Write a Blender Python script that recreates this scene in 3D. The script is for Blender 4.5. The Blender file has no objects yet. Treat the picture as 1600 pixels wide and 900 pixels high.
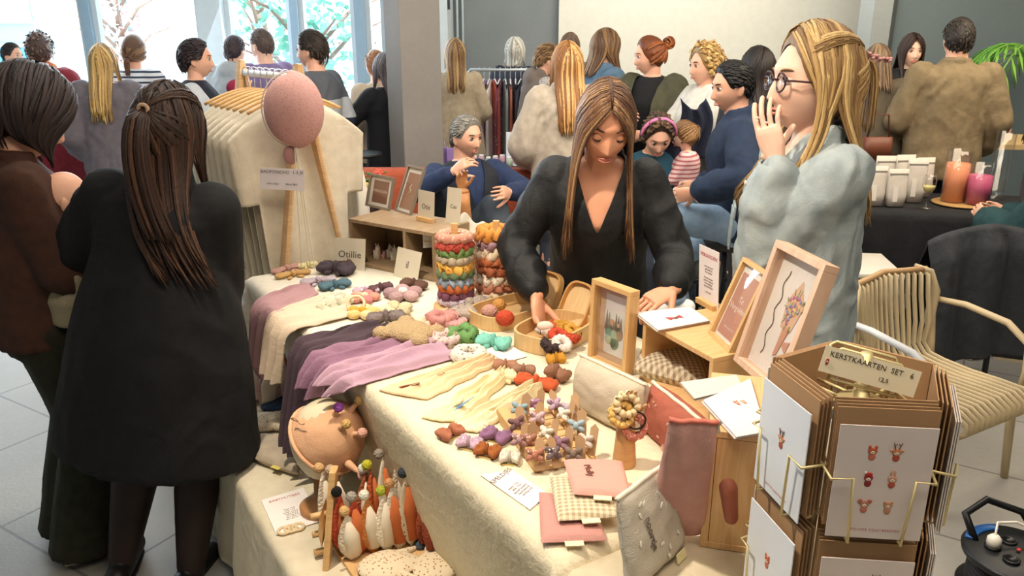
import bpy, bmesh, math, random
from mathutils import Vector, Matrix, noise
random.seed(7)
SC = bpy.context.scene
COL = SC.collection
PI = math.pi
V = Vector

# ------------------------------------------------------------------ camera, world, lights, exposure
F_PX, CAM_H = 1250.0, 1.80
PITCH = math.atan(410 / 1250.0)
cam_data = bpy.data.cameras.new('camera')
cam_data.sensor_width = 36.0
cam_data.lens = F_PX * 36.0 / 1600.0
cam_data.clip_start = 0.05
cam_data.clip_end = 200
cam = bpy.data.objects.new('camera', cam_data)
COL.objects.link(cam)
cam.location = (0, 0, CAM_H)
cam.rotation_euler = (PI / 2 - PITCH, 0, 0)
SC.camera = cam
SC.view_settings.view_transform = 'Standard'
SC.view_settings.look = 'None'
SC.view_settings.gamma = 1.0
SC.view_settings.use_curve_mapping = False
SC.view_settings.exposure = 0.0

world = bpy.data.worlds.new('overcast_sky')
SC.world = world
world.use_nodes = True
_bg = world.node_tree.nodes['Background']
_bg.inputs[0].default_value = (0.86, 0.95, 1.0, 1)
_bg.inputs[1].default_value = 4.2

def light(kind, name, loc, target, energy, color=(1, 1, 1), size=1.0, size_y=None, spot=None, blend=0.3):
    d = bpy.data.lights.new(name, kind)
    d.energy = energy
    d.color = color
    if kind == 'AREA':
        d.size = size
        if size_y:
            d.shape = 'RECTANGLE'
            d.size_y = size_y
    elif kind == 'SPOT':
        d.shadow_soft_size = size
        d.spot_size = spot
        d.spot_blend = blend
    elif kind == 'SUN':
        d.angle = size
    o = bpy.data.objects.new(name, d)
    COL.objects.link(o)
    o.location = loc
    o.rotation_euler = (V(target) - V(loc)).to_track_quat('-Z', 'Y').to_euler()
    return o

light('SUN', 'sun_on_street', (0, -10, 20), (-3, 12, 0), 6.0, (1, .97, .92), 0.02)
# daylight through the big windows
light('AREA', 'window_daylight', (-3.2, 8.3, 2.1), (-1.0, 3.0, 1.0), 400, (0.80, 0.91, 1.0), 5.0, 2.4)
# track spot on the table, then unseen area lights added overhead as ambient fill
light('SPOT', 'track_spot_table', (-.80, 1.45, 3.3), (0.15, 1.95, 0.9), 285, (1.0, 0.87, 0.70), 0.07, spot=1.05, blend=0.6)
light('AREA', 'added_fill_front', (0.6, 0.6, 3.3), (0.3, 2.2, 0.9), 60, (1.0, 0.84, 0.66), 1.8, 1.2)  # unseen fill, added to lift the camera-facing sides of the goods
light('AREA', 'added_fill_middle', (0.4, 3.5, 3.3), (0.4, 5.4, 0.9), 190, (1.0, 0.90, 0.78), 4.0, 2.0)  # added fill, set in front of the crowd to brighten faces
light('AREA', 'added_fill_right', (3.4, 4.6, 3.3), (3.2, 6.0, 0.8), 100, (1.0, 0.84, 0.62), 1.8, 1.2)  # unseen ambient fill added over the right-hand stalls
light('AREA', 'added_fill_back', (1.6, 7.4, 3.3), (1.9, 9.2, 1.6), 95, (1.0, 0.94, 0.84), 3.0, 1.0)  # fill added near the back to brighten the cream wall

# ------------------------------------------------------------------ pixel -> point on a surface of known height or distance
def ray(px, py):
    x = (px - 800) / F_PX
    y = -(py - 450) / F_PX
    return V((x, math.cos(PITCH) + y * math.sin(PITCH), -math.sin(PITCH) + y * math.cos(PITCH)))

def P(px, py, z):
    r = ray(px, py)
    return r * ((z - CAM_H) / r.z) + V((0, 0, CAM_H))

def PY(px, py, Y):
    r = ray(px, py)
    return r * (Y / r.y) + V((0, 0, CAM_H))

def proj(p):
    d = V(p) - V((0, 0, CAM_H))
    dep = d.y * math.cos(PITCH) - d.z * math.sin(PITCH)
    up = d.y * math.sin(PITCH) + d.z * math.cos(PITCH)
    return (800 + F_PX * d.x / dep, 450 - F_PX * up / dep)

# ------------------------------------------------------------------ materials
def srgb(c):
    if isinstance(c, str):
        c = tuple(int(c[i:i + 2], 16) / 255 for i in (0, 2, 4))
    return tuple((x / 12.92 if x <= .04045 else ((x + .055) / 1.055) ** 2.4) for x in c)

_mats = {}
def mat(c, rough=0.7, kind='plain', c2=None, scale=1.0, metal=0.0, emit=0.0, bump=0.3, spec=0.4, sheen=0.0, key=None):
    k = (c, rough, kind, c2, scale, metal, emit, bump, spec, sheen)
    if k in _mats:
        return _mats[k]
    name = '%s_%s' % (kind, c if isinstance(c, str) else 'x')
    m = bpy.data.materials.new(name)
    m.use_nodes = True
    nt = m.node_tree
    N, L = nt.nodes, nt.links
    b = N['Principled BSDF']
    col = (*srgb(c), 1)
    b.inputs['Base Color'].default_value = col
    b.inputs['Roughness'].default_value = rough
    b.inputs['Metallic'].default_value = metal
    b.inputs['Specular IOR Level'].default_value = spec
    if sheen:
        b.inputs['Sheen Weight'].default_value = sheen
        b.inputs['Sheen Roughness'].default_value = .5
    if emit:
        b.inputs['Emission Color'].default_value = col
        b.inputs['Emission Strength'].default_value = emit
    tc = N.new('ShaderNodeTexCoord')
    co = tc.outputs['Object']
    def mapping(sx, sy, sz, rot=(0, 0, 0)):
        mp = N.new('ShaderNodeMapping')
        mp.inputs['Scale'].default_value = (sx, sy, sz)
        mp.inputs['Rotation'].default_value = rot
        L.new(co, mp.inputs['Vector'])
        return mp.outputs[0]
    def nz(vec, s, detail=3, dist=0.0):
        n = N.new('ShaderNodeTexNoise')
        n.inputs['Scale'].default_value = s
        n.inputs['Detail'].default_value = detail
        n.inputs['Distortion'].default_value = dist
        L.new(vec, n.inputs['Vector'])
        return n.outputs['Fac']
    def ramp(fac, stops, interp='LINEAR'):
        r = N.new('ShaderNodeValToRGB')
        r.color_ramp.interpolation = interp
        e = r.color_ramp.elements
        while len(e) < len(stops):
            e.new(0.5)
        for i, (p, cc) in enumerate(stops):
            e[i].position = p
            e[i].color = cc
        L.new(fac, r.inputs[0])
        return r.outputs[0]
    def bumpn(h, s, d):
        bp = N.new('ShaderNodeBump')
        bp.inputs['Strength'].default_value = s
        bp.inputs['Distance'].default_value = d
        L.new(h, bp.inputs['Height'])
        L.new(bp.outputs[0], b.inputs['Normal'])
    def addm(a, bb, ka=1.0, kb=1.0):
        x = N.new('ShaderNodeMath'); x.operation = 'MULTIPLY'; x.inputs[1].default_value = ka; L.new(a, x.inputs[0])
        y = N.new('ShaderNodeMath'); y.operation = 'MULTIPLY'; y.inputs[1].default_value = kb; L.new(bb, y.inputs[0])
        z = N.new('ShaderNodeMath'); z.operation = 'ADD'; L.new(x.outputs[0], z.inputs[0]); L.new(y.outputs[0], z.inputs[1])
        return z.outputs[0]
    cl2 = (*srgb(c2), 1) if c2 else tuple(x * .78 for x in col[:3]) + (1,)
    v1 = mapping(1, 1, 1)
    if kind == 'fabric':
        h = addm(nz(v1, 9 * scale, 3, .6), nz(v1, 420, 1), 1.0, .12)
        bumpn(h, bump, .03)
        L.new(ramp(nz(v1, 25 * scale, 4), [(.3, cl2 if c2 else tuple(x * .9 for x in col[:3]) + (1,)), (.7, col)]), b.inputs['Base Color'])
    elif kind == 'muslin':
        mp = mapping(1, 1, 1)
        h = addm(nz(mp, 60 * scale, 2, .8), nz(mp, 300, 1), 1.0, .4)
        bumpn(h, .5, .004)
    elif kind == 'knit':
        vo = N.new('ShaderNodeTexVoronoi'); vo.inputs['Scale'].default_value = 130 * scale
        L.new(v1, vo.inputs['Vector'])
        bumpn(vo.outputs['Distance'], .8, .004)
    elif kind == 'speckle':
        vo = N.new('ShaderNodeTexVoronoi'); vo.inputs['Scale'].default_value = 70 * scale
        L.new(v1, vo.inputs['Vector'])
        L.new(ramp(vo.outputs['Distance'], [(0.0, cl2), (.22, cl2), (.26, col)], 'CONSTANT'), b.inputs['Base Color'])
        bumpn(nz(v1, 20), .3, .01)
    elif kind == 'gingham':
        ck = []
        for ax in (0, 1):
            sp = N.new('ShaderNodeSeparateXYZ'); L.new(mapping(scale, scale, scale), sp.inputs[0])
            w = N.new('ShaderNodeMath'); w.operation = 'FRACT'; L.new(sp.outputs[ax], w.inputs[0])
            g = N.new('ShaderNodeMath'); g.operation = 'GREATER_THAN'; g.inputs[1].default_value = .5; L.new(w.outputs[0], g.inputs[0])
            ck.append(g.outputs[0])
        s_ = addm(ck[0], ck[1], .5, .5)
        mid = tuple((a + q) / 2 for a, q in zip(col, cl2))
        L.new(ramp(s_, [(0, col), (.4, mid), (.9, cl2)], 'CONSTANT'), b.inputs['Base Color'])
        bumpn(nz(v1, 30), .3, .01)
    elif kind in ('stripes', 'hstripes', 'colorblock'):
        sp = N.new('ShaderNodeSeparateXYZ'); L.new(mapping(scale, scale, scale), sp.inputs[0])
        w = N.new('ShaderNodeMath'); w.operation = 'FRACT'; L.new(sp.outputs[2], w.inputs[0])
        L.new(ramp(w.outputs[0], [(0, cl2), (.38, col)], 'CONSTANT'), b.inputs['Base Color'])
        bumpn(nz(v1, 9), .3, .02)
    elif kind == 'wood':
        mp = mapping(3 * scale, 3 * scale, 40 * scale)
        g = nz(mp, 1.6, 5, 1.6)
        L.new(ramp(g, [(.3, cl2), (.65, col)]), b.inputs['Base Color'])
        bumpn(g, .12, .002)
    elif kind == 'woodx':
        mp = mapping(40 * scale, 4 * scale, 4 * scale)
        g = nz(mp, 1.6, 5, 1.6)
        L.new(ramp(g, [(.3, cl2), (.65, col)]), b.inputs['Base Color'])
        bumpn(g, .12, .002)
    elif kind == 'concrete':
        g = addm(nz(v1, 1.3 * scale, 6, .5), nz(v1, 30, 3), .8, .2)
        L.new(ramp(g, [(.3, cl2), (.7, col)]), b.inputs['Base Color'])
        bumpn(nz(v1, 60, 4), .25, .004)
    elif kind == 'hair':
        mp = mapping(70, 70, 5)
        g = nz(mp, 3, 3, .4)
        L.new(ramp(g, [(.3, cl2), (.7, col)]), b.inputs['Base Color'])
        bumpn(g, .45, .006)
    elif kind == 'skin':
        g = nz(v1, 14, 3)
        L.new(ramp(g, [(.3, tuple(x * y for x, y in zip(col, (.96, .86, .84, 1)))), (.7, col)]), b.inputs['Base Color'])
        b.inputs['Subsurface Weight'].default_value = .12
        b.inputs['Subsurface Radius'].default_value = (.01, .004, .002)
        bumpn(nz(v1, 260, 2), .12, .001)
    elif kind == 'plain':
        g = nz(v1, 14, 2)
        L.new(ramp(g, [(.3, tuple(x * .95 for x in col[:3]) + (1,)), (.7, col)]), b.inputs['Base Color'])
    _mats[k] = m
    return m

def glass_mat(tint=(1, 1, 1), gloss=.05):
    m = bpy.data.materials.new('clear_glass'); m.use_nodes = True
    N, L = m.node_tree.nodes, m.node_tree.links
    N.clear()
    o = N.new('ShaderNodeOutputMaterial'); t = N.new('ShaderNodeBsdfTransparent'); g = N.new('ShaderNodeBsdfGlossy')
    t.inputs[0].default_value = (*tint, 1); g.inputs['Roughness'].default_value = .02
    lw = N.new('ShaderNodeLayerWeight'); lw.inputs[0].default_value = .5
    pw = N.new('ShaderNodeMath'); pw.operation = 'POWER'; pw.inputs[1].default_value = 4.0; L.new(lw.outputs['Facing'], pw.inputs[0])
    mm = N.new('ShaderNodeMath'); mm.operation = 'MULTIPLY_ADD'; mm.inputs[1].default_value = .5; mm.inputs[2].default_value = gloss
    L.new(pw.outputs[0], mm.inputs[0])
    mx = N.new('ShaderNodeMixShader'); L.new(mm.outputs[0], mx.inputs[0]); L.new(t.outputs[0], mx.inputs[1]); L.new(g.outputs[0], mx.inputs[2])
    L.new(mx.outputs[0], o.inputs[0])
    return m
GLASS = glass_mat()

# ------------------------------------------------------------------ mesh builder
def frame_of(d, hint=None):
    d = V(d).normalized()
    h = V(hint) if hint is not None else (V((0, 0, 1)) if abs(d.z) < .9 else V((1, 0, 0)))
    u = h.cross(d)
    if u.length < 1e-5:
        u = V((1, 0, 0)).cross(d)
    u.normalize()
    return u, d.cross(u).normalized(), d

class M:
    def __init__(s):
        s.v = []; s.f = []; s.m = []; s.mi = 0; s.T = Matrix()
    def add(s, vs, fs):
        o = len(s.v)
        T = s.T
        s.v += [T @ V(p) for p in vs]
        s.f += [tuple(i + o for i in f) for f in fs]
        s.m += [s.mi] * len(fs)
        return s
    def box(s, c, d, R=None):
        c = V(c); hx, hy, hz = d[0] / 2, d[1] / 2, d[2] / 2
        vs = []
        for z in (-hz, hz):
            for x, y in ((-hx, -hy), (hx, -hy), (hx, hy), (-hx, hy)):
                p = V((x, y, z))
                vs.append(c + (R @ p if R else p))
        return s.add(vs, [(0, 3, 2, 1), (4, 5, 6, 7), (0, 1, 5, 4), (1, 2, 6, 5), (2, 3, 7, 6), (3, 0, 4, 7)])
    def loft(s, rings, n=16, e=2.0, caps=True):
        vs = []; fs = []
        for c, u, w in rings:
            c, u, w = V(c), V(u), V(w)
            for i in range(n):
                a = 2 * PI * i / n
                ca, sa = math.cos(a), math.sin(a)
                if e != 2.0:
                    ca = math.copysign(abs(ca) ** (2 / e), ca); sa = math.copysign(abs(sa) ** (2 / e), sa)
                vs.append(c + u * ca + w * sa)
        for r in range(len(rings) - 1):
            for i in range(n):
                j = (i + 1) % n
                fs.append((r * n + i, r * n + j, (r + 1) * n + j, (r + 1) * n + i))
        if caps:
            for r, flip in ((0, True), (len(rings) - 1, False)):
                k = len(vs); vs.append(V(rings[r][0]))
                for i in range(n):
                    j = (i + 1) % n
                    fs.append((k, r * n + j, r * n + i) if flip else (k, r * n + i, r * n + j))
        return s.add(vs, fs)
    def capsule(s, p0, p1, r0, r1, n=12, flat=1.0, hint=None, seg=4):
        p0, p1 = V(p0), V(p1)
        u, w, d = frame_of(p1 - p0, hint)
        rings = []
        for i in range(seg + 1):
            a = PI / 2 * (1 - i / seg)
            k = max(math.cos(a), .03)
            rings.append((p0 - d * r0 * math.sin(a), u * r0 * k, w * r0 * k * flat))
        for i in range(seg + 1):
            a = PI / 2 * i / seg
            k = max(math.cos(a), .03)
            rings.append((p1 + d * r1 * math.sin(a), u * r1 * k, w * r1 * k * flat))
        return s.loft(rings, n)
    def ell(s, c, r, R=None, nu=16, nv=10, fn=None):
        c = V(c); vs = []; fs = []
        R = R or Matrix.Identity(3)
        for j in range(1, nv):
            t = PI * j / nv
            for i in range(nu):
                a = 2 * PI * i / nu
                p = V((r[0] * math.sin(t) * math.cos(a), r[1] * math.sin(t) * math.sin(a), r[2] * math.cos(t)))
                if fn: p = fn(p)
                vs.append(c + R @ p)
        tp = V((0, 0, r[2])); bt = V((0, 0, -r[2]))
        if fn: tp, bt = fn(tp), fn(bt)
        vs.append(c + R @ tp); vs.append(c + R @ bt)
        a0, b0 = len(vs) - 2, len(vs) - 1
        for j in range(nv - 2):
            for i in range(nu):
                k = (i + 1) % nu
                fs.append((j * nu + i, (j + 1) * nu + i, (j + 1) * nu + k, j * nu + k))
        for i in range(nu):
            k = (i + 1) % nu
            fs.append((a0, i, k)); fs.append((b0, (nv - 2) * nu + k, (nv - 2) * nu + i))
        return s.add(vs, fs)
    def tube(s, pts, r, n=8, flat=1.0, hint=None, closed=False, caps=True):
        pts = [V(p) for p in pts]
        m = len(pts)
        rr = r if isinstance(r, (list, tuple)) else [r] * m
        rings = []; pu = None
        for i in range(m):
            if closed:
                d = pts[(i + 1) % m] - pts[i - 1]
            else:
                d = pts[min(i + 1, m - 1)] - pts[max(i - 1, 0)]
            if d.length < 1e-9: d = V((0, 0, 1))
            if hint is None and pu is not None:
                d.normalize(); u = pu - d * pu.dot(d)
                if u.length < 1e-5: u = frame_of(d)[0]
                u.normalize(); w = d.cross(u)
            else:
                h = hint[i] if isinstance(hint, list) else hint
                u, w, _ = frame_of(d, h)
            pu = u
            rings.append((pts[i], u * rr[i], w * rr[i] * flat))
        if closed:
            o = len(s.v); mi = len(s.f)
            s.loft(rings + [rings[0]], n, caps=False)
            return s
        return s.loft(rings, n, caps=caps)
    def lathe(s, prof, n=24, c=(0, 0, 0)):
        c = V(c)
        return s.loft([(c + V((0, 0, z)), V((max(r, 1e-4), 0, 0)), V((0, max(r, 1e-4), 0))) for r, z in prof], n)
    def grid(s, fn, nu, nv, thick=None):
        """fn(u,v)->point; thick: closed slab with thickness downwards along given vector"""
        vs = []; fs = []
        for j in range(nv + 1):
            for i in range(nu + 1):
                vs.append(V(fn(i / nu, j / nv)))
        w = nu + 1
        for j in range(nv):
            for i in range(nu):
                fs.append((j * w + i, j * w + i + 1, (j + 1) * w + i + 1, (j + 1) * w + i))
        if thick is not None:
            t = V(thick); k = len(vs)
            vs += [p + t for p in vs]
            fs += [tuple(reversed([q + k for q in f])) for f in fs[:]]
            for i in range(nu):
                fs.append((i + 1, i, i + k, i + 1 + k)); a = nv * w + i; fs.append((a, a + 1, a + 1 + k, a + k))
            for j in range(nv):
                a = j * w; fs.append((a, a + w, a + w + k, a + k)); a = j * w + nu; fs.append((a + w, a, a + k, a + w + k))
        return s.add(vs, fs)
    def prism(s, poly, h, R=None, c=(0, 0, 0)):
        """poly in xy, extruded +z by h"""
        c = V(c); n = len(poly)
        vs = [V((x, y, 0)) for x, y in poly] + [V((x, y, h)) for x, y in poly]
        vs = [c + (R @ p if R else p) for p in vs]
        fs = [tuple(reversed(range(n))), tuple(range(n, 2 * n))] + [(i, (i + 1) % n, (i + 1) % n + n, i + n) for i in range(n)]
        return s.add(vs, fs)
    def text(s, body, size, c, R, align='CENTER', depth=.0006, spacing=1.0):
        cu = bpy.data.curves.new('t', 'FONT'); cu.body = body; cu.size = size; cu.extrude = depth
        cu.align_x = align; cu.align_y = 'CENTER'; cu.resolution_u = 2; cu.space_character = spacing
        o = bpy.data.objects.new('t', cu)
        COL.objects.link(o)
        bpy.context.view_layer.update()
        me = o.to_mesh()
        c = V(c)
        s.add([c + R @ q.co for q in me.vertices], [tuple(p.vertices) for p in me.polygons])
        o.to_mesh_clear()
        bpy.data.objects.remove(o); bpy.data.curves.remove(cu)
        return s
    def mesh(s, name, mats, smooth=True, recalc=True):
        me = bpy.data.meshes.new(name)
        me.from_pydata([tuple(p) for p in s.v], [], s.f)
        for m_ in (mats if isinstance(mats, (list, tuple)) else [mats]):
            me.materials.append(m_)
        me.polygons.foreach_set('material_index', s.m)
        me.update()
        if recalc:
            b = bmesh.new(); b.from_mesh(me)
            bmesh.ops.recalc_face_normals(b, faces=b.faces); b.to_mesh(me); b.free()
        me.polygons.foreach_set('use_smooth', [smooth] * len(me.polygons))
        return me
    def build(s, name, mats, parent=None, smooth=True, bevel=0, mw=None, sub=0, recalc=True):
        return link(name, s.mesh(name, mats, smooth, recalc), parent, bevel, mw, sub)

def link(name, me, parent=None, bevel=0, mw=None, sub=0):
    o = bpy.data.objects.new(name, me)
    COL.objects.link(o)
    if parent is not None: o.parent = parent
    if mw is not None: o.matrix_world = mw
    if bevel:
        b = o.modifiers.new('bevel', 'BEVEL'); b.width = bevel; b.segments = 2; b.limit_method = 'ANGLE'
    if sub:
        b = o.modifiers.new('sub', 'SUBSURF'); b.levels = sub; b.render_levels = sub
    return o

def tag(o, label=None, cat=None, group=None, kind=None):
    if label: o['label'] = label
    if cat: o['category'] = cat
    if group: o['group'] = group
    if kind: o['kind'] = kind
    return o

def thing(name, label, cat, mw=None, group=None, kind=None):
    o = bpy.data.objects.new(name, None); COL.objects.link(o)
    o.empty_display_size = .05
    if mw is not None: o.matrix_world = mw
    return tag(o, label, cat, group, kind)

def TR(loc, rz=0, rx=0, ry=0, s=1):
    return Matrix.Translation(V(loc)) @ Matrix.Rotation(rz, 4, 'Z') @ Matrix.Rotation(rx, 4, 'X') @ Matrix.Rotation(ry, 4, 'Y') @ Matrix.Scale(s, 4)

def AX(loc, x, y, z=None):
    x = V(x).normalized(); y = V(y); y = (y - x * y.dot(x)).normalized(); z = x.cross(y)
    m = Matrix((x, y, z)).transposed().to_4x4(); m.translation = V(loc)
    return m

def dup(root, mw, label=None, group=None):
    r = root.copy(); COL.objects.link(r); r.matrix_world = mw
    if label: r['label'] = label
    if group: r['group'] = group
    for ch in list(root.children):
        c = ch.copy(); COL.objects.link(c); c.parent = r
        for g in ch.children:
            d = g.copy(); COL.objects.link(d); d.parent = c
    return r

def setmat(o, m, i=0):
    o.data = o.data.copy(); o.data.materials[i] = m

def remesh(mb, voxel, smooth=4, mats=None, name='m'):
    me = mb.mesh('tmp', [mats[0] if mats else GLASS], recalc=True)
    o = bpy.data.objects.new('tmp', me); COL.objects.link(o)
    r = o.modifiers.new('r', 'REMESH'); r.mode = 'VOXEL'; r.voxel_size = voxel; r.use_smooth_shade = True
    if smooth:
        q = o.modifiers.new('s', 'SMOOTH'); q.factor = .5; q.iterations = smooth
    dg = bpy.context.evaluated_depsgraph_get()
    out = bpy.data.meshes.new_from_object(o.evaluated_get(dg), depsgraph=dg)
    bpy.data.objects.remove(o); bpy.data.meshes.remove(me)
    out.materials.clear()
    for m_ in (mats or []): out.materials.append(m_)
    out.name = name
    return out

def wrinkle(me, amp=.006, sc=8.0, zs=.5):
    if not me.vertices: return me
    nr = [v.normal.copy() for v in me.vertices]
    for v, n in zip(me.vertices, nr):
        p = V((v.co.x * sc, v.co.y * sc, v.co.z * sc * zs))
        w = noise.noise(p + V((noise.noise(p * .7) * 2, 0, 0)))
        r = 1 - abs(w) * 2.2
        v.co += n * amp * (r * .9 + noise.noise(p * 2.3) * .5)
    return me
# ------------------------------------------------------------------ people
def sm(x):
    x = max(0, min(1, x)); return x * x * (3 - 2 * x)

def ik(a, c, l1, l2, pole):
    a, c = V(a), V(c); d = c - a; L = d.length
    if L > l1 + l2 - .002:
        c = a + d.normalized() * (l1 + l2 - .002); d = c - a; L = d.length
    dn = d.normalized()
    x = (l1 * l1 - l2 * l2 + L * L) / (2 * L)
    h = math.sqrt(max(l1 * l1 - x * x, 0))
    p = V(pole); p = p - dn * p.dot(dn)
    if p.length < 1e-5: p = V((0, 1, 0))
    return a + dn * x + p.normalized() * h, c

def g2(x, s): return math.exp(-(x / s) ** 2)

def head_fn(p, male=False, child=False):
    x, y, z = p
    zz = z / .115
    if zz < 0:
        k = min(1, -zz)
        x *= 1 - (.30 if male else .36) * k ** 1.6
        if y < 0: y *= 1 - .55 * k ** 1.2
        else: y *= 1 - .02 * k
    else:
        y = y if y > 0 else y * 1.06
    if y > 0:
        f = sm(y / .05)
        y *= .95
        y += f * ((.021 if male else .0165) * g2(x, .011) * sm((.012 - z) / .045) * (1 if z > -.042 else math.exp(-((z + .042) / .009) ** 2)) * (.6 if child else 1))
        y += f * .007 * g2(x, .02) * g2(z + .043, .01)
        y -= f * .010 * (g2(x - .031, .017) + g2(x + .031, .017)) * g2(z - .002, .013)
        y += f * .005 * g2(z - .03, .012) * g2(x, .045)
        y += f * .005 * (g2(x - .042, .02) + g2(x + .042, .02)) * g2(z + .028, .022)
        y += f * (.007 * g2(x, .022) * (g2(z + .064, .006) + g2(z + .077, .006)))
        y += f * .010 * g2(x, .024) * g2(z + .104, .018)
    return V((x, y, z))

RF = [(.80, .160, .118, 0), (.90, .172, .125, -.005), (1.0, .145, .105, 0), (1.08, .135, .10, .005), (1.18, .148, .112, .012),
      (1.27, .162, .125, .018), (1.345, .172, .105, 0), (1.395, .155, .080, -.008), (1.43, .092, .060, -.008), (1.46, .056, .053, -.002)]
RM = [(.80, .160, .120, 0), (.90, .165, .125, 0), (1.0, .158, .115, .005), (1.08, .158, .115, .01), (1.18, .172, .120, .008),
      (1.27, .188, .125, .008), (1.345, .198, .110, 0), (1.395, .178, .085, -.008), (1.43, .105, .066, -.008), (1.46, .064, .060, -.002)]

def interp(rs, z):
    if z <= rs[0][0]: return rs[0][1:]
    for a, b in zip(rs, rs[1:]):
        if z <= b[0]:
            t = (z - a[0]) / (b[0] - a[0]); return tuple(a[i] + (b[i] - a[i]) * t for i in (1, 2, 3))
    return rs[-1][1:]

SKIN = {'light': 'E8B79C', 'warm': 'E0A686', 'tan': 'E2B094', 'pale': 'EFC8B2'}

def hand_geo(m, w, fd, pn, side, curl=.35, spread=1.0, s=1.0, thumb=None):
    """w wrist, fd finger direction, pn palm normal, side: +1 when thumb lies on  fd x pn side"""
    fd = V(fd).normalized(); pn = V(pn); pn = (pn - fd * pn.dot(fd)).normalized()
    a = fd.cross(pn).normalized() * side      # towards thumb
    w = V(w)
    m.loft([(w - fd * .02 * s, a * .025 * s, pn * .019 * s), (w + fd * .01 * s, a * .028 * s, pn * .018 * s), (w + fd * .04 * s, a * .038 * s, pn * .016 * s),
            (w + fd * .075 * s, a * .041 * s, pn * .014 * s), (w + fd * .09 * s, a * .036 * s, pn * .010 * s)], 14)
    for k, (off, ln, fw) in enumerate(((.031, .072, .085), (.0105, .080, .09), (-.0105, .074, .088), (-.031, .058, .080))):
        b = w + (fd * fw + a * off) * s
        d = (fd + a * (off * 1.6 * spread)).normalized()
        cc = curl * (1 + .18 * k) if not isinstance(curl, (list, tuple)) else curl[k]
        p = b - d * .015 * s; rad = .0086 * s * (1 - .05 * k)
        ang = 0
        for q, fr in enumerate((.45, .32, .23)):
            ang += cc * (1.0 if q else .7)
            dd = d * math.cos(ang) + pn * math.sin(ang)
            e = (b if q == 0 else p) + dd * ln * fr * s
            m.capsule(p, e, rad, rad * .93, 8, seg=3)
            p = e; rad *= .93
    tb = w + (fd * .02 + a * .026) * s
    td = V(thumb).normalized() if thumb is not None else (fd * .62 + a * .62 + pn * .45).normalized()
    t1 = tb + td * .042 * s
    td2 = (td + fd * .45 + pn * .15).normalized()
    t2 = t1 + td2 * .032 * s
    t3 = t2 + (td2 + fd * .2 + pn * .2).normalized() * .024 * s
    m.capsule(tb, t1, .014 * s, .011 * s, 8, seg=3); m.capsule(t1, t2, .011 * s, .0098 * s, 8, seg=3); m.capsule(t2, t3, .0098 * s, .0085 * s, 8, seg=3)

def join_mesh(name, meshes, mats):
    b = bmesh.new()
    for me in meshes: b.from_mesh(me)
    out = bpy.data.meshes.new(name); b.to_mesh(out); b.free()
    for m_ in mats: out.materials.append(m_)
    out.polygons.foreach_set('use_smooth', [True] * len(out.polygons))
    for me in meshes: bpy.data.meshes.remove(me)
    return out

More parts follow.
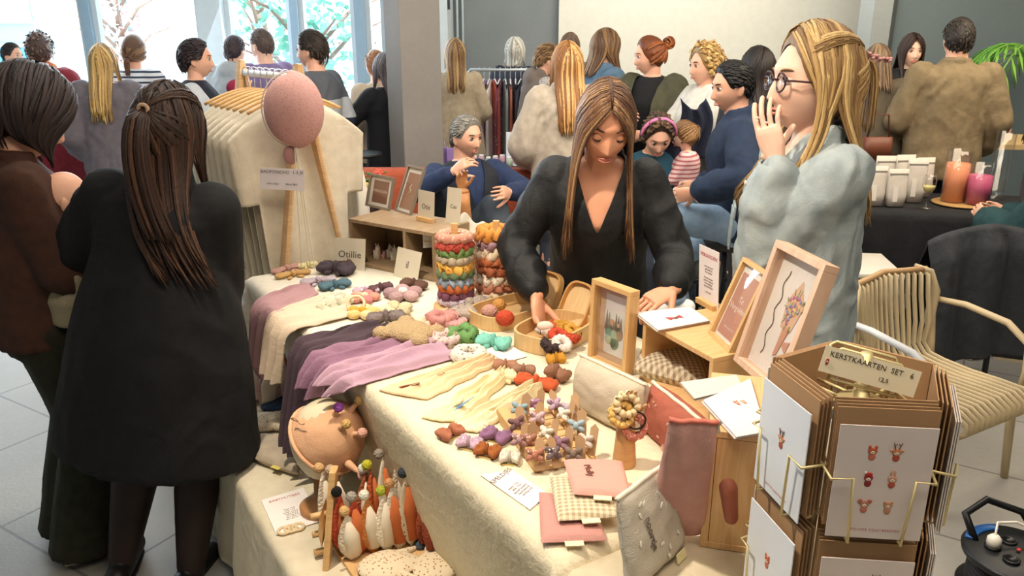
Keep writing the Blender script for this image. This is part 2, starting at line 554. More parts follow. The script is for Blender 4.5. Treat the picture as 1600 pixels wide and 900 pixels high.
def person(label, x, Y, yaw, H=1.68, male=False, child=False, lean=0, twist=0, hip=None, head=(0, 0, 0), hL=None, hR=None, pL=None, pR=None,
           hl=None, hr=None, feet=None, fdir=None, kpole=(0, 1, 0), skin='light', hair=None, tops=(), bottom=None, shoes='2A2624',
           vox=.013, hvox=.006, hands=True, face=0, z0=0, hs=1.0, group=None, bulk=1.0, gape=0, sh=1.0, fgap=.09, roll=0, legk=1.0):
    s = H / 1.7
    rings = RM if male else RF
    zh = hip if hip else .92
    dz = zh - .92
    R3 = lambda ang, ax: Matrix.Rotation(ang, 3, ax)
    # spine
    N = 60; zs = [.92 + (1.5 - .92) * i / N for i in range(N + 1)]; pos = [V((0, 0, zh))]
    A = lambda z: lean * sm((z - .85) / .35)
    for i in range(N):
        a = A(zs[i]); pos.append(pos[-1] + V((0, math.sin(a), math.cos(a))) * (zs[1] - zs[0]))
    def fr(z):
        if z <= .92: return V((0, 0, z + dz)), R3(-A(z) * .5, 'X')
        t = (z - .92) / (zs[1] - zs[0]); i = min(int(t), N - 1); p = pos[i].lerp(pos[i + 1], t - i)
        return p, R3(twist * sm((z - .95) / .3), 'Z') @ R3(-A(z), 'X')
    def ring(z, rx, ry, yo=0):
        c, R = fr(z); return (c + R @ V((0, yo, 0)), R @ V((rx, 0, 0)), R @ V((0, ry, 0)))
    sw = (.178 if male else .155) * sh
    nb, nR = fr(1.46)
    piv = nb + nR @ V((0, .012, .035))
    Rh = R3(head[0], 'Z') @ R3(-head[1], 'X') @ R3(head[2], 'Y')
    hc = piv + Rh @ V((0, .014, .085 * hs))
    Mh = Rh.to_4x4(); Mh.translation = hc
    Mh = Mh @ Matrix.Scale(hs, 4)
    mw = Matrix.Translation((x, Y, z0)) @ Matrix.Rotation(roll, 4, 'Y') @ Matrix.Rotation(yaw, 4, 'Z') @ Matrix.Scale(s, 4)
    inv = mw.inverted()
    skm = mat(SKIN.get(skin, skin), .5, 'skin')
    cR, RR = fr(1.375)
    arms = []
    for sd, tg, pole, hd in ((-1, hL, pL, hl), (1, hR, pR, hr)):
        S = cR + RR @ V((sd * sw, -.005, 0))
        if tg is None: T = S + V((sd * .07, .05, -.5))
        elif len(tg) == 4: T = inv @ V(tg[:3])      # world target
        else: T = V(tg)
        E, W = ik(S, T, .275, .245, pole or (sd * .5, -1, -.3))
        arms.append((sd, S, E, W, hd))
    legs = []
    for sd in (-1, 1):
        h = V((sd * .085, 0, zh - .02))
        f = feet[0 if sd < 0 else 1] if feet else (sd * fgap, -.01, .075)
        f = inv @ V(f[:3]) if len(f) == 4 else V(f)
        K, Aa = ik(h, f, .42, .43, kpole if not isinstance(kpole, list) else kpole[0 if sd < 0 else 1])
        fd = V(fdir[0 if sd < 0 else 1] if fdir else (sd * .15, 1, 0)).normalized()
        legs.append((sd, h, K, Aa, fd))
    # ---- body
    hm = M(); hm.T = Mh
    hm.ell((0, 0, 0), (.0765, .098, .117), nu=56, nv=44, fn=lambda p: head_fn(p, male, child))
    for sd in (-1, 1):
        hm.ell((sd * .073, -.012, -.012), (.008, .019, .031), Matrix.Rotation(sd * .25, 3, 'Z') @ Matrix.Rotation(.15, 3, 'X'), 12, 8)
    hm.T = Matrix()
    nr = .060 if male else .051
    hm.loft([(Mh @ V((0, -.022, -.02)), V((nr, 0, 0)), V((0, nr, 0))), (Mh @ V((0, -.02, -.085)), V((nr, 0, 0)), V((0, nr, 0))), (nb + nR @ V((0, 0, .0)), nR @ V((nr * 1.05, 0, 0)), nR @ V((0, nr * 1.05, 0))),
             (nb - nR @ V((0, 0, .05)), nR @ V((nr * 1.5, 0, 0)), nR @ V((0, nr * 1.2, 0)))], 16)
    parts = [remesh(hm, hvox, 2 if hvox < .005 else 1, None)]
    bm_ = M()
    bm_.loft([ring(z, rx * bulk, ry * bulk, yo) for z, rx, ry, yo in rings], 20)
    for sd, S, E, W, hd in arms:
        bm_.capsule(S, E, .046 * bulk, .037, 12); bm_.capsule(E, W, .037, .026, 12)
    for sd, h, K, Aa, fd in legs:
        bm_.capsule(h, K, .083 * bulk * legk, .054 * legk, 12); bm_.capsule(K, K.lerp(Aa, .35), .054 * legk, .058 * legk, 12); bm_.capsule(K.lerp(Aa, .35), Aa, .058 * legk, .037 * legk, 12)
        bm_.capsule(Aa - V((0, 0, .03)), Aa + fd * .13 - V((0, 0, .05)), .03, .024, 10)
    parts.append(remesh(bm_, vox, 3, None))
    if hands:
        for sd, S, E, W, hd in arms:
            hd = hd or {}
            if hd.get('off'): continue
            gm = M(); f_ = (W - E).normalized()
            fdv = hd.get('fd', None); fdv = R3(-yaw, 'Z') @ V(fdv) if fdv else f_
            pnv = hd.get('pn', None); pnv = R3(-yaw, 'Z') @ V(pnv) if pnv else V((-sd, .2, 0))
            gm.capsule(W - f_ * .05, W, .029, .024, 10)
            th = hd.get('thumb')
            hand_geo(gm, W, fdv, pnv, -sd if not hd.get('flip') else sd, hd.get('curl', .35), s=hd.get('s', .97), thumb=(R3(-yaw, 'Z') @ V(th)) if th else None)
            parts.append(remesh(gm, min(hvox, .0032) if hd.get('fine') else .0045, 1, None))
    me = join_mesh('person', parts, [skm] + ([mat(bottom['tights'], .55, 'fabric', bump=.05)] if bottom and bottom.get('tights') else []))
    if bottom and bottom.get('tights'):
        zt = bottom.get('tz', .9)
        for p in me.polygons:
            if p.center.z < zt: p.material_index = 1
    body = link('person', me, None, mw=mw)
    tag(body, label, 'person', group)
    # ---- clothes
    for t in tops:
        c = M(); ez = t.get('ease', .014)
        hem = t.get('hem', .84); fl = t.get('flare')
        hi = t.get('hi', 1.445)
        rr = []
        zz = hem
        bx, by = interp(rings, hem)[:2]
        while zz < hi + .001:
            rx, ry, yo = interp(rings, zz)
            if t.get('boxy') and zz < 1.25:
                k = t['boxy']; cx_, cy_, _ = interp(rings, 1.27); rx = rx + (cx_ - rx) * k; ry = ry + (cy_ - ry) * k
            if fl and zz < 1.2:
                q = ((1.2 - zz) / (1.2 - hem)) ** t.get('fpow', 1.0); cx_, cy_, _ = interp(rings, 1.2)
                rx = cx_ + (fl[0] - cx_) * q; ry = cy_ + (fl[1] - cy_) * q
            e_ = ez * (1 if zz < 1.38 else max(.35, 1 - (zz - 1.38) * 9))
            rr.append(ring(zz, rx * bulk + e_, ry * bulk + e_, yo)); zz += .04
        rr.append(ring(hi + .004, *(a + ez * .3 for a in interp(rings, hi)[:2])))
        c.loft(rr, 28)
        if hem < .7 and not fl:
            pass
        sl = t.get('sleeve', 1.0); pf = t.get('puff', 0)
        for sd, S, E, W, hd in arms:
            if sl <= 0: continue
            r0, r1, r2 = .050 * bulk + ez, .042 + ez + pf * .5, .031 + ez * .7 + pf
            if sl <= .5:
                c.capsule(S, S.lerp(E, sl * 2), r0, r1, 14)
            else:
                c.capsule(S, E, r0, r1, 14)
                Wc = E.lerp(W, min(1, (sl - .5) * 2)) - (W - E).normalized() * r2 * .75
                c.capsule(E, Wc, r1, r2, 14)
                if pf:
                    c.capsule(E.lerp(W, .55), E.lerp(W, .8), r1 * 1.05, r2, 12)
        if t.get('hood'):
            hb, hR_ = fr(1.43)
            c.ell(hb + hR_ @ V((0, -.095, -.02)), (.12, .055, .095), hR_, 16, 10)
            c.capsule(hb + hR_ @ V((-.08, -.03, .03)), hb + hR_ @ V((.08, -.03, .03)), .04, .04)
        if t.get('collar'):
            hb, hR_ = fr(1.45); q = t['collar']
            pts = [hb + hR_ @ V((math.sin(a) * (.064 + q * .2), -math.cos(a) * (.062 + q * .2), .012 + .01 * math.cos(a))) for a in [(-2.4 + 4.8 * i / 14) for i in range(15)]]
            c.tube(pts, q, 8)
        v_ = t.get('vox', vox)
        cm = remesh(c, v_, t.get('smooth', 3), t['mat'] if isinstance(t['mat'], list) else [t['mat']])
        if t.get('wr', .004): wrinkle(cm, t.get('wr', .004), t.get('wsc', 9))
        cut = t.get('cut')
        b = bmesh.new(); b.from_mesh(cm)
        kill = []
        cb, cRm = fr(1.40)
        for f_ in b.faces:
            q = f_.calc_center_median()
            if hem > .5 and not t.get('shut') and q.z < zh - 0.92 + hem - .012 and abs(q.x) < 1 and lean < .3 and f_.normal.z < -.8: kill.append(f_); continue
            if cut and cut(cRm.transposed() @ (q - cb), q): kill.append(f_)
        bmesh.ops.delete(b, geom=kill, context='FACES')
        bv = [(v, [e.other_vert(v) for e in v.link_edges if e.is_boundary]) for v in b.verts if v.is_boundary]
        for _ in range(14):
            nw = [(v, v.co * .4 + (ns[0].co + ns[1].co) * .3) for v, ns in bv if len(ns) == 2]
            for v, c_ in nw: v.co = c_
        b.to_mesh(cm); b.free()
        co = link(t.get('name', 'sweater'), cm, body)
        if t.get('solid', 0): 
            q = co.modifiers.new('solid', 'SOLIDIFY'); q.thickness = t['solid']; q.offset = 0
        if t.get('post'): t['post'](co, fr, arms)
    if bottom and bottom.get('mat'):
        c = M(); w = bottom.get('w', 0)
        c.loft([ring(z, rx * bulk + .008, ry * bulk + .008, yo) for z, rx, ry, yo in rings[:3]], 20)
        c.loft([(V((0, 0, zh - .13)), V((.15, 0, 0)), V((0, .10, 0))), (V((0, 0, zh - .02)), V((.17, 0, 0)), V((0, .125, 0)))], 20)
        for sd, h, K, Aa, fd in legs:
            c.capsule(h, K, .092 * bulk + w * .4, .062 + w, 14); c.capsule(K, Aa - (Aa - K).normalized() * .02, .062 + w, .044 + w * 1.3, 14)
            if w > .02: c.loft([(K, V((.07 + w, 0, 0)), V((0, .07 + w, 0))), (Aa - V((0, 0, .03)), V((.055 + w * 1.3, 0, 0)), V((0, .06 + w * 1.3, 0)))], 14)
        cm = remesh(c, bottom.get('vox', vox), 3, [bottom['mat']])
        wrinkle(cm, .004, 7)
        link(bottom.get('name', 'trousers'), cm, body)
    if bottom and bottom.get('skirt'):
        z1, w1 = bottom['skirt']
        c = M(); c.loft([ring(z1, w1, w1 * .8), ring(.9, .185, .135), ring(1.0, .155, .115)], 28)
        link('skirt', remesh(c, vox, 2, [bottom['smat']]), body)
    if shoes:
        for sd, h, K, Aa, fd in legs:
            c = M(); sdv = fd.cross(V((0, 0, 1)))
            base = V((Aa.x, Aa.y, 0)) - fd * .065
            zb = Aa.z - .075
            for f0, f1, r, zz in ((0, .05, .042, .045), (.03, .13, .042, .042), (.10, .205, .042, .036)):
                c.capsule(base + fd * f0 + V((0, 0, zb + zz)), base + fd * f1 + V((0, 0, zb + zz - .002)), r, r * .95, 12, .95)
            c.capsule(Aa + V((0, 0, .01)), Aa - V((0, 0, .03)), .045, .045)
            for i_ in range(len(c.v)):
                if c.v[i_].z < zb + .004: c.v[i_].z = zb + .004
            so = link('shoe', remesh(c, .008, 2, [mat(shoes, .5)]), body)
            c = M(); c.T = AX(base + fd * .07 + V((0, 0, zb)), sdv, fd)
            c.prism([(-.038, -.09), (.038, -.09), (.045, .02), (.04, .12), (.015, .155), (-.02, .155), (-.042, .12), (-.043, .02)], .014)
            c.build('sole', [mat('C9B79A' if shoes != '161616' else '111111', .7)], so, smooth=False)
    # ---- face
    if face:
        for sd in (-1, 1):
            m = M(); m.T = Mh
            ec = V((sd * .031, .0735 if face != 2 else .0745, .001))
            if face == 1:
                m.mi = 0; m.ell(ec, (.0125, .0122, .0098), nu=14, nv=10)
                m.mi = 1; m.ell(ec + V((0, .0085, -.001)), (.0064, .0048, .0064), nu=10, nv=6)
                m.mi = 2; m.ell(ec + V((0, .0118, -.001)), (.0026, .0022, .0026), nu=8, nv=6)
                m.build('eye', [mat('D2C8C0', .25), mat('5A6E72' if hair and hair.get('bl') else '4A3224', .25), mat('0A0808', .1)], body)
                m = M(); m.T = Mh
                m.tube([ec + V((-.015 + .03 * i / 8, .0065 + .0065 * math.sin(PI * i / 8), .0105 * math.sin(PI * i / 8) - .001)) for i in range(9)], [.0008, .0018, .0026, .0030, .0030, .0030, .0026, .0018, .0008], 6)
                m.build('eyelid', [mat('3A2620', .6)], body)
            else:       # lowered lids
                m.ell(ec, (.0145, .0125, .0125), nu=14, nv=10); m.build('eyelid', [skm], body)
                m = M(); m.T = Mh
                m.tube([ec + V((-.014 + .028 * i / 8, .0045 + .0075 * math.sin(PI * i / 8), -.0035 - .0055 * math.sin(PI * i / 8))) for i in range(9)], [.0006, .0012, .0018, .002, .002, .002, .0018, .0012, .0006], 6)
                m.build('eyelash', [mat('1E1412', .6)], body)
            m = M(); m.T = Mh
            m.tube([V((sd * (.014 + .034 * i / 6), .0905 - .016 * (i / 6) ** 2, .0225 + .005 * math.sin(PI * (i / 6) * .75))) for i in range(7)], [.0014, .003, .0034, .0032, .0028, .002, .0008], 6, .8)
            m.build('eyebrow', [mat(hair.get('brow', '4A3626') if hair else '4A3626', .8)], body)
        m = M(); m.T = Mh
        for zz, rr_ in ((-.0650, .0028), (-.0715, .0036)):
            m.tube([V((-.024 + .048 * i / 8, .0885 - .0125 * abs(i / 4 - 1) ** 2, zz + (.003 if zz > -.068 else -.002) * math.cos((i / 4 - 1) * 2.6) - .001)) for i in range(9)], [.0008, .6 * rr_, .9 * rr_, rr_, rr_, rr_, .9 * rr_, .6 * rr_, .0008], 8)
        m.build('lips', [mat('C27A6C', .45)], body)
    if hair and tops: hair['off'] = hair.get('foff') or max(hair.get('off', .03), max(t.get('ease', .014) + (.025 if t.get('boxy') else .012) for t in tops))
    if hair: make_hair(body, Mh, hair, rings, fr, sw)
    return body, Mh, fr, arms, mw

def hairline(a, st='long'):
    """a azimuth from front; returns z in head space"""
    a = abs((a + PI) % (2 * PI) - PI)
    if st == 'short':
        pts = [(0, .082), (.55, .076), (.95, .045), (1.25, -.005), (1.5, .012), (1.9, -.03), (2.5, -.062), (PI, -.070)]
    else:
        pts = [(0, .085), (.45, .078), (.8, .052), (1.1, .005), (1.4, -.03), (2.0, -.06), (2.6, -.078), (PI, -.085)]
    for p, q in zip(pts, pts[1:]):
        if a <= q[0]: return p[1] + (q[1] - p[1]) * (a - p[0]) / (q[0] - p[0])
    return pts[-1][1]

EL = V((.0765, .103, .117))
def onskull(d, k=1.0):
    d = V(d).normalized()
    r = 1 / math.sqrt((d.x / EL.x) ** 2 + (d.y / (EL.y * (.95 if d.y > 0 else 1.03))) ** 2 + (d.z / EL.z) ** 2)
    return d * r * k

def make_hair(body, Mh, h, rings, fr, sw):
    rnd = random.Random(h.get('seed', 3))
    cols = h['cols']
    st = h.get('style', 'long')
    mats = [mat(cols[i], .5, 'hair', c2=cols[max(0, i - 1)] if i else None, spec=.35) for i in range(len(cols))]
    vol = h.get('vol', .012)
    m = M(); m.T = Mh
    # cap
    nu, nv = 48, 14
    hl = 'short' if st in ('short', 'bald') else 'long'
    vs = []; fs = []
    for j in range(nv + 1):
        t = j / nv
        for i in range(nu):
            a = 2 * PI * i / nu
            zl = hairline(a, hl) if not h.get('recede') else hairline(a, hl) + .022 * max(0, math.cos(a))
            el1 = math.asin(max(-.95, min(.95, zl / .117)))
            el = PI / 2 + (el1 - PI / 2) * t
            d = V((math.sin(a) * math.cos(el) * EL.x / .1, math.cos(a) * math.cos(el), math.sin(el) * EL.z / .1))
            k = 1.0 + (vol / .1) * (1 - t ** 5) + .006
            if hl == 'long': k += .004
            p = onskull(d, k)
            if p.z < 0 and p.y < 0: p.y *= 1 - .30 * min(1, -p.z / .115)
            q = noise.noise(V((p.x * 60, p.y * 60, p.z * 25))) * h.get('rough', .002)
            vs.append(p * (1 + q * 10 * (1 - t ** 4)))
    for j in range(nv):
        for i in range(nu):
            k = (i + 1) % nu
            fs.append((j * nu + i, j * nu + k, (j + 1) * nu + k, (j + 1) * nu + i))
    m.add(vs, fs)
    def lock(path, w, mi, taper=.35, flat=.35, cen=None):
        n = len(path)
        cen = cen or (Mh @ V((0, -.01, 0)))
        hint = []
        for i, p in enumerate(path):
            o = p - V((cen.x, cen.y, min(cen.z, p.z))); 
            hint.append(o if o.length > 1e-4 else V((0, 1, 0)))
        rr = [w * (.5 + .5 * sm(i / n * 5)) * (1 - (1 - taper) * sm((i / (n - 1) - .45) / .55)) for i in range(n)]
        rr[-1] = w * .12
        m.mi = mi
        # width across, thin along outward hint
        pts = path; rings_ = []
        for i in range(n):
            d = pts[min(i + 1, n - 1)] - pts[max(i - 1, 0)]
            if d.length < 1e-7: d = V((0, 0, -1))
            d.normalize(); o = hint[i] - d * hint[i].dot(d)
            if o.length < 1e-6: o = V((0, 1, 0))
            o.normalize(); u = d.cross(o)
            rings_.append((pts[i], u * rr[i], o * rr[i] * flat))
        m.loft(rings_, 6)
    m.T = Matrix()
    def torso_push(p, extra):
        best = p.copy()
        z = p.z
        for zz in (1.44, 1.40, 1.34, 1.27, 1.18, 1.08, .98):
            c, R = fr(zz); l = R.transposed() @ (p - c)
            if abs(l.z) < .045:
                rx, ry, yo = interp(rings, zz); rx += extra; ry += extra
                l.y -= yo; q = math.sqrt((l.x / rx) ** 2 + (l.y / ry) ** 2)
                if q < 1 and q > 1e-3:
                    l2 = V((l.x, l.y, 0))
                    if abs(l.x) < rx * .85:
                        l2.y = math.copysign(ry * math.sqrt(max(0, 1 - (l.x / rx) ** 2)), l.y)
                    else: l2 = l2 / q
                    l = V((l2.x, l2.y + yo, l.z)); best = c + R @ l; p = best
                break
        return best
    if st in ('long', 'bob', 'halfup', 'pony', 'braid', 'bun'):
        n = h.get('n', 150); L = h.get('len', .35); w = h.get('w', .010)
        a0 = h.get('a0', .95)
        part = h.get('part', 0.0)
        for i in range(n):
            a = a0 + (2 * PI - 2 * a0) * ((i + rnd.random()) / n)
            lat = math.pi - abs(a - math.pi)      # 0 front .. pi back
            sgn = 1 if a < PI else -1
            tf = sm((lat - .6) / 2.2)
            sy = .085 - .15 * tf + rnd.uniform(-.02, .02); 
            sx = part + sgn * .004
            start = V((sx, sy, .1))
            zl = -.035 if st != 'bun' else -.02
            end = V((math.sin(a) * .1, math.cos(a) * .1, zl * (1 if lat < 2.2 else 1)))
            layer = rnd.random()
            kk = 1.0 + vol / .1 * (.8 + .45 * layer) + .015
            path = []
            if st in ('pony', 'braid', 'bun', 'halfup') :
                tie = V(h.get('tie', (0, -.105, .03)))
            gather = st in ('pony', 'braid', 'bun') or (st == 'halfup' and (i % 5) < 2)
            if gather:
                s0 = V((math.sin(a) * .1, math.cos(a) * .1, rnd.uniform(-.06, .03) if lat > 1.2 else rnd.uniform(.03, .085)))
                if st == 'halfup': s0 = V((math.sin(a) * .07, .060 - .03 * tf, rnd.uniform(.055, .105))) if lat < 2 else s0
                for q in range(8):
                    t = q / 7; d = onskull(s0, kk).lerp(onskull(tie, kk), t)
                    path.append(Mh @ onskull(d, kk + .02 * math.sin(PI * t)))
                lock(path, w, rnd.randrange(len(cols)), .6); continue
            for q in range(7):
                t = q / 6
                d = (start.normalized() * (1 - t) + end.normalized() * t)
                pth = onskull(d, kk)
                if pth.z < 0 and pth.y < -.02: pth.y *= 1 - .18 * min(1, -pth.z / .1)
                path.append(Mh @ pth)
            ln = L * rnd.uniform(.82, 1.06) + (h.get('front', 0) if lat < 1.5 else 0)
            p = path[-1].copy(); dr = (path[-1] - path[-2]).normalized()
            steps = max(5, int(ln / .035)); stp = ln / steps
            wav = h.get('wave', .006); ph = rnd.uniform(0, 6.28); fq = rnd.uniform(10, 18)
            drift = V(h.get('drift', (0, 0, 0)))
            out = V((p.x - Mh.translation.x, p.y - Mh.translation.y, 0)).normalized()
            for q in range(steps):
                t = q / steps
                dr = (dr * .62 + (V((0, 0, -1)) + drift * (.3 + t) - out * h.get('tuck', .12) * (1 - t)) * .38).normalized()
                if h.get('bobin') and t > .6: dr = (dr - out * .35).normalized()
                p = p + dr * stp
                pp = p + V((math.sin(ph + fq * t), math.cos(ph * 1.7 + fq * t), 0)) * wav * t
                if st != 'bob' or True: pp = torso_push(pp, h.get('off', .03) + .012 * layer)
                p.y = p.y * .6 + pp.y * .4
                path.append(pp)
            for _ in range(5):
                path = path[:5] + [path[q].lerp((path[q - 1] + path[q + 1]) / 2, .7) for q in range(5, len(path) - 1)] + path[-1:]
            ci = min(len(cols) - 1, int(rnd.random() * len(cols)))
            lock(path, w * rnd.uniform(.7, 1.25), ci, .5)
        if st in ('pony', 'halfup', 'braid', 'bun'):
            T0 = Mh @ onskull(tie, 1 + vol / .1 + .08)
            if st == 'bun':
                br = h.get('bun', .038)
                back = (Mh.to_3x3() @ V(tie)).normalized()
                C = T0 + back * br * .6
                for q in range(26):
                    ax = V((rnd.uniform(-1, 1), rnd.uniform(-1, 1), rnd.uniform(-1, 1))).normalized(); u, w_, _ = frame_of(ax); r_ = br * rnd.uniform(.75, 1.0); a1 = rnd.uniform(0, 6)
                    lock([C + (u * math.cos(a1 + t * .35) + w_ * math.sin(a1 + t * .35)) * r_ for t in range(9)], .009, rnd.randrange(len(cols)), .8, cen=C)
            else:
                np_ = 14 if st == 'braid' else (26 if st == 'pony' else h.get('ntail', 30)); Lp = h.get('tail', .25)
                for q in range(np_):
                    ang = rnd.uniform(0, 6.28); r_ = rnd.uniform(0, .018 if st != 'halfup' else .03)
                    p = T0.copy(); path = [p.copy()]; dr = ((Mh.to_3x3() @ V((0, -.6, .1))).normalized())
                    ns = 10
                    for k in range(ns):
                        dr = (dr * .5 + (V((0, 0, -1)) + V(h.get('drift', (0, 0, 0))) * k / ns) * .5).normalized()
                        p = p + dr * Lp / ns * rnd.uniform(.9, 1.05)
                        spread = 1 - .25 * k / ns if st == 'pony' else 1 + .6 * k / ns
                        pp = p + V((math.cos(ang), math.sin(ang) * .6, 0)) * r_ * spread
                        if st == 'braid': pp = p + V((math.sin(k * 1.6 + ang * .3 + q), math.cos(k * 1.6 + q) * .5, 0)) * .014
                        path.append(torso_push(pp, .03))
                    lock(path, w * 1.1, rnd.randrange(len(cols)), .5)
                mm = M(); mm.T = AX(T0, (1, 0, 0), (0, 0, 1))
                mm.tube([V((math.cos(t) * (.013 if st == 'halfup' else .02), math.sin(t) * .011, 0)) for t in [2 * PI * k / 12 for k in range(12)]], .006, 8, closed=True)
                mm.build('hair_tie', [mat(h.get('tiecol', '6A4A3A'), .6)], body)
    if st in ('short', 'curly', 'bob_curly'):
        n = int(h.get('n', 220) * (1.6 if st == 'short' else 1)); L = h.get('len', .03)
        for i in range(n):
            a = rnd.uniform(0, 2 * PI); zl = hairline(a, 'short' if st == 'short' else 'long')
            z = rnd.uniform(max(zl + .012, -.1), .115)
            c_ = math.sqrt(max(0, 1 - (z / .117) ** 2))
            d = V((math.sin(a) * c_ * .0765, math.cos(a) * c_ * .1, z))
            p = onskull(d, 1 + vol / .1 * .9)
            if h.get('recede') and p.y > .04 and p.z > .05: continue
            nrm = p.normalized()
            fl = V((0, -.8, -.5)) if p.z > 0 else V((0, -.3, -1)); 
            if h.get('fwd'): fl = V((.3, .5, 0)) if p.z > .05 else fl
            fl = (fl - nrm * fl.dot(nrm)).normalized()
            path = []; q_ = p.copy(); dd = (fl + nrm * (.06 if st == 'short' else .25))
            for k in range(6):
                path.append(Mh @ q_)
                if st != 'short':
                    dd = (dd + V((rnd.uniform(-1, 1), rnd.uniform(-1, 1), rnd.uniform(-1, 1))) * .6 - nrm * .12).normalized()
                q_ = q_ + dd * L / 5; q_ = q_ if q_.length > p.length else q_.normalized() * p.length; dd = (dd - nrm * .08)
            lock(path, h.get('w', .0055 if st == 'short' else .008), rnd.randrange(len(cols)), .4, .25 if st == 'short' else .35)
    hb = m.build('hair', mats, body, recalc=False)
    return hb

def mantle(part, fn):
    return part
# ------------------------------------------------------------------ the setting
def struct(o): o['kind'] = 'structure'; return o

def tile_mat():
    m = mat('A8A59D', .5, 'concrete', c2='94918B', scale=.8, spec=.35, key='t')
    m = m.copy(); nt = m.node_tree; N, L = nt.nodes, nt.links
    b = N['Principled BSDF']
    src = b.inputs['Base Color'].links[0].from_socket
    tc = N.new('ShaderNodeTexCoord'); br = N.new('ShaderNodeTexBrick')
    br.offset = 0; br.inputs['Scale'].default_value = 1.0
    br.inputs['Brick Width'].default_value = .6; br.inputs['Row Height'].default_value = .6
    br.inputs['Mortar Size'].default_value = .006; br.inputs['Mortar'].default_value = (.18, .17, .16, 1)
    mp = N.new('ShaderNodeMapping'); mp.inputs['Rotation'].default_value = (0, 0, .55)
    L.new(tc.outputs['Object'], mp.inputs[0]); L.new(mp.outputs[0], br.inputs['Vector'])
    L.new(src, br.inputs['Color1']); L.new(src, br.inputs['Color2'])
    L.new(br.outputs['Color'], b.inputs['Base Color'])
    return m

m = M(); m.box((0, 3.4, -.05), (13.4, 13.2, .1)); struct(m.build('floor', tile_mat(), smooth=False))
m = M(); m.box((0, 3.4, 3.55), (13.4, 13.2, .1)); struct(m.build('ceiling', mat('D8D6D0', .9), smooth=False))
m = M(); m.box((0, -3.1, 1.75), (13.4, .2, 3.5)); struct(m.build('wall_rear', mat('C9C4BA', .9), smooth=False))
m = M(); m.box((-6.7, 3.4, 1.75), (.2, 13.2, 3.5)); struct(m.build('wall_left', mat('C6C8C8', .9), smooth=False))
m = M(); m.box((6.6, 3.4, 1.75), (.2, 13.2, 3.5)); struct(m.build('wall_right', mat('7F8B8C', .9), smooth=False))
# back: concrete wall, cream wall, concrete pilaster, grey-blue wall
conc = mat('7E8486', .85, 'concrete', c2='70767A', scale=1.0)
xw = lambda px, Y: PY(px, 40, Y).x
xa, xb, xc = xw(700, 9.3), xw(873, 9.2), xw(1362, 9.2)
m = M(); m.box(((xa + xb) / 2, 9.45, 1.75), (xb - xa, .3, 3.5)); struct(m.build('wall_back', conc, smooth=False))
m = M(); m.box(((xb + 6.5) / 2, 9.35, 1.75), (6.5 - xb, .3, 3.5)); struct(m.build('wall_back_cream', mat('D4D3C8', .85), smooth=False))
pl, pr = xw(1362, 7.55), xw(1400, 7.45)
m = M(); m.box(((pl + pr) / 2, 7.7, 1.75), (pr - pl, .3, 3.5)); struct(m.build('trim_1', mat('A4A9A8', .85, 'concrete', c2='949A9B'), smooth=False))
m = M(); m.box((pr + .012, 7.56, 1.75), (.03, .05, 3.5)); struct(m.build('trim_2', mat('3F4444', .7), smooth=False))
m = M(); m.box(((pr + .03 + 6.5) / 2, 7.7, 1.75), (6.5 - pr - .03, .24, 3.5)); struct(m.build('wall_back_right', mat('6F7C80', .85, 'concrete', c2='65737A'), smooth=False))

# window wall (Y = 8.6) : sill wall, mullions, panes
YW = 8.6
white = mat('C4CED2', .5); blue = mat('8FA9BC', .5)
wl, wr = -6.6, xw(700, 9.3)
m = M(); m.box(((wl + wr) / 2, YW, .36), (wr - wl, .25, .72)); struct(m.build('wall_back_sill', white, smooth=False, bevel=.01))
m = M(); m.box(((wl + wr) / 2, YW, 3.35), (wr - wl, .25, .3)); struct(m.build('wall_back_lintel', white, smooth=False))
edges = [(-60, 3), (143, 7), (336, 19), (464, 6), (565, 8), (608, 4)]
for k in range(len(edges) - 1):
    (a, wa), (b, wb) = edges[k], edges[k + 1]
    x0, x1 = xw(a + wa, YW), xw(b - wb, YW)
    W = thing('window_%d' % (k + 1), None, None, kind='structure')
    m = M(); d = .05
    for c, s_ in (((x0 + d / 2, YW, 1.96), (d, .09, 2.48)), ((x1 - d / 2, YW, 1.96), (d, .09, 2.48)), (((x0 + x1) / 2, YW, .74), (x1 - x0, .09, .05)), (((x0 + x1) / 2, YW, 3.18), (x1 - x0, .09, .05))):
        m.box(c, s_)
    m.build('window_frame', white, W, smooth=False)
    m = M(); m.box(((x0 + x1) / 2, YW + .01, 1.96), (x1 - x0 - .1, .012, 2.4)); m.build('pane', GLASS, W, smooth=False)
for k, (a, wa) in enumerate(edges):
    xx0, xx1 = xw(a - wa, YW), xw(a + wa, YW)
    m = M(); m.box(((xx0 + xx1) / 2, YW - .02, 1.95), (xx1 - xx0, .28 if k == 2 else .16, 2.7))
    struct(m.build('trim_%d' % (k + 3), white if k == 2 else blue, smooth=False))
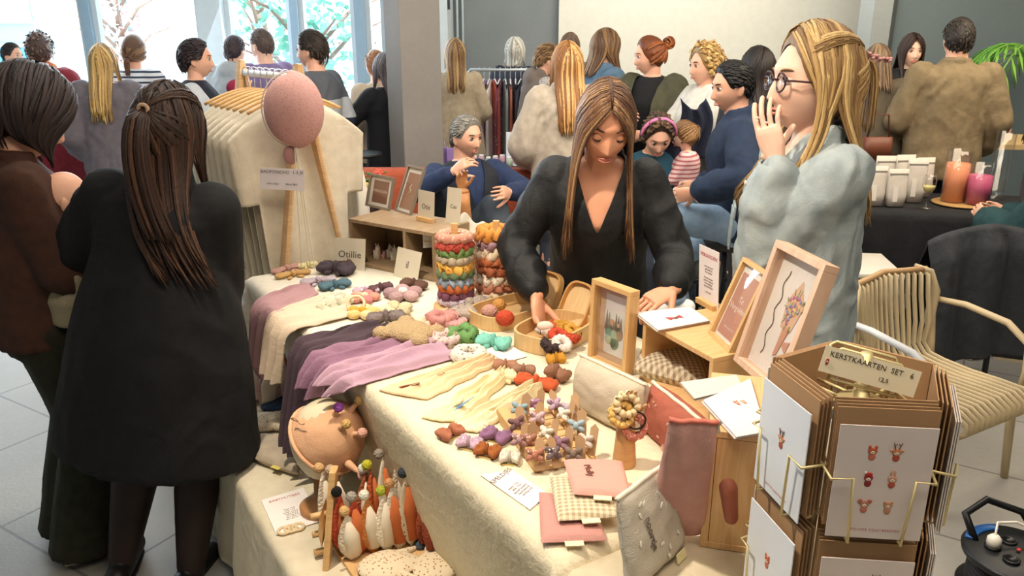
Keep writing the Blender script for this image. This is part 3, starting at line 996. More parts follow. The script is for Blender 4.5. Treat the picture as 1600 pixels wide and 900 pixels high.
# glazed door strip right of the central column
dx0, dx1 = xw(611, YW), xw(699, YW)
D = thing('door_1', None, None, kind='structure')
m = M()
for xx in (dx0 + .04, (dx0 + dx1) / 2 + .12, dx1 - .04): m.box((xx, YW, 1.6), (.08, .1, 3.2))
m.box(((dx0 + dx1) / 2, YW, .05), (dx1 - dx0, .1, .1)); m.box(((dx0 + dx1) / 2, YW, 2.2), (dx1 - dx0, .1, .1))
m.build('door_frame', mat('4A6A86', .5), D, smooth=False)
m = M(); m.box(((dx0 + dx1) / 2, YW + .01, 1.6), (dx1 - dx0 - .1, .012, 3.1)); m.build('pane', GLASS, D, smooth=False)
m = M(); m.box((xw(693, 8.4), YW - .08, 2.0), (.12, .06, .09)); tag(m.build('door_closer', mat('2B3440', .5), smooth=False), 'small dark door closer box on the window frame right of the column', 'door closer')
m = M(); m.box((wr, (YW + 9.3) / 2, 1.75), (.12, 9.3 - YW + .3, 3.5)); struct(m.build('wall_return', white, smooth=False))
# pipe on the concrete wall
m = M(); xx = xw(714, 9.2)
for q in (0, .06): m.tube([(xx + q, 9.26, 0.02), (xx + q, 9.26, 3.45)], .014, 8)
tag(m.build('wall_pipe', mat('A9B7BC', .4)), 'pair of thin pale pipes running up the grey concrete wall', 'pipe')
# the central concrete column
c0 = PY(640, 40, 5.7)
m = M(); m.mi = 0
R = Matrix.Rotation(math.radians(31), 3, 'Z')
m.box((0, 0, 1.74), (.30, .26, 3.5), R)
cl = m.build('trim_20', mat('8E8A86', .85, 'concrete', c2='7E7A77', scale=1.5), smooth=False, bevel=.006, mw=TR((c0.x + .01, 5.75, 0)))
struct(cl)

# ------------------------------------------------------------------ outside
def building(label, x0, x1, Y, h, wall, rows, cols, pane):
    b = thing('building', label, 'building', TR(((x0 + x1) / 2, Y, -1)), 'buildings across the street')
    w = x1 - x0
    m = M(); m.box((0, 2, h / 2), (w, 4, h)); m.build('wall', mat(wall, .8), b, smooth=False)
    for r in range(rows):
        for c in range(cols):
            cx = -w / 2 + w * (c + .5) / cols; cz = 1.6 + r * 3.0
            f = M()
            ww, hh = w / cols * .55, 1.5
            for q in (-1, 1):
                f.box((cx + q * ww / 2, -.03, cz), (.08, .1, hh)); f.box((cx, -.03, cz + q * hh / 2), (ww, .1, .08))
            fo = f.build('window', mat('DDE6EA', .6), b, smooth=False)
            g = M(); g.box((cx, -.01, cz), (ww, .03, hh)); g.build('pane', mat(pane, .15), fo, smooth=False)
        if r: 
            m = M(); m.box((0, -.5, r * 3.0 + .2), (w * .8, .9, .7)); m.build('balcony', mat('F0F2F2', .7), b, smooth=False)
    return b
building('pale blue apartment block with white balconies, left beyond the windows', -19, -10.5, 20, 13, 'A9D8E6', 4, 3, '4E9CC4')
building('white low block far behind the street tree beyond the windows', -9.3, -1.5, 24, 9, 'F4F6F6', 3, 4, 'D2ECEE')
m = M(); m.box((0, 19.2, -.12), (70, 19, .1)); struct(m.build('ground_outside', mat('D8DAD8', .9), smooth=False))
def tree(x, Y, h, label, c, seed):
    rnd = random.Random(seed)
    t = thing('street_tree', label, 'tree', TR((x, Y, 0)), 'street trees')
    m = M(); m.tube([(0, 0, -.1), (.05, 0, h * .4), (0, .1, h * .8)], [.12, .09, .03], 8)
    for k in range(9):
        a = rnd.uniform(0, 6.3); z = h * rnd.uniform(.3, .7)
        m.tube([(0, 0, z), (math.cos(a) * .6, math.sin(a) * .6, z + .6), (math.cos(a) * 1.1, math.sin(a) * 1.1, z + .8)], [.04, .025, .01], 6)
    m.build('trunk', mat('9A8478', .8), t)
    m = M()
    for k in range(420):
        a = rnd.uniform(0, 6.3); r = rnd.uniform(.1, .9) ; z = h * rnd.uniform(.32, 1.0); r *= 1.1 - abs(z / h - .6)
        p = V((math.cos(a) * r, math.sin(a) * r, z)); u = V((rnd.uniform(-1, 1), rnd.uniform(-1, 1), rnd.uniform(-1, 1))).normalized() * .085
        w = u.cross(V((rnd.uniform(-1, 1), rnd.uniform(-1, 1), 1))).normalized() * .06
        m.mi = k % 2
        m.add([p - u, p + w, p + u, p - w], [(0, 1, 2, 3)])
    m.build('leaves', [mat(c[0], .6), mat(c[1], .6)], t, smooth=False)
tree(-4.35, 14.5, 4.2, 'leafy green street tree seen between the window post and the mullion', ('8FD0C0', '6FBFA8'), 1)
tree(-8.2, 17.5, 3.0, 'thin street tree with pinkish leaves in front of the pale blue block', ('E0B0B0', 'B8D8DC'), 2)
tree(-2.9, 12.0, 2.2, 'small green shrub-like tree low behind the man in the striped sweater', ('7ECBB8', '9AD8C8'), 3)
# ------------------------------------------------------------------ the people
BROWN = ['2E1F1B', '3D2A22', '543A2A']
DKB = ['17120F', '211914', '2C211B']
BLOND = ['8A6A42', 'B08D5A', 'CFAE78', 'DCC08E']
DBLOND = ['6E5238', '8E6E49', 'B28F5F', 'C9A873']
GREY = ['8B8880', 'A8A59C', 'C2BEB4']
def fab(c, **k): return mat(c, k.pop('rough', .85), 'fabric', **k)

# -- foreground, seen from behind
SX = math.radians
def vcut(depth, k=1.0, y0=.0):
    return lambda q, w: q.y > y0 and q.z > -depth and abs(q.x) < (q.z + depth) * k

coatm = mat('131518', .9, 'fabric', c2='0F1013', bump=.35, sheen=0)
P1 = person('woman with long half-up brown hair in a dark cord overshirt, back to us', -1.215, 2.30, SX(0), 1.63, skin='light',
    hL=(-.13, .22, 1.03), hR=(.02, .28, 1.08), pL=(-1.4, -.1, -.35), pR=(.2, -.1, -1), head=(SX(-3), SX(4), 0), hs=1.09,
    hair=dict(cols=['2C1D18', '35241B', '442D22', '5E4130'], n=420, len=.40, w=.0065, vol=.020, style='halfup', a0=1.0, tie=(-.01, -.115, .065), tail=.40, ntail=90, drift=(.62, 0, 0), wave=.016, off=.04, seed=5, front=-.05, tiecol='B89A80'),
    tops=[dict(name='overshirt', mat=coatm, hem=.545, flare=(.285, .21), fpow=.65, ease=.034, puff=.024, wr=.008, wsc=7, collar=.02, vox=.011, shut=1)],
    bottom=dict(tights='2C1E1B', tz=.8), shoes='161616', vox=.011, hvox=.005, fgap=.12, hands=True, bulk=1.05, sh=.98, roll=.145, legk=1.35)

P2 = person('woman with a dark bob, brown jumper and wide olive trousers at the left edge', -1.56, 2.50, SX(-50), 1.65, skin='light',
    head=(SX(4), SX(24), 0), hs=1.14, hL=(-.16, .27, 1.08), hR=(.16, .27, 1.0), twist=.0,
    hair=dict(cols=['231A1A', '2E2322', '3B2D2A'], n=340, len=.11, w=.009, vol=.028, style='bob', a0=.95, bobin=1, tuck=.4, wave=.003, off=.02, seed=8),
    tops=[dict(name='jumper', mat=fab('4A2D20', c2='3A2219'), hem=.84, boxy=1, ease=.032, puff=.02, wr=.007, collar=.018)],
    bottom=dict(mat=fab('2C2D1C', c2='1F2014'), w=.055), shoes='3A2C22', vox=.012, hvox=.005, hands=False)

# -- the seller behind the table
SELL = person('woman with long highlighted hair in a black blouse bending over the table', .30, 2.68, SX(172), 1.66, skin='warm', lean=.30, hs=1.10, sh=.95,
    head=(SX(10), SX(24), SX(-3)), hR=(*PY(838, 462, 2.38), 0), hL=(*PY(1050, 452, 2.26), 0), pR=(.7, -.6, -.2), pL=(-.35, -1, -.4),
    hr=dict(fd=(.10, -.50, -.86), pn=(.75, -.35, .1), curl=.55, fine=1, s=1.05, thumb=(.75, -.4, -.6)), hl=dict(fd=(-.75, -.4, -.25), pn=(0, .2, -1), curl=.5, fine=1),
    face=2, hvox=.0032, vox=.012,
    hair=dict(cols=['54392A', '6B4A34', '8A6848', 'AE8B60'], n=460, len=.36, w=.0048, vol=.010, style='long', a0=.78, off=.04, tuck=-.12, wave=.010, seed=11, front=.03, brow='3E2A20', part=.004),
    tops=[dict(name='blouse', mat=mat('0D0E11', .6, 'fabric', c2='0E0F12', bump=.4), hem=.86, ease=.018, puff=.008, wr=.006, collar=.014, vox=.009, boxy=.5, cut=vcut(.155, .40, .0))],
    bottom=dict(mat=fab('1D1E24'), w=.01))[0]

denimm = mat('A9B4B6', .85, 'fabric', c2='93A0A6', bump=.45, scale=.9)
def shirt_details(co, fr, arms):
    c, R = fr(1.1)
    for k in range(6):
        z = .78 + .11 * k; c, R = fr(z); q = M(); q.T = AX(c + R @ V((0, .185 - .04 * abs(z - 1.1), 0)), (1, 0, 0), (0, 0, 1))
        q.ell((0, 0, 0), (.008, .008, .003), nu=12, nv=6); q.build('button', mat('D8D4C8', .3), co)
    sd, S, E, W, hd = arms[0]
    d = (W - E).normalized(); u, w, _ = frame_of(d)
    q = M(); p = W - d * .035
    q.loft([(p - d * .03, u * .046, w * .046), (p + d * .028, u * .043, w * .043), (p + d * .028, u * .037, w * .037), (p - d * .03, u * .040, w * .040)], 24, caps=False)
    q.build('cuff', denimm, co)
    for a in (-.6, 2.2):
        q = M(); q.T = AX(p + (u * math.cos(a) + w * math.sin(a)) * .0455, d, u * -math.sin(a) + w * math.cos(a)); q.ell((0, 0, 0), (.008, .008, .003)); q.build('button', mat('E8E4DA', .3), co)
    for sx_ in (-1, 1):
        c, R = fr(1.2); q = M(); q.T = AX(c + R @ V((sx_ * .085, .172, -.01)), (1, -sx_ * .35, 0), (0, -.05, 1))
        q.box((0, 0, 0), (.10, .11, .006)); q.box((0, .05, .003), (.104, .035, .006)); q.build('pocket', mat('9AA7AC', .85, 'fabric', c2='84929A'), co, bevel=.002)
DEN, dMh, dfr, darms, dmw = person('blonde woman in round glasses and a light denim shirt, hand over her mouth', .83, 2.22, SX(96), 1.77, skin='pale', hs=1.10,
    head=(SX(2), SX(-3), 0), hL=(*PY(1213, 252, 2.09), 0), hR=(*PY(1180, 385, 2.2), 0), pL=(-.35, -1.5, -1.3), pR=(.5, -1, -.4),
    hl=dict(fd=(-.30, .16, .93), pn=(.75, .6, .15), curl=.2, fine=1, s=.98, thumb=(.75, -.1, .65)), hr=dict(fd=(.6, -.5, 0), pn=(.3, .3, .2), curl=.6),
    face=1, hvox=.0032, vox=.012,
    hair=dict(cols=['8E6E48', 'A98757', 'C4A26C', 'D8BC86'], n=560, len=.31, foff=.034, w=.0058, vol=.017, style='halfup', a0=1.35, tie=(-.0, -.105, .055), tail=.20, ntail=30, wave=.018, off=.04, seed=21, tuck=-.15, brow='8A6A48', bl=1, front=-.03),
    tops=[dict(name='denim_shirt', mat=denimm, hem=.70, ease=.022, puff=.006, wr=.011, wsc=13, collar=.016, vox=.009, boxy=.8, cut=vcut(.06, .5), post=shirt_details)],
    bottom=dict(mat=fab('4F6276'), w=.01))
def glasses(label, body, Mh, mw, c, r=.0215):
    g = thing('glasses', label, 'glasses', mw @ Mh)
    for sd in (-1, 1):
        m = M(); m.tube([V((sd * .031 + math.cos(a) * r, .097 - .004 * abs(math.cos(a)), -.002 + math.sin(a) * r)) for a in [2 * PI * k / 28 for k in range(28)]], .0022, 8, closed=True)
        rim = m.build('rim', mat(c, .35), g)
        m = M(); m.prism([(math.cos(q * PI / 12) * r, math.sin(q * PI / 12) * r) for q in range(24)], .0008, Matrix.Rotation(PI / 2, 3, 'X'), (sd * .031, .0955, -.002)); m.build('lens', GLASS, g)
        m = M(); m.tube([(sd * .052, .096, .004), (sd * .068, .082, .004), (sd * .079, .04, .003), (sd * .080, -.005, .0), (sd * .078, -.025, -.018)], [.0022, .0024, .0024, .0022, .002], 8); m.build('temple', mat(c, .35), g)
    m = M(); m.tube([(-.010, .096, .003), (0, .099, .006), (.010, .096, .003)], .0022, 8); m.build('bridge', mat(c, .35), g)
    return g
glasses('round dark maroon glasses worn by the blonde woman in the denim shirt', DEN, dMh, dmw, '3A1C22')

def kid_hair(c, **k): return dict(cols=c, **k)
W_ = lambda px, py, Y: (*PY(px, py, Y), 0)

person('grey-haired seated man in navy jumper and quilted vest holding up one hand', -.25, 4.62, SX(205), 1.70, male=True, skin='tan', hip=.53, lean=-.16, head=(SX(20), SX(2), 0), face=1, hvox=.005,
    feet=[W_(800, 430, 4.1), W_(770, 440, 4.2)], kpole=[(.1, .6, 1), (-.4, .6, 1)], hR=W_(708, 268, 4.25), hL=W_(795, 300, 4.35), pR=(1, 0, -.6), pL=(-1, 0, -.4), hr=dict(fd=(.5, -.2, .4), curl=.5),
    hair=dict(cols=['77736B', '9A958B', 'B5B0A6'], style='short', vol=.012, n=260, seed=2, brow='77736B'),
    tops=[dict(name='jumper', mat=fab('26365A', c2='1F2C4A'), hem=.84, ease=.022, wr=.006, shut=1), dict(name='vest', mat=fab('20232C'), hem=.86, ease=.04, sleeve=0, wr=.007, shut=1, cut=vcut(.3, .25))],
    bottom=dict(mat=fab('3E4650'), w=.015))
person('dark-haired man in a navy half-zip and light jeans perched on a stool, facing left', 1.16, 4.0, SX(78), 1.70, male=True, skin='tan', hip=.86, lean=.12, head=(SX(22), SX(6), 0), face=1, hvox=.005,
    feet=[W_(1052, 470, 3.6), W_(1068, 520, 4.15)], kpole=(0, 1, .8), hL=W_(1085, 300, 3.75), hR=W_(1090, 290, 4.1), pL=(-1, -.5, -.6), hl=dict(curl=.5),
    hair=dict(cols=['0E0C0D', '161314', '1E1A1A'], style='short', vol=.013, n=260, seed=4, brow='15110F'),
    tops=[dict(name='half_zip_jumper', mat=fab('1E2F49', c2='17253B', bump=.4), hem=.84, ease=.03, puff=.012, wr=.007, collar=.02, shut=1)],
    bottom=dict(mat=fab('8FA9C4', c2='7C98B6'), w=.014), shoes='E4E2DC')
person('woman with long golden hair in an oversized oatmeal jumper, back to us', .33, 4.9, SX(6), 1.69, hR=(.2, .22, 1.02), hL=(-.2, .22, 1.02),
    hair=dict(cols=['8A5C34', 'A9763F', 'C99657', 'DDB478'], n=260, len=.34, w=.010, vol=.022, style='long', a0=.9, wave=.016, off=.035, seed=13),
    tops=[dict(name='jumper', mat=mat('BDB1A0', .9, 'fabric', c2='A99C8B', sheen=.3), hem=.80, boxy=1.0, ease=.05, puff=.03, wr=.01, collar=.03)], bottom=dict(mat=fab('3C4452')), hands=False)
person('woman with a blond ponytail in a long belted beige coat, back to us', -.47, 6.9, SX(8), 1.69, hR=(.19, .18, 1.0),
    hair=dict(cols=DBLOND, n=130, len=.26, w=.012, vol=.014, style='long', seed=31),
    tops=[dict(name='coat', mat=fab('B7A88F', c2='A5967E'), hem=.42, flare=(.27, .20), fpow=.8, ease=.022, wr=.006, collar=.02, vox=.014, shut=1)], bottom=dict(mat=fab('3A3A40')), vox=.016, hvox=.008)
person('woman with a white-blond bob behind the clothes rail, seen from behind', .02, 7.95, SX(-20), 1.68, hair=dict(cols=GREY + ['D8D4C8'], n=120, len=.1, w=.013, vol=.018, style='bob', seed=32),
    tops=[dict(name='jacket', mat=fab('262B38'), hem=.75, ease=.03)], bottom=dict(mat=fab('2A2C34')), vox=.016, hvox=.008)
person('short-haired woman in grey hooded gilet with patterned sleeves, facing right', .20, 6.75, SX(-72), 1.66, lean=.1, face=1, hvox=.007, head=(0, SX(18), 0), hL=(-.15, .4, 1.05), hR=(.15, .4, 1.05),
    hair=dict(cols=['6E5236', '8B6B47', 'A88558'], style='short', vol=.022, n=260, len=.045, seed=33, w=.011),
    tops=[dict(name='patterned_blouse', mat=mat('B8B2AE', .8, 'speckle', c2='3C3A40', scale=.9), hem=.8, ease=.02), dict(name='gilet', mat=fab('7A6E66'), hem=.60, boxy=1, ease=.045, sleeve=0, hood=1)], bottom=dict(mat=fab('33363E')), vox=.015)
person('brown-haired person mostly hidden behind the golden-haired woman', .54, 7.7, SX(10), 1.73, hair=dict(cols=['4A3626', '5E4632', '77593D'], n=110, len=.1, w=.012, vol=.012, style='bob', seed=34),
    tops=[dict(name='jacket', mat=fab('3A3F4A'), hem=.8, ease=.03)], bottom=dict(mat=fab('2A2C34')), vox=.016, hvox=.008, hands=False)
person('woman with shoulder-length brown hair in a blue denim jacket, arms folded, facing right', .67, 6.15, SX(-62), 1.77, face=1, hvox=.006, hL=(.10, .25, 1.15), hR=(-.10, .28, 1.12), pL=(-1, 0, -.7), pR=(1, 0, -.7),
    hair=dict(cols=['5B4330', '7A5B3F', '9A7850'], n=170, len=.16, w=.011, vol=.013, style='long', a0=.95, seed=35),
    tops=[dict(name='denim_jacket', mat=fab('5F7C96', c2='4E6A85'), hem=.86, boxy=.7, ease=.032, puff=.012, wr=.007, collar=.018)], bottom=dict(mat=fab('2F3A4C')), vox=.014)
person('woman with an auburn bun in an olive jacket over black, holding a small drink', .95, 5.6, SX(148), 1.73, face=1, hvox=.006, head=(SX(-50), SX(6), 0), hR=(.06, .30, 1.22), hL=(-.06, .26, 1.10), pL=(-1, -.2, -.6), pR=(1, -.2, -.6), hr=dict(curl=.7), hl=dict(curl=.5),
    hair=dict(cols=['6E3A1E', '8E4F29', 'B06B3A'], n=130, len=.05, w=.010, vol=.012, style='bun', tie=(0, -.11, .055), bun=.042, seed=36),
    tops=[dict(name='top', mat=fab('141518'), hem=.8, ease=.018), dict(name='jacket', mat=fab('4E4E3C', c2='424331'), hem=.72, boxy=1, ease=.045, puff=.014, wr=.008, cut=vcut(.7, .13))], bottom=dict(mat=fab('3F4038')), vox=.013)
person('blonde woman with glasses in a white jumper with a navy coat over her arm', 1.22, 5.15, SX(108), 1.68, face=1, hvox=.006, head=(SX(0), 0, 0), hR=(.05, .28, 1.08), hL=(-.08, .3, 1.05), pL=(-1, -.2, -.6), pR=(1, -.2, -.6),
    hair=dict(cols=['A8844E', 'CBA868', 'E2C688'], style='curly', vol=.026, n=420, len=.04, w=.012, seed=37),
    tops=[dict(name='jumper', mat=fab('D6D3CA', c2='C6C2B8'), hem=.84, boxy=.8, ease=.035, puff=.02, wr=.007, collar=.016)], bottom=dict(mat=fab('6E8096')), vox=.014)
person('dark-haired person just behind the seated man in the navy half-zip', 1.42, 4.75, SX(15), 1.67, hair=dict(cols=DKB, n=140, len=.2, w=.012, vol=.018, style='long', seed=38),
    tops=[dict(name='jumper', mat=fab('2A2C33'), hem=.84, ease=.03)], bottom=dict(mat=fab('30323A')), vox=.016, hvox=.008, hands=False)
CURL = person('curly-haired woman sitting and bending toward the toddler, pink hairband', .78, 4.72, SX(196), 1.66, hip=.62, lean=.28, head=(SX(-15), SX(30), 0), face=1, hvox=.006,
    feet=[(-.1, .42, .08), (.1, .42, .08)], hL=(-.1, .42, .85), hR=(.12, .4, .85),
    hair=dict(cols=['3E2D22', '5A4230', '7C5C40'], style='curly', vol=.016, n=380, len=.03, w=.010, seed=39),
    tops=[dict(name='top', mat=fab('1E4A5E'), hem=.84, ease=.02, shut=1)], bottom=dict(mat=fab('2E3440')), vox=.014)
hb_ = M(); hb_.T = CURL[1]; hb_.tube([V((math.cos(a) * .098, .02, .02 + math.sin(a) * .112)) for a in [PI * k / 16 for k in range(17)]], .014, 8, .6); hb_.build('hairband', fab('D27AA8'), CURL[0])
KID = person('toddler in a pink and white striped top with a small ponytail, facing left', 1.01, 4.62, SX(70), .84, child=True, skin='pale', hs=1.5, z0=.40, head=(SX(5), SX(8), 0), hL=(-.06, .33, 1.2), hR=(.06, .33, 1.2), hands=True, face=1, bulk=1.25,
    hair=dict(cols=['7E5B3B', '9B744B', 'BA9161'], n=130, len=.05, w=.010, vol=.006, style='pony', tie=(0, -.10, .06), tail=.16, seed=40),
    tops=[dict(name='striped_top', mat=mat('E8C6C4', .85, 'stripes', c2='B8646A', scale=20), hem=.8, ease=.02, puff=.01, shut=1)], bottom=dict(mat=fab('B88A88')), vox=.014, hvox=.006)[0]
person('woman in an olive jacket bent over the jewellery stall, back to us', 2.50, 5.6, SX(-12), 1.70, lean=.22, head=(0, SX(30), 0), hR=(.15, .42, 1.0), hL=(-.15, .42, 1.0),
    hair=dict(cols=['5A4634', '77604A', '9A8160'], n=150, len=.2, w=.012, vol=.014, style='long', seed=41),
    tops=[dict(name='jacket', mat=fab('5F5544', c2='51493A'), hem=.74, boxy=1, ease=.04, puff=.02, wr=.008)], bottom=dict(mat=fab('3A4656')), vox=.014, hvox=.008)
person('woman with long dark hair in a black jacket behind the jewellery stall', 3.22, 6.75, SX(176), 1.72, face=1, hvox=.005, skin='pale', hs=1.05,
    hair=dict(cols=['1A1210', '2A1A15', '4A2C20'], n=190, len=.36, w=.010, vol=.014, style='long', a0=.8, seed=42, brow='1A1210'),
    tops=[dict(name='jacket', mat=fab('14161A', bump=.5), hem=.75, ease=.035, puff=.015, wr=.009)], bottom=dict(mat=fab('1A1C20')), vox=.013)
person('tall man with cropped dark hair in a khaki shirt, back to us', 2.86, 5.35, SX(-10), 1.84, male=True, hL=(-.22, .22, 1.0), hR=(.27, .12, .92), sh=1.05,
    hair=dict(cols=['26201C', '332A24', '3E342C'], style='short', vol=.014, n=260, seed=43),
    tops=[dict(name='khaki_shirt', mat=fab('857458', c2='75654A', bump=.5), hem=.78, boxy=.9, ease=.035, puff=.012, wr=.009, collar=.016, sleeve=.95)], bottom=dict(mat=fab('33415A')), vox=.012)
person('person in a dark brown jacket cut off at the right edge', 2.93, 4.25, SX(60), 1.66, hair=dict(cols=['3A241C', '4E3226', '6A4634'], n=150, len=.32, w=.012, vol=.016, style='long', seed=44),
    tops=[dict(name='jacket', mat=fab('4A4548', c2='3C383C'), hem=.6, boxy=1, ease=.04, wr=.008, shut=1)], bottom=dict(mat=fab('2A2A2E')), vox=.014)
person('person in a dark teal jumper seated at the right edge, cut off by the frame', 2.86, 3.95, SX(30), 1.72, hip=.50, lean=.15, feet=[(-.1, .4, .08), (.1, .4, .08)], hL=(-.1, .4, .8), hR=(.1, .4, .8),
    hair=dict(cols=['3A241C', '4E3226'], n=120, len=.2, w=.012, vol=.014, style='long', seed=45),
    tops=[dict(name='jumper', mat=fab('1F4347', c2='19383D'), hem=.84, ease=.05, boxy=1, puff=.02, wr=.007, shut=1)], bottom=dict(mat=fab('2A2A2E')), vox=.014, hvox=.008)
# -- left, in front of the windows
person('man with short dark hair peeking in at the top left corner', -4.82, 8.0, SX(-100), 1.64, male=True, face=1, hvox=.008, hair=dict(cols=['2A2422', '3A302A'], style='short', vol=.012, n=150, seed=50),
    tops=[dict(name='jacket', mat=fab('8C9470'), hem=.8, ease=.03)], bottom=dict(mat=fab('3A3C44')), vox=.016)
person('woman in a dark red coat with an orange scarf, back to us by the window', -3.52, 6.2, SX(8), 1.74, hs=1.05, hair=dict(cols=['5A4640', '6E5850', '8A7268'], style='curly', vol=.012, n=220, len=.03, seed=51),
    tops=[dict(name='coat', mat=fab('8E2C38', c2='7C2430'), hem=.6, boxy=1, ease=.045, puff=.02, wr=.007), dict(name='scarf', mat=fab('C06A38'), hem=1.37, hi=1.50, ease=.035, sleeve=0, wr=.008, collar=.035)], bottom=dict(mat=fab('2C2E38')), vox=.015, hvox=.008)
person('woman with long ombre blond hair in a loose grey top, back to us', -2.74, 5.55, SX(10), 1.68, hR=(.15, .25, 1.05), hL=(-.2, .1, .95),
    hair=dict(cols=['8A7048', 'B8935A', 'D8B06A', 'E6C684'], n=180, len=.34, w=.011, vol=.010, style='long', seed=52, wave=.012, off=.03),
    tops=[dict(name='loose_top', mat=fab('736C74', c2='656069'), hem=.76, boxy=1, ease=.045, puff=.02, wr=.009)], bottom=dict(mat=fab('20242E')), vox=.014, hvox=.008)
person('woman with a brown braid in a navy and white striped top, back to us', -2.98, 6.55, SX(-10), 1.73, hR=(.15, .25, 1.05), hL=(-.15, .25, 1.05),
    hair=dict(cols=['6A4E3A', '86664A', 'A2805E'], n=110, len=.1, w=.010, vol=.010, style='braid', tie=(.01, -.105, -.04), tail=.14, seed=53),
    tops=[dict(name='striped_top', mat=mat('E2E6EA', .85, 'stripes', c2='39445A', scale=26), hem=.78, boxy=1, ease=.035, puff=.012, wr=.006)], bottom=dict(mat=fab('4A5A74')), vox=.014, hvox=.008)
person('woman with short dark hair in a dark gilet raising her hand, facing right', -2.15, 5.6, SX(-78), 1.70, face=1, hvox=.005, hR=(.20, .30, 1.36), hL=(-.12, .34, 1.12), pR=(.4, .6, -1), pL=(-1, 0, -.7), hr=dict(fd=(0, 0, 1), curl=.9), hs=1.02,
    hair=dict(cols=['241C20', '33282A', '443438'], style='short', vol=.020, n=260, len=.045, w=.011, seed=54),
    tops=[dict(name='top', mat=fab('C4CAD0'), hem=.84, ease=.018, sleeve=.5), dict(name='gilet', mat=fab('1E2230'), hem=.80, ease=.036, sleeve=0, wr=.006)], bottom=dict(mat=fab('20242E')), vox=.013)
person('person with cropped brown hair in a grey hooded jacket, back to us', -2.34, 7.0, SX(-15), 1.72, male=True, hair=dict(cols=['3A3034', '4A3E40'], style='short', vol=.012, n=180, seed=55),
    tops=[dict(name='hooded_jacket', mat=fab('A8AEB0'), hem=.8, boxy=1, ease=.045, hood=1)], bottom=dict(mat=fab('2C3038')), vox=.016, hvox=.008)
person('balding man in a white shirt and lilac cardigan looking left', -1.93, 6.5, SX(60), 1.78, male=True, face=1, hvox=.005, skin='pale', hair=dict(cols=['5A4C48', '6E5E58'], style='short', vol=.006, n=160, seed=56, recede=1, len=.02),
    tops=[dict(name='shirt', mat=fab('E4E6EA'), hem=.84, ease=.016), dict(name='cardigan', mat=fab('8A7AA6', c2='7A6A96'), hem=.8, ease=.036, cut=vcut(.6, .2))], bottom=dict(mat=fab('2C3038')), vox=.014)
STRM = mat('5C6068', .9, 'fabric')
def colourblock(co, fr, arms):
    me = co.data
    me.materials.append(mat('C2C6CA', .9, 'fabric')); me.materials.append(mat('2C3446', .9, 'fabric'))
    for p in me.polygons:
        z = p.center.z
        p.material_index = 0 if z > 1.27 else (1 if z > 1.13 else 2)
person('man with dark tousled hair in a grey, white and navy block jumper, facing left', -1.36, 5.75, SX(74), 1.76, male=True, face=1, hvox=.005, hL=(-.18, .12, .98), hR=(.18, .12, .98),
    hair=dict(cols=['2E2622', '40342C', '54443A'], style='short', vol=.020, n=260, len=.04, seed=57),
    tops=[dict(name='block_jumper', mat=STRM, hem=.82, ease=.026, puff=.01, wr=.006, post=colourblock)], bottom=dict(mat=fab('1E2430')), vox=.013)
person('person in a black t-shirt half hidden behind the concrete column', -.93, 6.15, SX(40), 1.60, hL=(-.28, .34, 1.08), pL=(-1, -.6, -.5),
    hair=dict(cols=['4A4448', '5A5254', '6E6462'], n=150, len=.2, w=.012, vol=.012, style='long', seed=58),
    tops=[dict(name='t_shirt', mat=fab('14161C'), hem=.5, flare=(.2, .15), ease=.03, sleeve=.42, shut=1)], bottom=dict(mat=fab('16181E')), vox=.013)
person('person with light ginger hair in a beige top beside the column', -1.06, 6.5, SX(30), 1.61, hair=dict(cols=['A8744A', 'C08E60'], style='short', vol=.016, n=160, len=.04, seed=59),
    tops=[dict(name='beige_top', mat=fab('CDBFA8'), hem=.8, ease=.03)], bottom=dict(mat=fab('4A4E5A')), vox=.016, hvox=.008)
# -- baby carried by the woman in brown
def baby():
    p = PY(97, 312, 2.42)
    b, Mh_, _, _, _ = person('bald baby in a pale knitted cardigan held in the arms of the brown-jumper woman', p.x - .02, p.y, SX(-40), .70, child=True, skin='light', hs=1.8, z0=p.z - .61, head=(SX(-10), SX(12), 0), hands=True, bulk=1.3,
        feet=[(-.1, .25, .45), (.1, .25, .45)], hip=.75, shoes=None, hvox=.005,
        tops=[dict(name='cardigan', mat=mat('A89C80', .9, 'knit'), hem=.7, ease=.03, shut=1, puff=.01)], bottom=dict(mat=fab('8E8468')), vox=.014)
    b['label'] = 'bald baby in a pale cardigan held by the woman in the brown jumper'
baby()
# ------------------------------------------------------------------ tables
ZT = .88
O_ = P(393, 437, ZT)
U_ = (P(870, 875, ZT) - O_).normalized(); N_ = V((-U_.y, U_.x, 0))
ANG = math.atan2(U_.y, U_.x)
def T(s, t, z=ZT): return V((O_.x, O_.y, z)) + U_ * s + N_ * t
def st(p):
    d = V((p[0] - O_.x, p[1] - O_.y, 0)); return d.dot(U_), d.dot(N_)

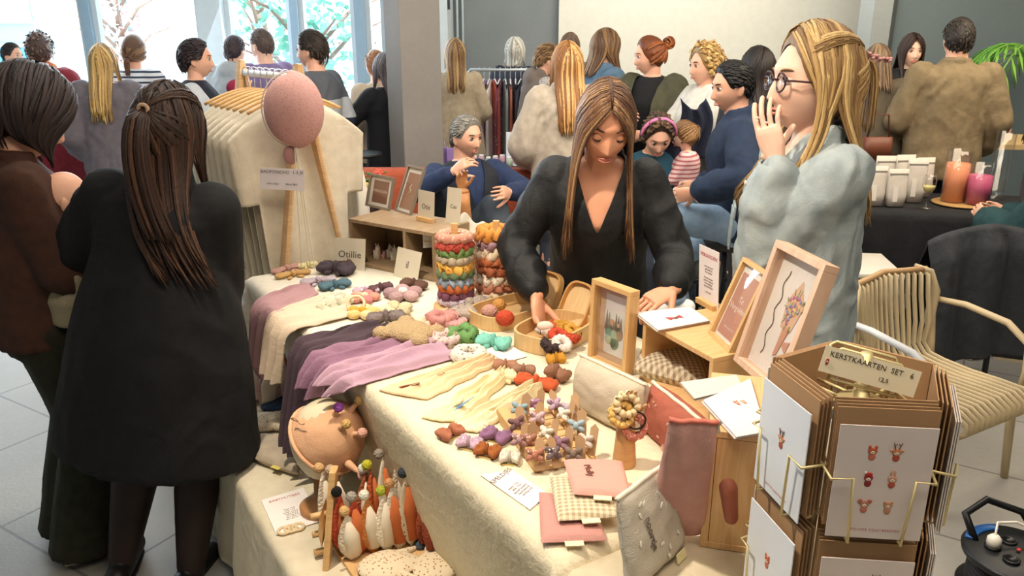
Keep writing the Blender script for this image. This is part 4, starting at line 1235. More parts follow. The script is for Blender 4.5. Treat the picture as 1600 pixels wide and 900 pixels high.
def cloth(label, W, D, z, drop, mt, mw, rip=.018, name='tablecloth', r=.022, nu=90, nv=60, seed=0, group=None, top_rip=.0015, tuck=0):
    def fn(a, b):
        x = -drop - .02 + (W + 2 * drop + .04) * a; y = -drop - .02 + (D + 2 * drop + .04) * b
        cx, cy = max(0, min(W, x)), max(0, min(D, y))
        ex, ey = x - cx, y - cy; e = math.hypot(ex, ey)
        e2 = min(max(abs(ex), abs(ey)), drop)
        if e < 1e-6: return V((x, y, z + top_rip * noise.noise(V((x * 6 + seed, y * 6, 0)))))
        dx, dy = ex / e, ey / e
        if e2 < r * 1.57:
            an = e2 / r; off = r * math.sin(an); dz = r * (1 - math.cos(an))
        else:
            off = r; dz = r + (e2 - r * 1.57)
        per = cx + cy * 1.3 + math.atan2(dy, dx) * .12
        q = min(1, dz / .35)
        wv = (math.sin(per * 34 + seed + 1.5 * noise.noise(V((per * 4, seed, 0)))) * .6 + noise.noise(V((per * 9, dz * 1.2, seed))) * 1.0) * rip * q
        if abs(dx) > .05 and abs(dy) > .05: off += .05 * q * 2 * min(abs(dx), abs(dy))
        off += wv + .004 + .03 * q
        if tuck and dy < -.7: off += -.012 - .115 * min(1, dz / .42) - .5 * max(0, wv)
        return V((cx + dx * off, cy + dy * off, z - dz))
    m = M(); m.grid(fn, nu, nv, thick=(0, 0, -.0025))
    o = m.build(name, mt, mw=mw)
    return tag(o, label, 'tablecloth', group)

def trestle(label, W, D, z, mw, c='D9D4C8', group=None, n='folding_table'):
    t = thing(n, label, 'table', mw, group)
    m = M(); m.box((W / 2, D / 2, z - .018), (W - .02, D - .02, .03)); m.build('tabletop', mat(c, .5), t, smooth=False, bevel=.004)
    for x in (.08, W - .08):
        for y in (.08, D - .08):
            m = M(); m.tube([(x, y, 0.002), (x, y, z - .033)], .014, 10); m.build('leg', mat('6E7072', .4, metal=.6), t)
    return t

linen = mat('DCD2BC', .9, 'fabric', c2='D2C7AF', bump=.25, scale=1.2)
mwA = TR(T(-.03, 0, 0), ANG); 
trestle('folding table under the far cream cloth, carrying the left half of the stall', .72, .86, ZT - .004, mwA)
cloth('cream linen cloth over the far half of the stall table, beside the poncho rail', .72, .86, ZT, .80, mat('DED7C6', .9, 'fabric', c2='D4CCBA', bump=.2), mwA, seed=2, tuck=1)
mwB = TR(T(.735, 0, 0), ANG)
trestle('folding table under the patterned cream cloth in the middle of the stall', 1.25, .84, ZT - .004, mwB)
damask = mat('E4D9BE', .85, 'fabric', c2='DCD0B4', bump=.22, scale=3.5)
cloth('cream damask-patterned cloth hanging to the floor over the middle stall table', 1.25, .84, ZT, .84, damask, mwB, seed=5, rip=.010, tuck=1)
mwC = TR(T(2.035, .02, 0), ANG)
trestle('folding table under the plain cream cloth at the near end, below the card rack', .95, .50, ZT - .016, mwC)
cloth('plain cream cloth over the near end table, under the card rack', .95, .50, ZT - .012, .80, mat('CFC3A8', .9, 'fabric', c2='C2B69B', bump=.25), mwC, seed=8)
ZL = .45
pL = P(366, 712, ZL); sL, tL = st(pL)
tL0 = -.25
mwL = TR(T(-.38, tL0 - .0, 0), ANG)
trestle('low bench under a cream cloth in front of the stall table', 2.35, .29, ZL - .004, mwL, n='low_bench')
cloth('cream cloth over the low bench in front of the stall', 2.35, .29, ZL, .42, mat('D9CFB8', .9, 'fabric', c2='CFC4AA', bump=.3), mwL, seed=11, rip=.012)

def span(a, b, z=ZT):
    A, B = P(*a, z), P(*b, z); d = B - A
    return (A + B) / 2, math.atan2(d.y, d.x), d.length

def stand(BL, BR, TL, z, amax=75, z2=None):
    A = P(*BL, z); B = P(*BR, z2 or z); w = B - A
    X = w.normalized(); Nh = V((-X.y, X.x, 0)).normalized()
    if Nh.y < 0: Nh = -Nh
    best = None
    for ai in range(-20, amax):
        a = math.radians(ai); up = V((0, 0, math.cos(a))) + Nh * math.sin(a)
        up = (up - X * up.dot(X)).normalized()
        for hi in range(5, 140):
            h = hi * .005; q = proj(A + up * h); e = (q[0] - TL[0]) ** 2 + (q[1] - TL[1]) ** 2
            if best is None or e < best[0]: best = (e, a, h, up)
    return AX(A, X, best[3]), w.length, best[2], best[1]

# ------------------------------------------------------------------ textile builders
def bow(label, p0, p1, mt, z=ZT, group=None, cat='bow', knot=None, th=.022, wd=.55, name='hair_bow', tails=True):
    c, a, L = span(p0, p1, z)
    o = thing(name, label, cat, TR(c + V((0, 0, th * .55)), a), group)
    for sd in (-1, 1):
        m = M()
        m.ell((sd * L * .27, 0, 0), (L * .27, L * wd * .46, th * .40), nu=24, nv=12,
              fn=lambda p: V((math.copysign(L * .27 * min(1, abs(p.x) / (L * .27)) ** .6, p.x), p.y * (.22 + .78 * sm((sd * p.x / (L * .27) + 1) / 1.7)) , p.z * (1 + .45 * math.sin(p.y / L * 55)))))
        m.build('loop', mt, o)
        if tails:
            m = M(); m.ell((sd * L * .16, -L * .18, -th * .3), (L * .13, L * .07, th * .2), Matrix.Rotation(sd * -.9, 3, 'Z'), 10, 6); m.build('tail', mt, o)
    m = M(); m.ell((0, 0, th * .1), (L * .085, L * .12, th * .6)); m.build('knot', knot or mt, o)
    return o

def daisy(label, c, R, mts, z=ZT, n=5, group=None, cen=None, rz=0, th=.5):
    p = P(*c, z)
    o = thing('flower_rattle', label, 'baby rattle', TR(p + V((0, 0, R * .25)), rz), group)
    for k in range(n):
        a = 2 * PI * k / n
        m = M(); m.ell((math.cos(a) * R * .58, math.sin(a) * R * .58, 0), (R * .40, R * .36, R * .26), Matrix.Rotation(a, 3, 'Z'), 14, 8)
        m.build('petal', mts[k % len(mts)], o)
    m = M(); m.ell((0, 0, R * .12), (R * .24, R * .24, R * .18), nu=12, nv=8); m.build('flower_centre', cen or mts[0], o)
    return o

def muslin(label, knot, a, b, mt, z=ZT, cat='muslin bib', folds=5, amp=.010, gather=.22, group=None, name='muslin_bib', bend=0, seed=0, th=.004):
    """a cloth fanning out from a gathered end to the wide edge a-b"""
    K = P(*knot, z); A = P(*a, z); B = P(*b, z); base = (A + B) / 2
    mw = TR(base); K, A, B = K - base, A - base, B - base
    w = (B - A).length; side = (B - A).normalized()
    def fn(u, v):
        e0 = A.lerp(B, u); kk = K + side * (u - .5) * w * gather
        p = e0.lerp(kk, v)
        p += side * math.sin(v * PI) * bend
        amp2 = amp * (.35 + 1.5 * v)
        hgt = amp2 * (1 + math.sin(u * folds * 2 * PI + seed + 1.3 * noise.noise(V((v * 3, u * 2, seed))) )) * .6 + amp * .8 * (1 + noise.noise(V((u * 3 + seed, v * 4, 2))))
        hgt *= min(1, min(u, 1 - u) * 14) * min(1, (v + .02) * 8)
        edge = side * .012 * noise.noise(V((v * 6, round(u) * 7, seed))) + (base - base + (A + B) / 2 - K).normalized() * (.008 * math.sin(u * PI) + .006 * noise.noise(V((u * 5, seed, 0)))) * (1 - v)
        return V((p.x + edge.x, p.y + edge.y, z - z + hgt + th + .002)) if True else p
    m = M(); m.grid(fn, 60, 36, thick=(0, 0, -th))
    o = m.build(name, mt, mw=mw)
    tag(o, label, cat, group)
    return o, fn, mw

def drape(label, inner0, inner1, s0, s1, drop, mt, z=ZT, seed=0, folds=3, amp=.012, cat='muslin cloth', lift=.004, group=None, taper=.8, t_edge=0.0):
    """a cloth lying on the table from inner0-inner1 to the front edge between s0 and s1, then hanging"""
    A, B = P(*inner0, z), P(*inner1, z)
    E0, E1 = T(s0, t_edge, z), T(s1, t_edge, z)
    base = V((E0.x, E0.y, z))
    l1 = ((A + B) / 2 - (E0 + E1) / 2).length
    tot = l1 + drop; r = .035
    def fn(u, v):
        d = v * tot
        f = amp * (1 + math.sin(u * folds * 2 * PI + seed + 1.5 * noise.noise(V((v * 2.5, u, seed))))) * .7 * min(1, min(u, 1 - u) * 12)
        if d < l1:
            q = A.lerp(B, u).lerp(E0.lerp(E1, u), d / l1)
            q += U_ * (.035 * noise.noise(V((u * 2, d * 6, seed))) ); f = f * (.6 + .8 * abs(noise.noise(V((u * 5, d * 8, seed + 3))))) + .012 * abs(noise.noise(V((u * 4 + d * 5, d * 9, seed))))
            return q + V((0, 0, lift + f + .003)) - base - N_ * (.03 * d / l1)
        h = d - l1
        e = E0.lerp(E1, .5 + (u - .5) * (1 - (1 - taper) * h / drop))
        if h < r * 1.57: off, dz = r * math.sin(h / r), r * (1 - math.cos(h / r))
        else: off, dz = r, r + h - r * 1.57
        return e - N_ * (off + .03 + f * (1 + 1.2 * h / drop) + .035 * min(1, dz / .3)) + V((0, 0, lift + .003 - dz + f * (1 - min(1, h / r)) + .02 * noise.noise(V((u * 3, seed, 1))) * h / drop)) - base
    m = M(); m.grid(fn, 50, 60, thick=(0, 0, -.003) )
    q = m.build('draped_muslin', mt, mw=TR(base)); return tag(q, label, cat, group)

def pillow(label, cs, th, mt, z=ZT, cat='pouch', name='pouch', tagc='E6DDB8', tagside=0, zipc=None, group=None, parent=None, word=None, wordpos=(.5, .5), wordrot=0, wordc='7A5048', wsize=.02, pw=.35):
    c = [P(*q, z) if len(q) == 2 else V(q) for q in cs]    # near-left, near-right, far-right, far-left
    base = (c[0] + c[1] + c[2] + c[3]) / 4; c = [q - base for q in c]
    X = (c[1] - c[0]).normalized(); Y = (c[3] - c[0]); Y = (Y - X * Y.dot(X)).normalized(); Zn = X.cross(Y)
    def b(u, v): return c[0].lerp(c[1], u).lerp(c[3].lerp(c[2], u), v)
    def pf(u, v): return max(0, (1 - (2 * u - 1) ** 4) * (1 - (2 * v - 1) ** 4)) ** pw
    o = thing(name, label, cat, TR(base), group)
    m = M()
    up = lambda u, v: b(u, v) + Zn * (th * .5 + th * .5 * pf(u, v) * (1 + .12 * noise.noise(V((u * 4, v * 4, th * 90)))))
    dn = lambda u, v: b(u, v) + Zn * (th * .5 - th * .46 * pf(u, v))
    m.grid(up, 26, 20); m.grid(lambda u, v: dn(1 - u, v), 26, 20)
    m.build('cloth_body', mt, o)
    if zipc:
        m = M(); m.tube([b(u / 12, 1) + Zn * th * .5 + Y * .002 for u in range(13)], .004, 6, .8); m.build('zip', mat(zipc, .5), o)
    if tagc:
        m = M(); p = b(.5, 0) if tagside == 0 else b(1, .4)
        m.T = AX(p + Zn * th * .5, X if tagside == 0 else Y, Y if tagside == 0 else -X); m.box((0, -.006, 0), (.035, .016, .002)); m.build('fabric_tag', mat(tagc, .8), o, smooth=False)
    if word:
        m = M(); p = up(*wordpos) + Zn * .0015
        R = Matrix((X, Y, Zn)).transposed() @ Matrix.Rotation(wordrot, 3, 'Z'); m.text(word, wsize, p, R); m.build('lettering', mat(wordc, .8), o, smooth=False)
    return o, b, up, (X, Y, Zn)

def paper(label, cs, z=ZT, mt=None, cat='price list', name='price_list', lines=8, head=None, headc='6E6058', th=.0012, hs=.018, hrot=0, marks=None, body=None, bsize=.008):
    c = [P(*q, z + .003) for q in cs]
    base = c[0].copy(); c = [q - base for q in c]
    X = (c[1] - c[0]).normalized(); Y = c[3] - c[0]; Y = (Y - X * Y.dot(X)).normalized(); Zn = X.cross(Y)
    b = lambda u, v: c[0].lerp(c[1], u).lerp(c[3].lerp(c[2], u), v)
    m = M(); m.grid(lambda u, v: b(u, v) + Zn * .001, 4, 4, thick=-Zn * th)
    o = m.build(name, mt or mat('ECE6E2', .8), mw=TR(base), smooth=False); tag(o, label, cat)
    R = Matrix((X, Y, Zn)).transposed()
    if head:
        m = M(); m.text(head, hs, b(.5, .87) + Zn * .0015, R, depth=.0002); m.build('lettering', mat(headc, .8), o, smooth=False)
    if lines:
        m = M()
        H_ = (c[3] - c[0]).length; W_2 = (c[1] - c[0]).length
        rr = random.Random(lines)
        words = ['muts 12,5', 'slab 14,0', 'speen koord', 'haarband 8', 'strikje 4,5', 'etui klein 9', 'etui groot 16', 'doek 12']
        m.text('\n'.join(words[i % 8] for i in range(lines)), bsize, b(.5, .42) + Zn * .0015, R, depth=.0002)
        m.build('lettering', mat('8A7E78', .8), o, smooth=False)
    return o
# ------------------------------------------------------------------ materials for the goods
wood = mat('D9B27C', .5, 'wood', c2='C89C66'); woodx = mat('DBB685', .5, 'woodx', c2='CCA06A')
woodd = mat('B98A5C', .5, 'wood', c2='A5764A')
greyw = mat('8E8272', .6, 'wood', c2='7A6E5E')
F = lambda c, **k: mat(c, .9, 'muslin', **k)
def fab2(c, c2=None): return mat(c, .95, 'knit')
kraft = mat('A98560', .8); white_c = mat('E6E0DE', .6)

def crate(label, fl, fr_, depth, h, th=.014, z=ZT, openf=True, cat='wooden crate', wd=None, wm=None):
    """open-front box whose lower front edge runs fl->fr_ (world), going back by depth along the normal away from the camera"""
    A, B = V(fl), V(fr_); w = (B - A).length; X = (B - A).normalized(); Nh = V((-X.y, X.x, 0))
    t = thing('wooden_crate', label, cat, AX(A, X, Nh))
    wm = wm or woodx
    m = M(); m.box((w / 2, depth / 2, h - th / 2), (w, depth, th)); m.build('top_panel', wm, t, smooth=False, bevel=.0015)
    m = M(); m.box((w / 2, depth / 2, th / 2 + .001), (w, depth, th)); m.build('bottom_panel', wm, t, smooth=False, bevel=.0015)
    for x in (th / 2, w - th / 2):
        m = M(); m.box((x, depth / 2, h / 2), (th, depth, h - 2 * th)); m.build('side_panel', wm, t, smooth=False, bevel=.0015)
    m = M(); m.box((w / 2, depth - th / 2, h / 2), (w - 2 * th, th, h - 2 * th)); m.build('back_panel', wm, t, smooth=False)
    return t, X, Nh, w

def frame_obj(label, mw, w, h, fw, dp, fm, name='picture_frame', cat='picture frame', matt='E6E0D8', art=None, glass=True, side=None, foot=None, support=True):
    t = thing(name, label, cat, mw)
    m = M()
    for c, d in (((w / 2, fw / 2, -dp / 2), (w, fw, dp)), ((w / 2, h - fw / 2, -dp / 2), (w, fw, dp)), ((fw / 2, h / 2, -dp / 2), (fw, h - 2 * fw, dp)), ((w - fw / 2, h / 2, -dp / 2), (fw, h - 2 * fw, dp))): m.box(c, d)
    m.build('frame', fm, t, smooth=False, bevel=.001)
    m = M(); m.box((w / 2, h / 2, -dp * .8), (w - 2 * fw, h - 2 * fw, .003)); pc = m.build('print', mat(matt, .6), t, smooth=False)
    if art: art(t, w, h, -dp * .8 + .002, fw)
    if glass: m = M(); m.box((w / 2, h / 2, -dp * .3), (w - 2 * fw, h - 2 * fw, .002)); m.build('glass', GLASS, t, smooth=False)
    if support:
        m = M(); m.box((w / 2, h * .25, -dp - .008), (w * .3, h * .5, .004)); m.build('stand', mat('6A5A48', .7), t, smooth=False)
    return t

def card(label, BL, BR, TL, z, word, mt=None, cat='name card', th=.0015, wc='4A4440', ws=None, lean=None, hmax=None, name='name_card', holder=None):
    mw, w, h, a = stand(BL, BR, TL, z)
    m = M(); m.box((w / 2, h / 2, 0), (w, h, th)); o = m.build(name, mt or mat('D2C9B4', .8), mw=mw, smooth=False); tag(o, label, cat)
    if word:
        m = M(); m.text(word, ws or w * .3, (w / 2, h * .48, th / 2 + .0004), Matrix.Identity(3), depth=.0002); m.build('lettering', mat(wc, .8), o, smooth=False)
    if holder:
        m = M(); m.box((w * .5, .008, 0), (w * .9, .016, .03)); m.build('card_holder', wood, o, smooth=False, bevel=.001)
    return o, w, h

# ================================================================= far half of the stall
# crate with frames on top
cA, cB = P(549, 413, ZT), P(681, 441, ZT)
crA, XA, NA, wA = crate('grey-brown wooden crate at the back of the stall carrying two picture frames', cA, cB, .22, .19, wm=mat('9E8668', .6, 'woodx', c2='8A7256'))
ZA = ZT + .19
div = M(); div.box((wA * .66, .1, .095), (.012, .2, .165)); div.build('divider', mat('A48C6C', .6, 'woodx', c2='8A7256'), crA, smooth=False)
def artA(t, w, h, z, fw):
    m = M(); m.box((w / 2, h / 2, z), (w * .62, h * .66, .001)); m.build('brown_print', mat('8A6250', .7), t, smooth=False)
    m = M(); m.text('VERGULDEN', w * .10, (w / 2, h * .52, z + .001), Matrix.Identity(3), depth=.0002); m.build('lettering', mat('D8C0B0', .7), t, smooth=False)
mw, w, h, a = stand((570, 321), (607, 330), (578, 271), ZA); frame_obj('small grey wooden frame with a brown scalloped print, left on the far crate', mw, w, h, .010, .012, greyw, art=artA)
def artB(t, w, h, z, fw):
    m = M(); m.box((w / 2, h * .48, z), (w * .68, h * .76, .001)); m.build('brown_print', mat('9A7058', .7), t, smooth=False)
    m = M(); m.tube([(w * .5, h * .42, z + .001), (w * .55, h * .5, z + .001), (w * .45, h * .56, z + .001), (w * .52, h * .62, z + .001)], .002, 6); m.build('drawing', mat('E0CDBB', .7), t)
mw, w, h, a = stand((615, 329), (640, 337), (637, 257), ZA); frame_obj('tall grey wooden frame with a pale figure drawing, right on the far crate', mw, w, h, .009, .012, greyw, art=artB)
card("upright cream name card reading Otis in a wooden holder on the far crate", (653, 343), (678, 349), (654, 295), ZA, 'Otis', holder=1)
card('cream name card reading Cas propped on the far crate beside the wooden hand', (696, 348), (718, 352), (700, 292), ZA, 'Cas')
card('cream card reading Otillie standing on the far cloth, left in front of the crate', (522, 420), (570, 423), (523, 370), ZT, 'Otillie')
card('cream card reading il, tilted, standing in front of the crate corner', (615, 431), (652, 442), (622, 386), ZT, 'il', ws=.04)
# little wooden animal figures in the crate
rn = random.Random(4)
for k, (px, py, c, h) in enumerate(((581, 402, '8E5A58', .035), (592, 398, 'A06A66', .03), (587, 408, 'D2C4B0', .05), (606, 406, 'E0D6C4', .045), (613, 410, 'D8CCB8', .05), (597, 409, 'B88A80', .03))):
    p = P(px, py, ZT + .016)
    m = M(); m.box((0, 0, h * .35), (h * .5, h * .4, h * .7)); m.ell((h * .15, 0, h * .8), (h * .26, h * .2, h * .24)); m.capsule((h * .1, h * .1, h * .95), (h * .08, h * .12, h * 1.2), h * .06, h * .04, 8); m.capsule((h * .1, -h * .1, h * .95), (h * .08, -h * .12, h * 1.2), h * .06, h * .04, 8)
    q = m.build('crochet_toy', fab2(c), mw=TR(p + V((0, .04, 0)), rn.uniform(0, 3)), bevel=.002)
    tag(q, ['dark rose', 'rose pink', 'front cream', 'tall ivory', 'rightmost ivory', 'pale pink'][k] + ' crocheted bunny toy tucked in the open far crate', 'toy', 'small toys in the far crate')
# second box (right) behind scrunchies: wooden block stand with the mannequin hand
cA2, cB2 = P(681, 446, ZT), P(742, 452, ZT)
crate('brown wooden box behind the striped scrunchie tower, below the wooden hand', cA2, cB2, .16, .17, wm=mat('A58A68', .6, 'woodx', c2='8E7454'))
def mannequin_hand(label, p, h, rz, sc=1.0, wm=None, grip=None, curl=.35):
    o = thing('wooden_hand', label, 'mannequin hand', TR(p, rz))
    wm = wm or mat('C98F5E', .45, 'wood', c2='BB8050')
    m = M(); m.lathe([(.030 * sc, 0), (.031 * sc, .004), (.026 * sc, h * .3), (.024 * sc, h * .52)], 20); m.build('forearm', wm, o)
    m = M(); m.ell((0, 0, h * .54), (.023 * sc, .02 * sc, .012 * sc)); m.build('wrist_joint', wm, o)
    g = M(); hand_geo(g, (0, 0, h * .58), (0, 0, 1), (0, -1, 0), 1, curl, s=h * .42 / .17, spread=1.6)
    me = remesh(g, .0035, 1, [wm]); ho = link('hand', me, o)
    return o
pH = P(722, 352, ZA - .02)
mannequin_hand('jointed wooden mannequin hand at the back of the stall, draped with pale gauze', pH + V((0, .03, 0)), .24, SX(10), 1.25, curl=.6)
m = M()
def gz(u, v):
    a = (u - .5) * 2; return V((a * .10, .01 * math.sin(a * 6) - .03 * v, -.02 - abs(a) * .05 - v * .07 + .012 * math.sin(a * 9 + v * 3)))
m.grid(gz, 30, 12, thick=(0, .003, 0)); tag(m.build('gauze_bow', F('D8D2C2'), mw=TR(pH + V((0, -.02, .07)), SX(10))), 'pale gauze scarf tied around the wooden mannequin hand at the back', 'scarf')
m = M(); m.box((0, 0, 0), (.035, .006, .075)); l_ = m.build('swing_tag', mat('E2DCCB', .8), mw=TR(P(668, 372, ZT + .15) , SX(10)), smooth=False); 
m = M(); m.box((0, .02, -.012), (.03, .05, .004)); m.build('tag_clip', wood, l_, smooth=False); tag(l_, 'pale woven label hanging over the front of the far crate', 'label')

# scrunchie towers
def scrunchie(R, r, mt, seed, mw, label, group, name='scrunchie'):
    rnd = random.Random(seed); k1 = rnd.randint(9, 13); ph = rnd.uniform(0, 6)
    m = M(); n = 64; pts = []; rr = []
    for i in range(n):
        a = 2 * PI * i / n
        pts.append(V((math.cos(a) * R * (1 + .10 * math.sin(k1 * a + ph)), math.sin(a) * R * (1 + .10 * math.cos(k1 * a + ph)), r * .55 * math.sin(k1 * a * 1.0 + ph * 2))))
        rr.append(r * (1 + .32 * math.sin(k1 * 2 * a + ph)))
    m.tube(pts, rr, 10, closed=True)
    o = m.build(name, mt, mw=mw); return tag(o, label, 'scrunchie', group)
def tower(label, c, zt, zb, R, cols, r, seed, desc, grp):
    p = P(*c, ZT)
    t = thing('scrunchie_stand', label, 'display stand', TR(p))
    m = M(); m.lathe([(R * 1.25, 0.001), (R * 1.25, .014), (R * 1.2, .018)], 28); m.build('base', wood, t)
    m = M(); m.box((0, 0, (zt + .02) / 2 + .01), (.022, .012, zt + .02)); m.build('post', wood, t, smooth=False, bevel=.003)
    for k, cc in enumerate(cols):
        z = .03 + (zt - .05) * k / (len(cols) - 1)
        mt = mat(cc[0], .8, 'speckle', c2=cc[1], scale=1.2) if isinstance(cc, tuple) else mat(cc, .8, 'fabric', bump=.5)
        scrunchie(R * .72, r, mt, seed + k, TR(p + V((0, 0, z + .004)), k), '%s scrunchie, %s on the %s' % (names_c.get(cc if isinstance(cc, str) else cc[0], 'printed'), ordn[k], desc), grp)
ordn = ['lowest', 'second from the bottom', 'third from the bottom', 'fourth from the bottom', 'fifth from the bottom', 'sixth from the bottom', 'seventh from the bottom', 'eighth from the bottom', 'ninth from the bottom', 'topmost']
names_c = {'C9B8C8': 'lilac', '7A4A60': 'plum', '9AA8B8': 'grey-blue', '6E8460': 'moss green', 'C46A3A': 'rust', 'E0B050': 'mustard', 'B8A890': 'sand', '7A9A5A': 'bright green', 'B84A3A': 'brick red', 'C88A74': 'dusty pink', 'C9856A': 'terracotta', 'D8C4A8': 'cream', 'C07048': 'rust', 'B08A94': 'mauve', 'D08A3E': 'ochre', 'E0D4C0': 'ivory', 'A8603E': 'brown'}
tower('round wooden stand holding the tall narrow scrunchie tower left of the seller', (713, 482), .27, 0, .062, ['C9B8C8', '7A4A60', 'C46A3A', '9AA8B8', '6E8460', ('E0B050', 'B84A3A'), 'B8A890', '7A9A5A', ('B84A3A', '7A2A2A'), ('C88A74', 'E6C4B4')], .016, 3, 'narrow tower', 'scrunchies on the narrow tower')
tower('round wooden stand holding the wide scrunchie tower next to the seller', (776, 470), .26, 0, .072, [('D8C4A8', '8A6A5A'), 'C9856A', ('E0D4C0', 'A87A6A'), 'A8603E', 'C07048', ('D8C4A8', 'B08A94'), 'B08A94', 'D08A3E'], .019, 23, 'wide tower', 'scrunchies on the wide tower')

# bows, rattles and cloths on the far cloth
bow('dusty pink long knotted bow at the far left corner of the stall', (427, 430), (470, 418), F('B58A80'), wd=.4)
bow('ochre long bow beside the dusty pink one at the far corner', (432, 437), (484, 428), F('C09A62'), wd=.35)
bow('small pale yellow bow at the far edge of the cloth', (466, 421), (496, 416), F('D8CC9A'))
bow('dark brown velvet bow near the Otillie card', (536, 425), (562, 412), F('4C3934'), th=.04, wd=.9)
bow('large charcoal plum bow in front of the Otillie card', (502, 425), (550, 431), F('463C44'), th=.045, wd=.8)
bow('pale lilac knitted bow left of the blue one', (471, 447), (524, 440), fab2('AFA2AC'), th=.025, wd=.5)
bow('teal blue bow in the middle of the far cloth', (500, 455), (547, 447), F('4E6B78'), th=.03, wd=.6)
bow('dark plum bow behind the flower rattles', (577, 460), (612, 452), F('5A3F44'), th=.03)
bow('brown velvet bow beside the mauve flower rattle', (630, 448), (664, 455), F('5E4238'), th=.035, wd=.7)
bow('mauve and white dotted bow by the coral rattle', (552, 460), (592, 458), mat('B49AA8', .8, 'speckle', c2='E0D4DA'), th=.025)
daisy('sage and cream flower rattle, left of the group on the far cloth', (530, 476), .062, [fab2('C6BEA6'), fab2('B9B49C'), fab2('CFC8B4')], rz=.3, cen=fab2('D6CFB8'))
daisy('grey-green flower rattle partly under the sage one', (513, 484), .045, [fab2('B5B198'), fab2('C3BDA4')], rz=.9)
daisy('coral and pink flower rattle in the middle of the far cloth', (570, 470), .058, [fab2('C98C7C'), fab2('C27A78'), fab2('D29A86')], rz=.1, cen=fab2('E0C6A8'))
daisy('large mauve flower rattle with a white centre near the il card', (630, 466), .075, [fab2('A58788'), fab2('B39493'), fab2('9A7F82')], rz=.5, cen=fab2('DCD4CC'))
daisy('yellow flower rattle at the front of the group', (567, 494), .06, [fab2('D8B878'), fab2('E0C894'), fab2('C99A3E')], rz=.2, cen=fab2('C9962E'))
daisy('cream and sand flower rattle right of the yellow one', (618, 490), .065, [fab2('CFC4A0'), fab2('C2B794'), fab2('D8CFB0')], rz=.6)
bow('grey taupe knitted leaf bow right of the yellow rattle', (575, 508), (632, 502), fab2('7C706E'), th=.04, wd=.55, tails=False)
# small wooden ring on the coral rattle
m = M(); m.tube([V((math.cos(a) * .028, math.sin(a) * .028, 0)) for a in [2 * PI * k / 20 for k in range(20)]], .005, 8, closed=True)
tag(m.build('teether_ring', mat('E2CBA4', .5, 'wood'), mw=TR(P(556, 475, ZT + .035), 0, .9)), 'pale wooden teether ring standing between the sage and coral rattles', 'teether ring')
# hanging muslins
drape('dusty pink muslin draped over the table edge at the far left', (478, 447), (498, 462), .27, .45, .21, F('A88488'), seed=1)
drape('sand-coloured muslin draped over the front edge beside the pink one', (520, 462), (560, 492), .42, .63, .20, F('CDB9A2'), seed=2, amp=.014)
drape('dark aubergine muslin hanging over the edge at the gap between the tables', (575, 508), (612, 522), .70, .86, .34, F('4B3B44'), seed=3, amp=.018)
drape('mauve muslin hanging over the front edge right of the aubergine one', (620, 520), (672, 545), .84, 1.0, .09, F('8E6A80'), seed=4, amp=.018)
drape('lilac pink muslin with a folded corner over the front edge', (668, 535), (720, 560), .98, 1.12, .035, F('B694A6'), seed=5, amp=.018)

# basket with hearts cloth behind the bonnets at far corner
bp = P(472, 415, ZT)
# ================================================================= middle of the stall
# bear shaped cushion
p = P(640, 532, ZT)
m = M(); m.ell((0, 0, .03), (.085, .062, .03)); m.ell((-.05, .062, .03), (.03, .028, .022)); m.ell((.065, -.05, .028), (.032, .026, .022)); m.ell((-.07, -.045, .028), (.03, .026, .022)); m.ell((.075, .04, .028), (.028, .024, .022))
o = link('teddy_comforter', remesh(m, .004, 3, [mat('B39A74', .95, 'knit', scale=1.6)]), mw=TR(p, SX(-25))); wrinkle(o.data, .0012, 90, 1)
tag(o, 'fuzzy beige teddy-shaped comforter lying between the muslins', 'comforter')
muslin('pale peach muslin wrap with a pink knotted end, behind the teddy comforter', (700, 500), (618, 508), (655, 548), F('E0BCA0'), folds=3, amp=.012, seed=3)
scrunchie(.032, .016, mat('C98A84', .8, 'fabric', bump=.5), 61, TR(P(690, 497, ZT + .03)), 'dusty pink ruffled scrunchie at the end of the peach wrap', None)
scrunchie(.024, .013, mat('D09A98', .8, 'fabric', bump=.5), 62, TR(P(710, 505, ZT + .02)), 'small pink scrunchie right beside the larger dusty pink one', None)
scrunchie(.034, .016, mat('6E9A5A', .8, 'fabric', bump=.6), 63, TR(P(723, 523, ZT + .02)), 'bright green ruffled scrunchie on the cream cloth', None)
scrunchie(.030, .014, mat('D6BEB8', .8, 'speckle', c2='A8706C'), 64, TR(P(697, 530, ZT + .018)), 'pale pink floral scrunchie left of the green one', None)
scrunchie(.036, .016, mat('D8D0C4', .8, 'speckle', c2='8A7A70'), 65, TR(P(733, 553, ZT + .02)), 'cream scrunchie with tiny flowers above the peach fox bib', None)
bow('mint turquoise gathered bow in front of the wooden boxes', (748, 540), (795, 548), F('7CC2B4'), th=.04, wd=.9)
bow('grey knitted mouse-shaped comforter bow beside the rose crochet ball', (720, 505), (745, 480), fab2('A99B90'), th=.05, wd=.9)
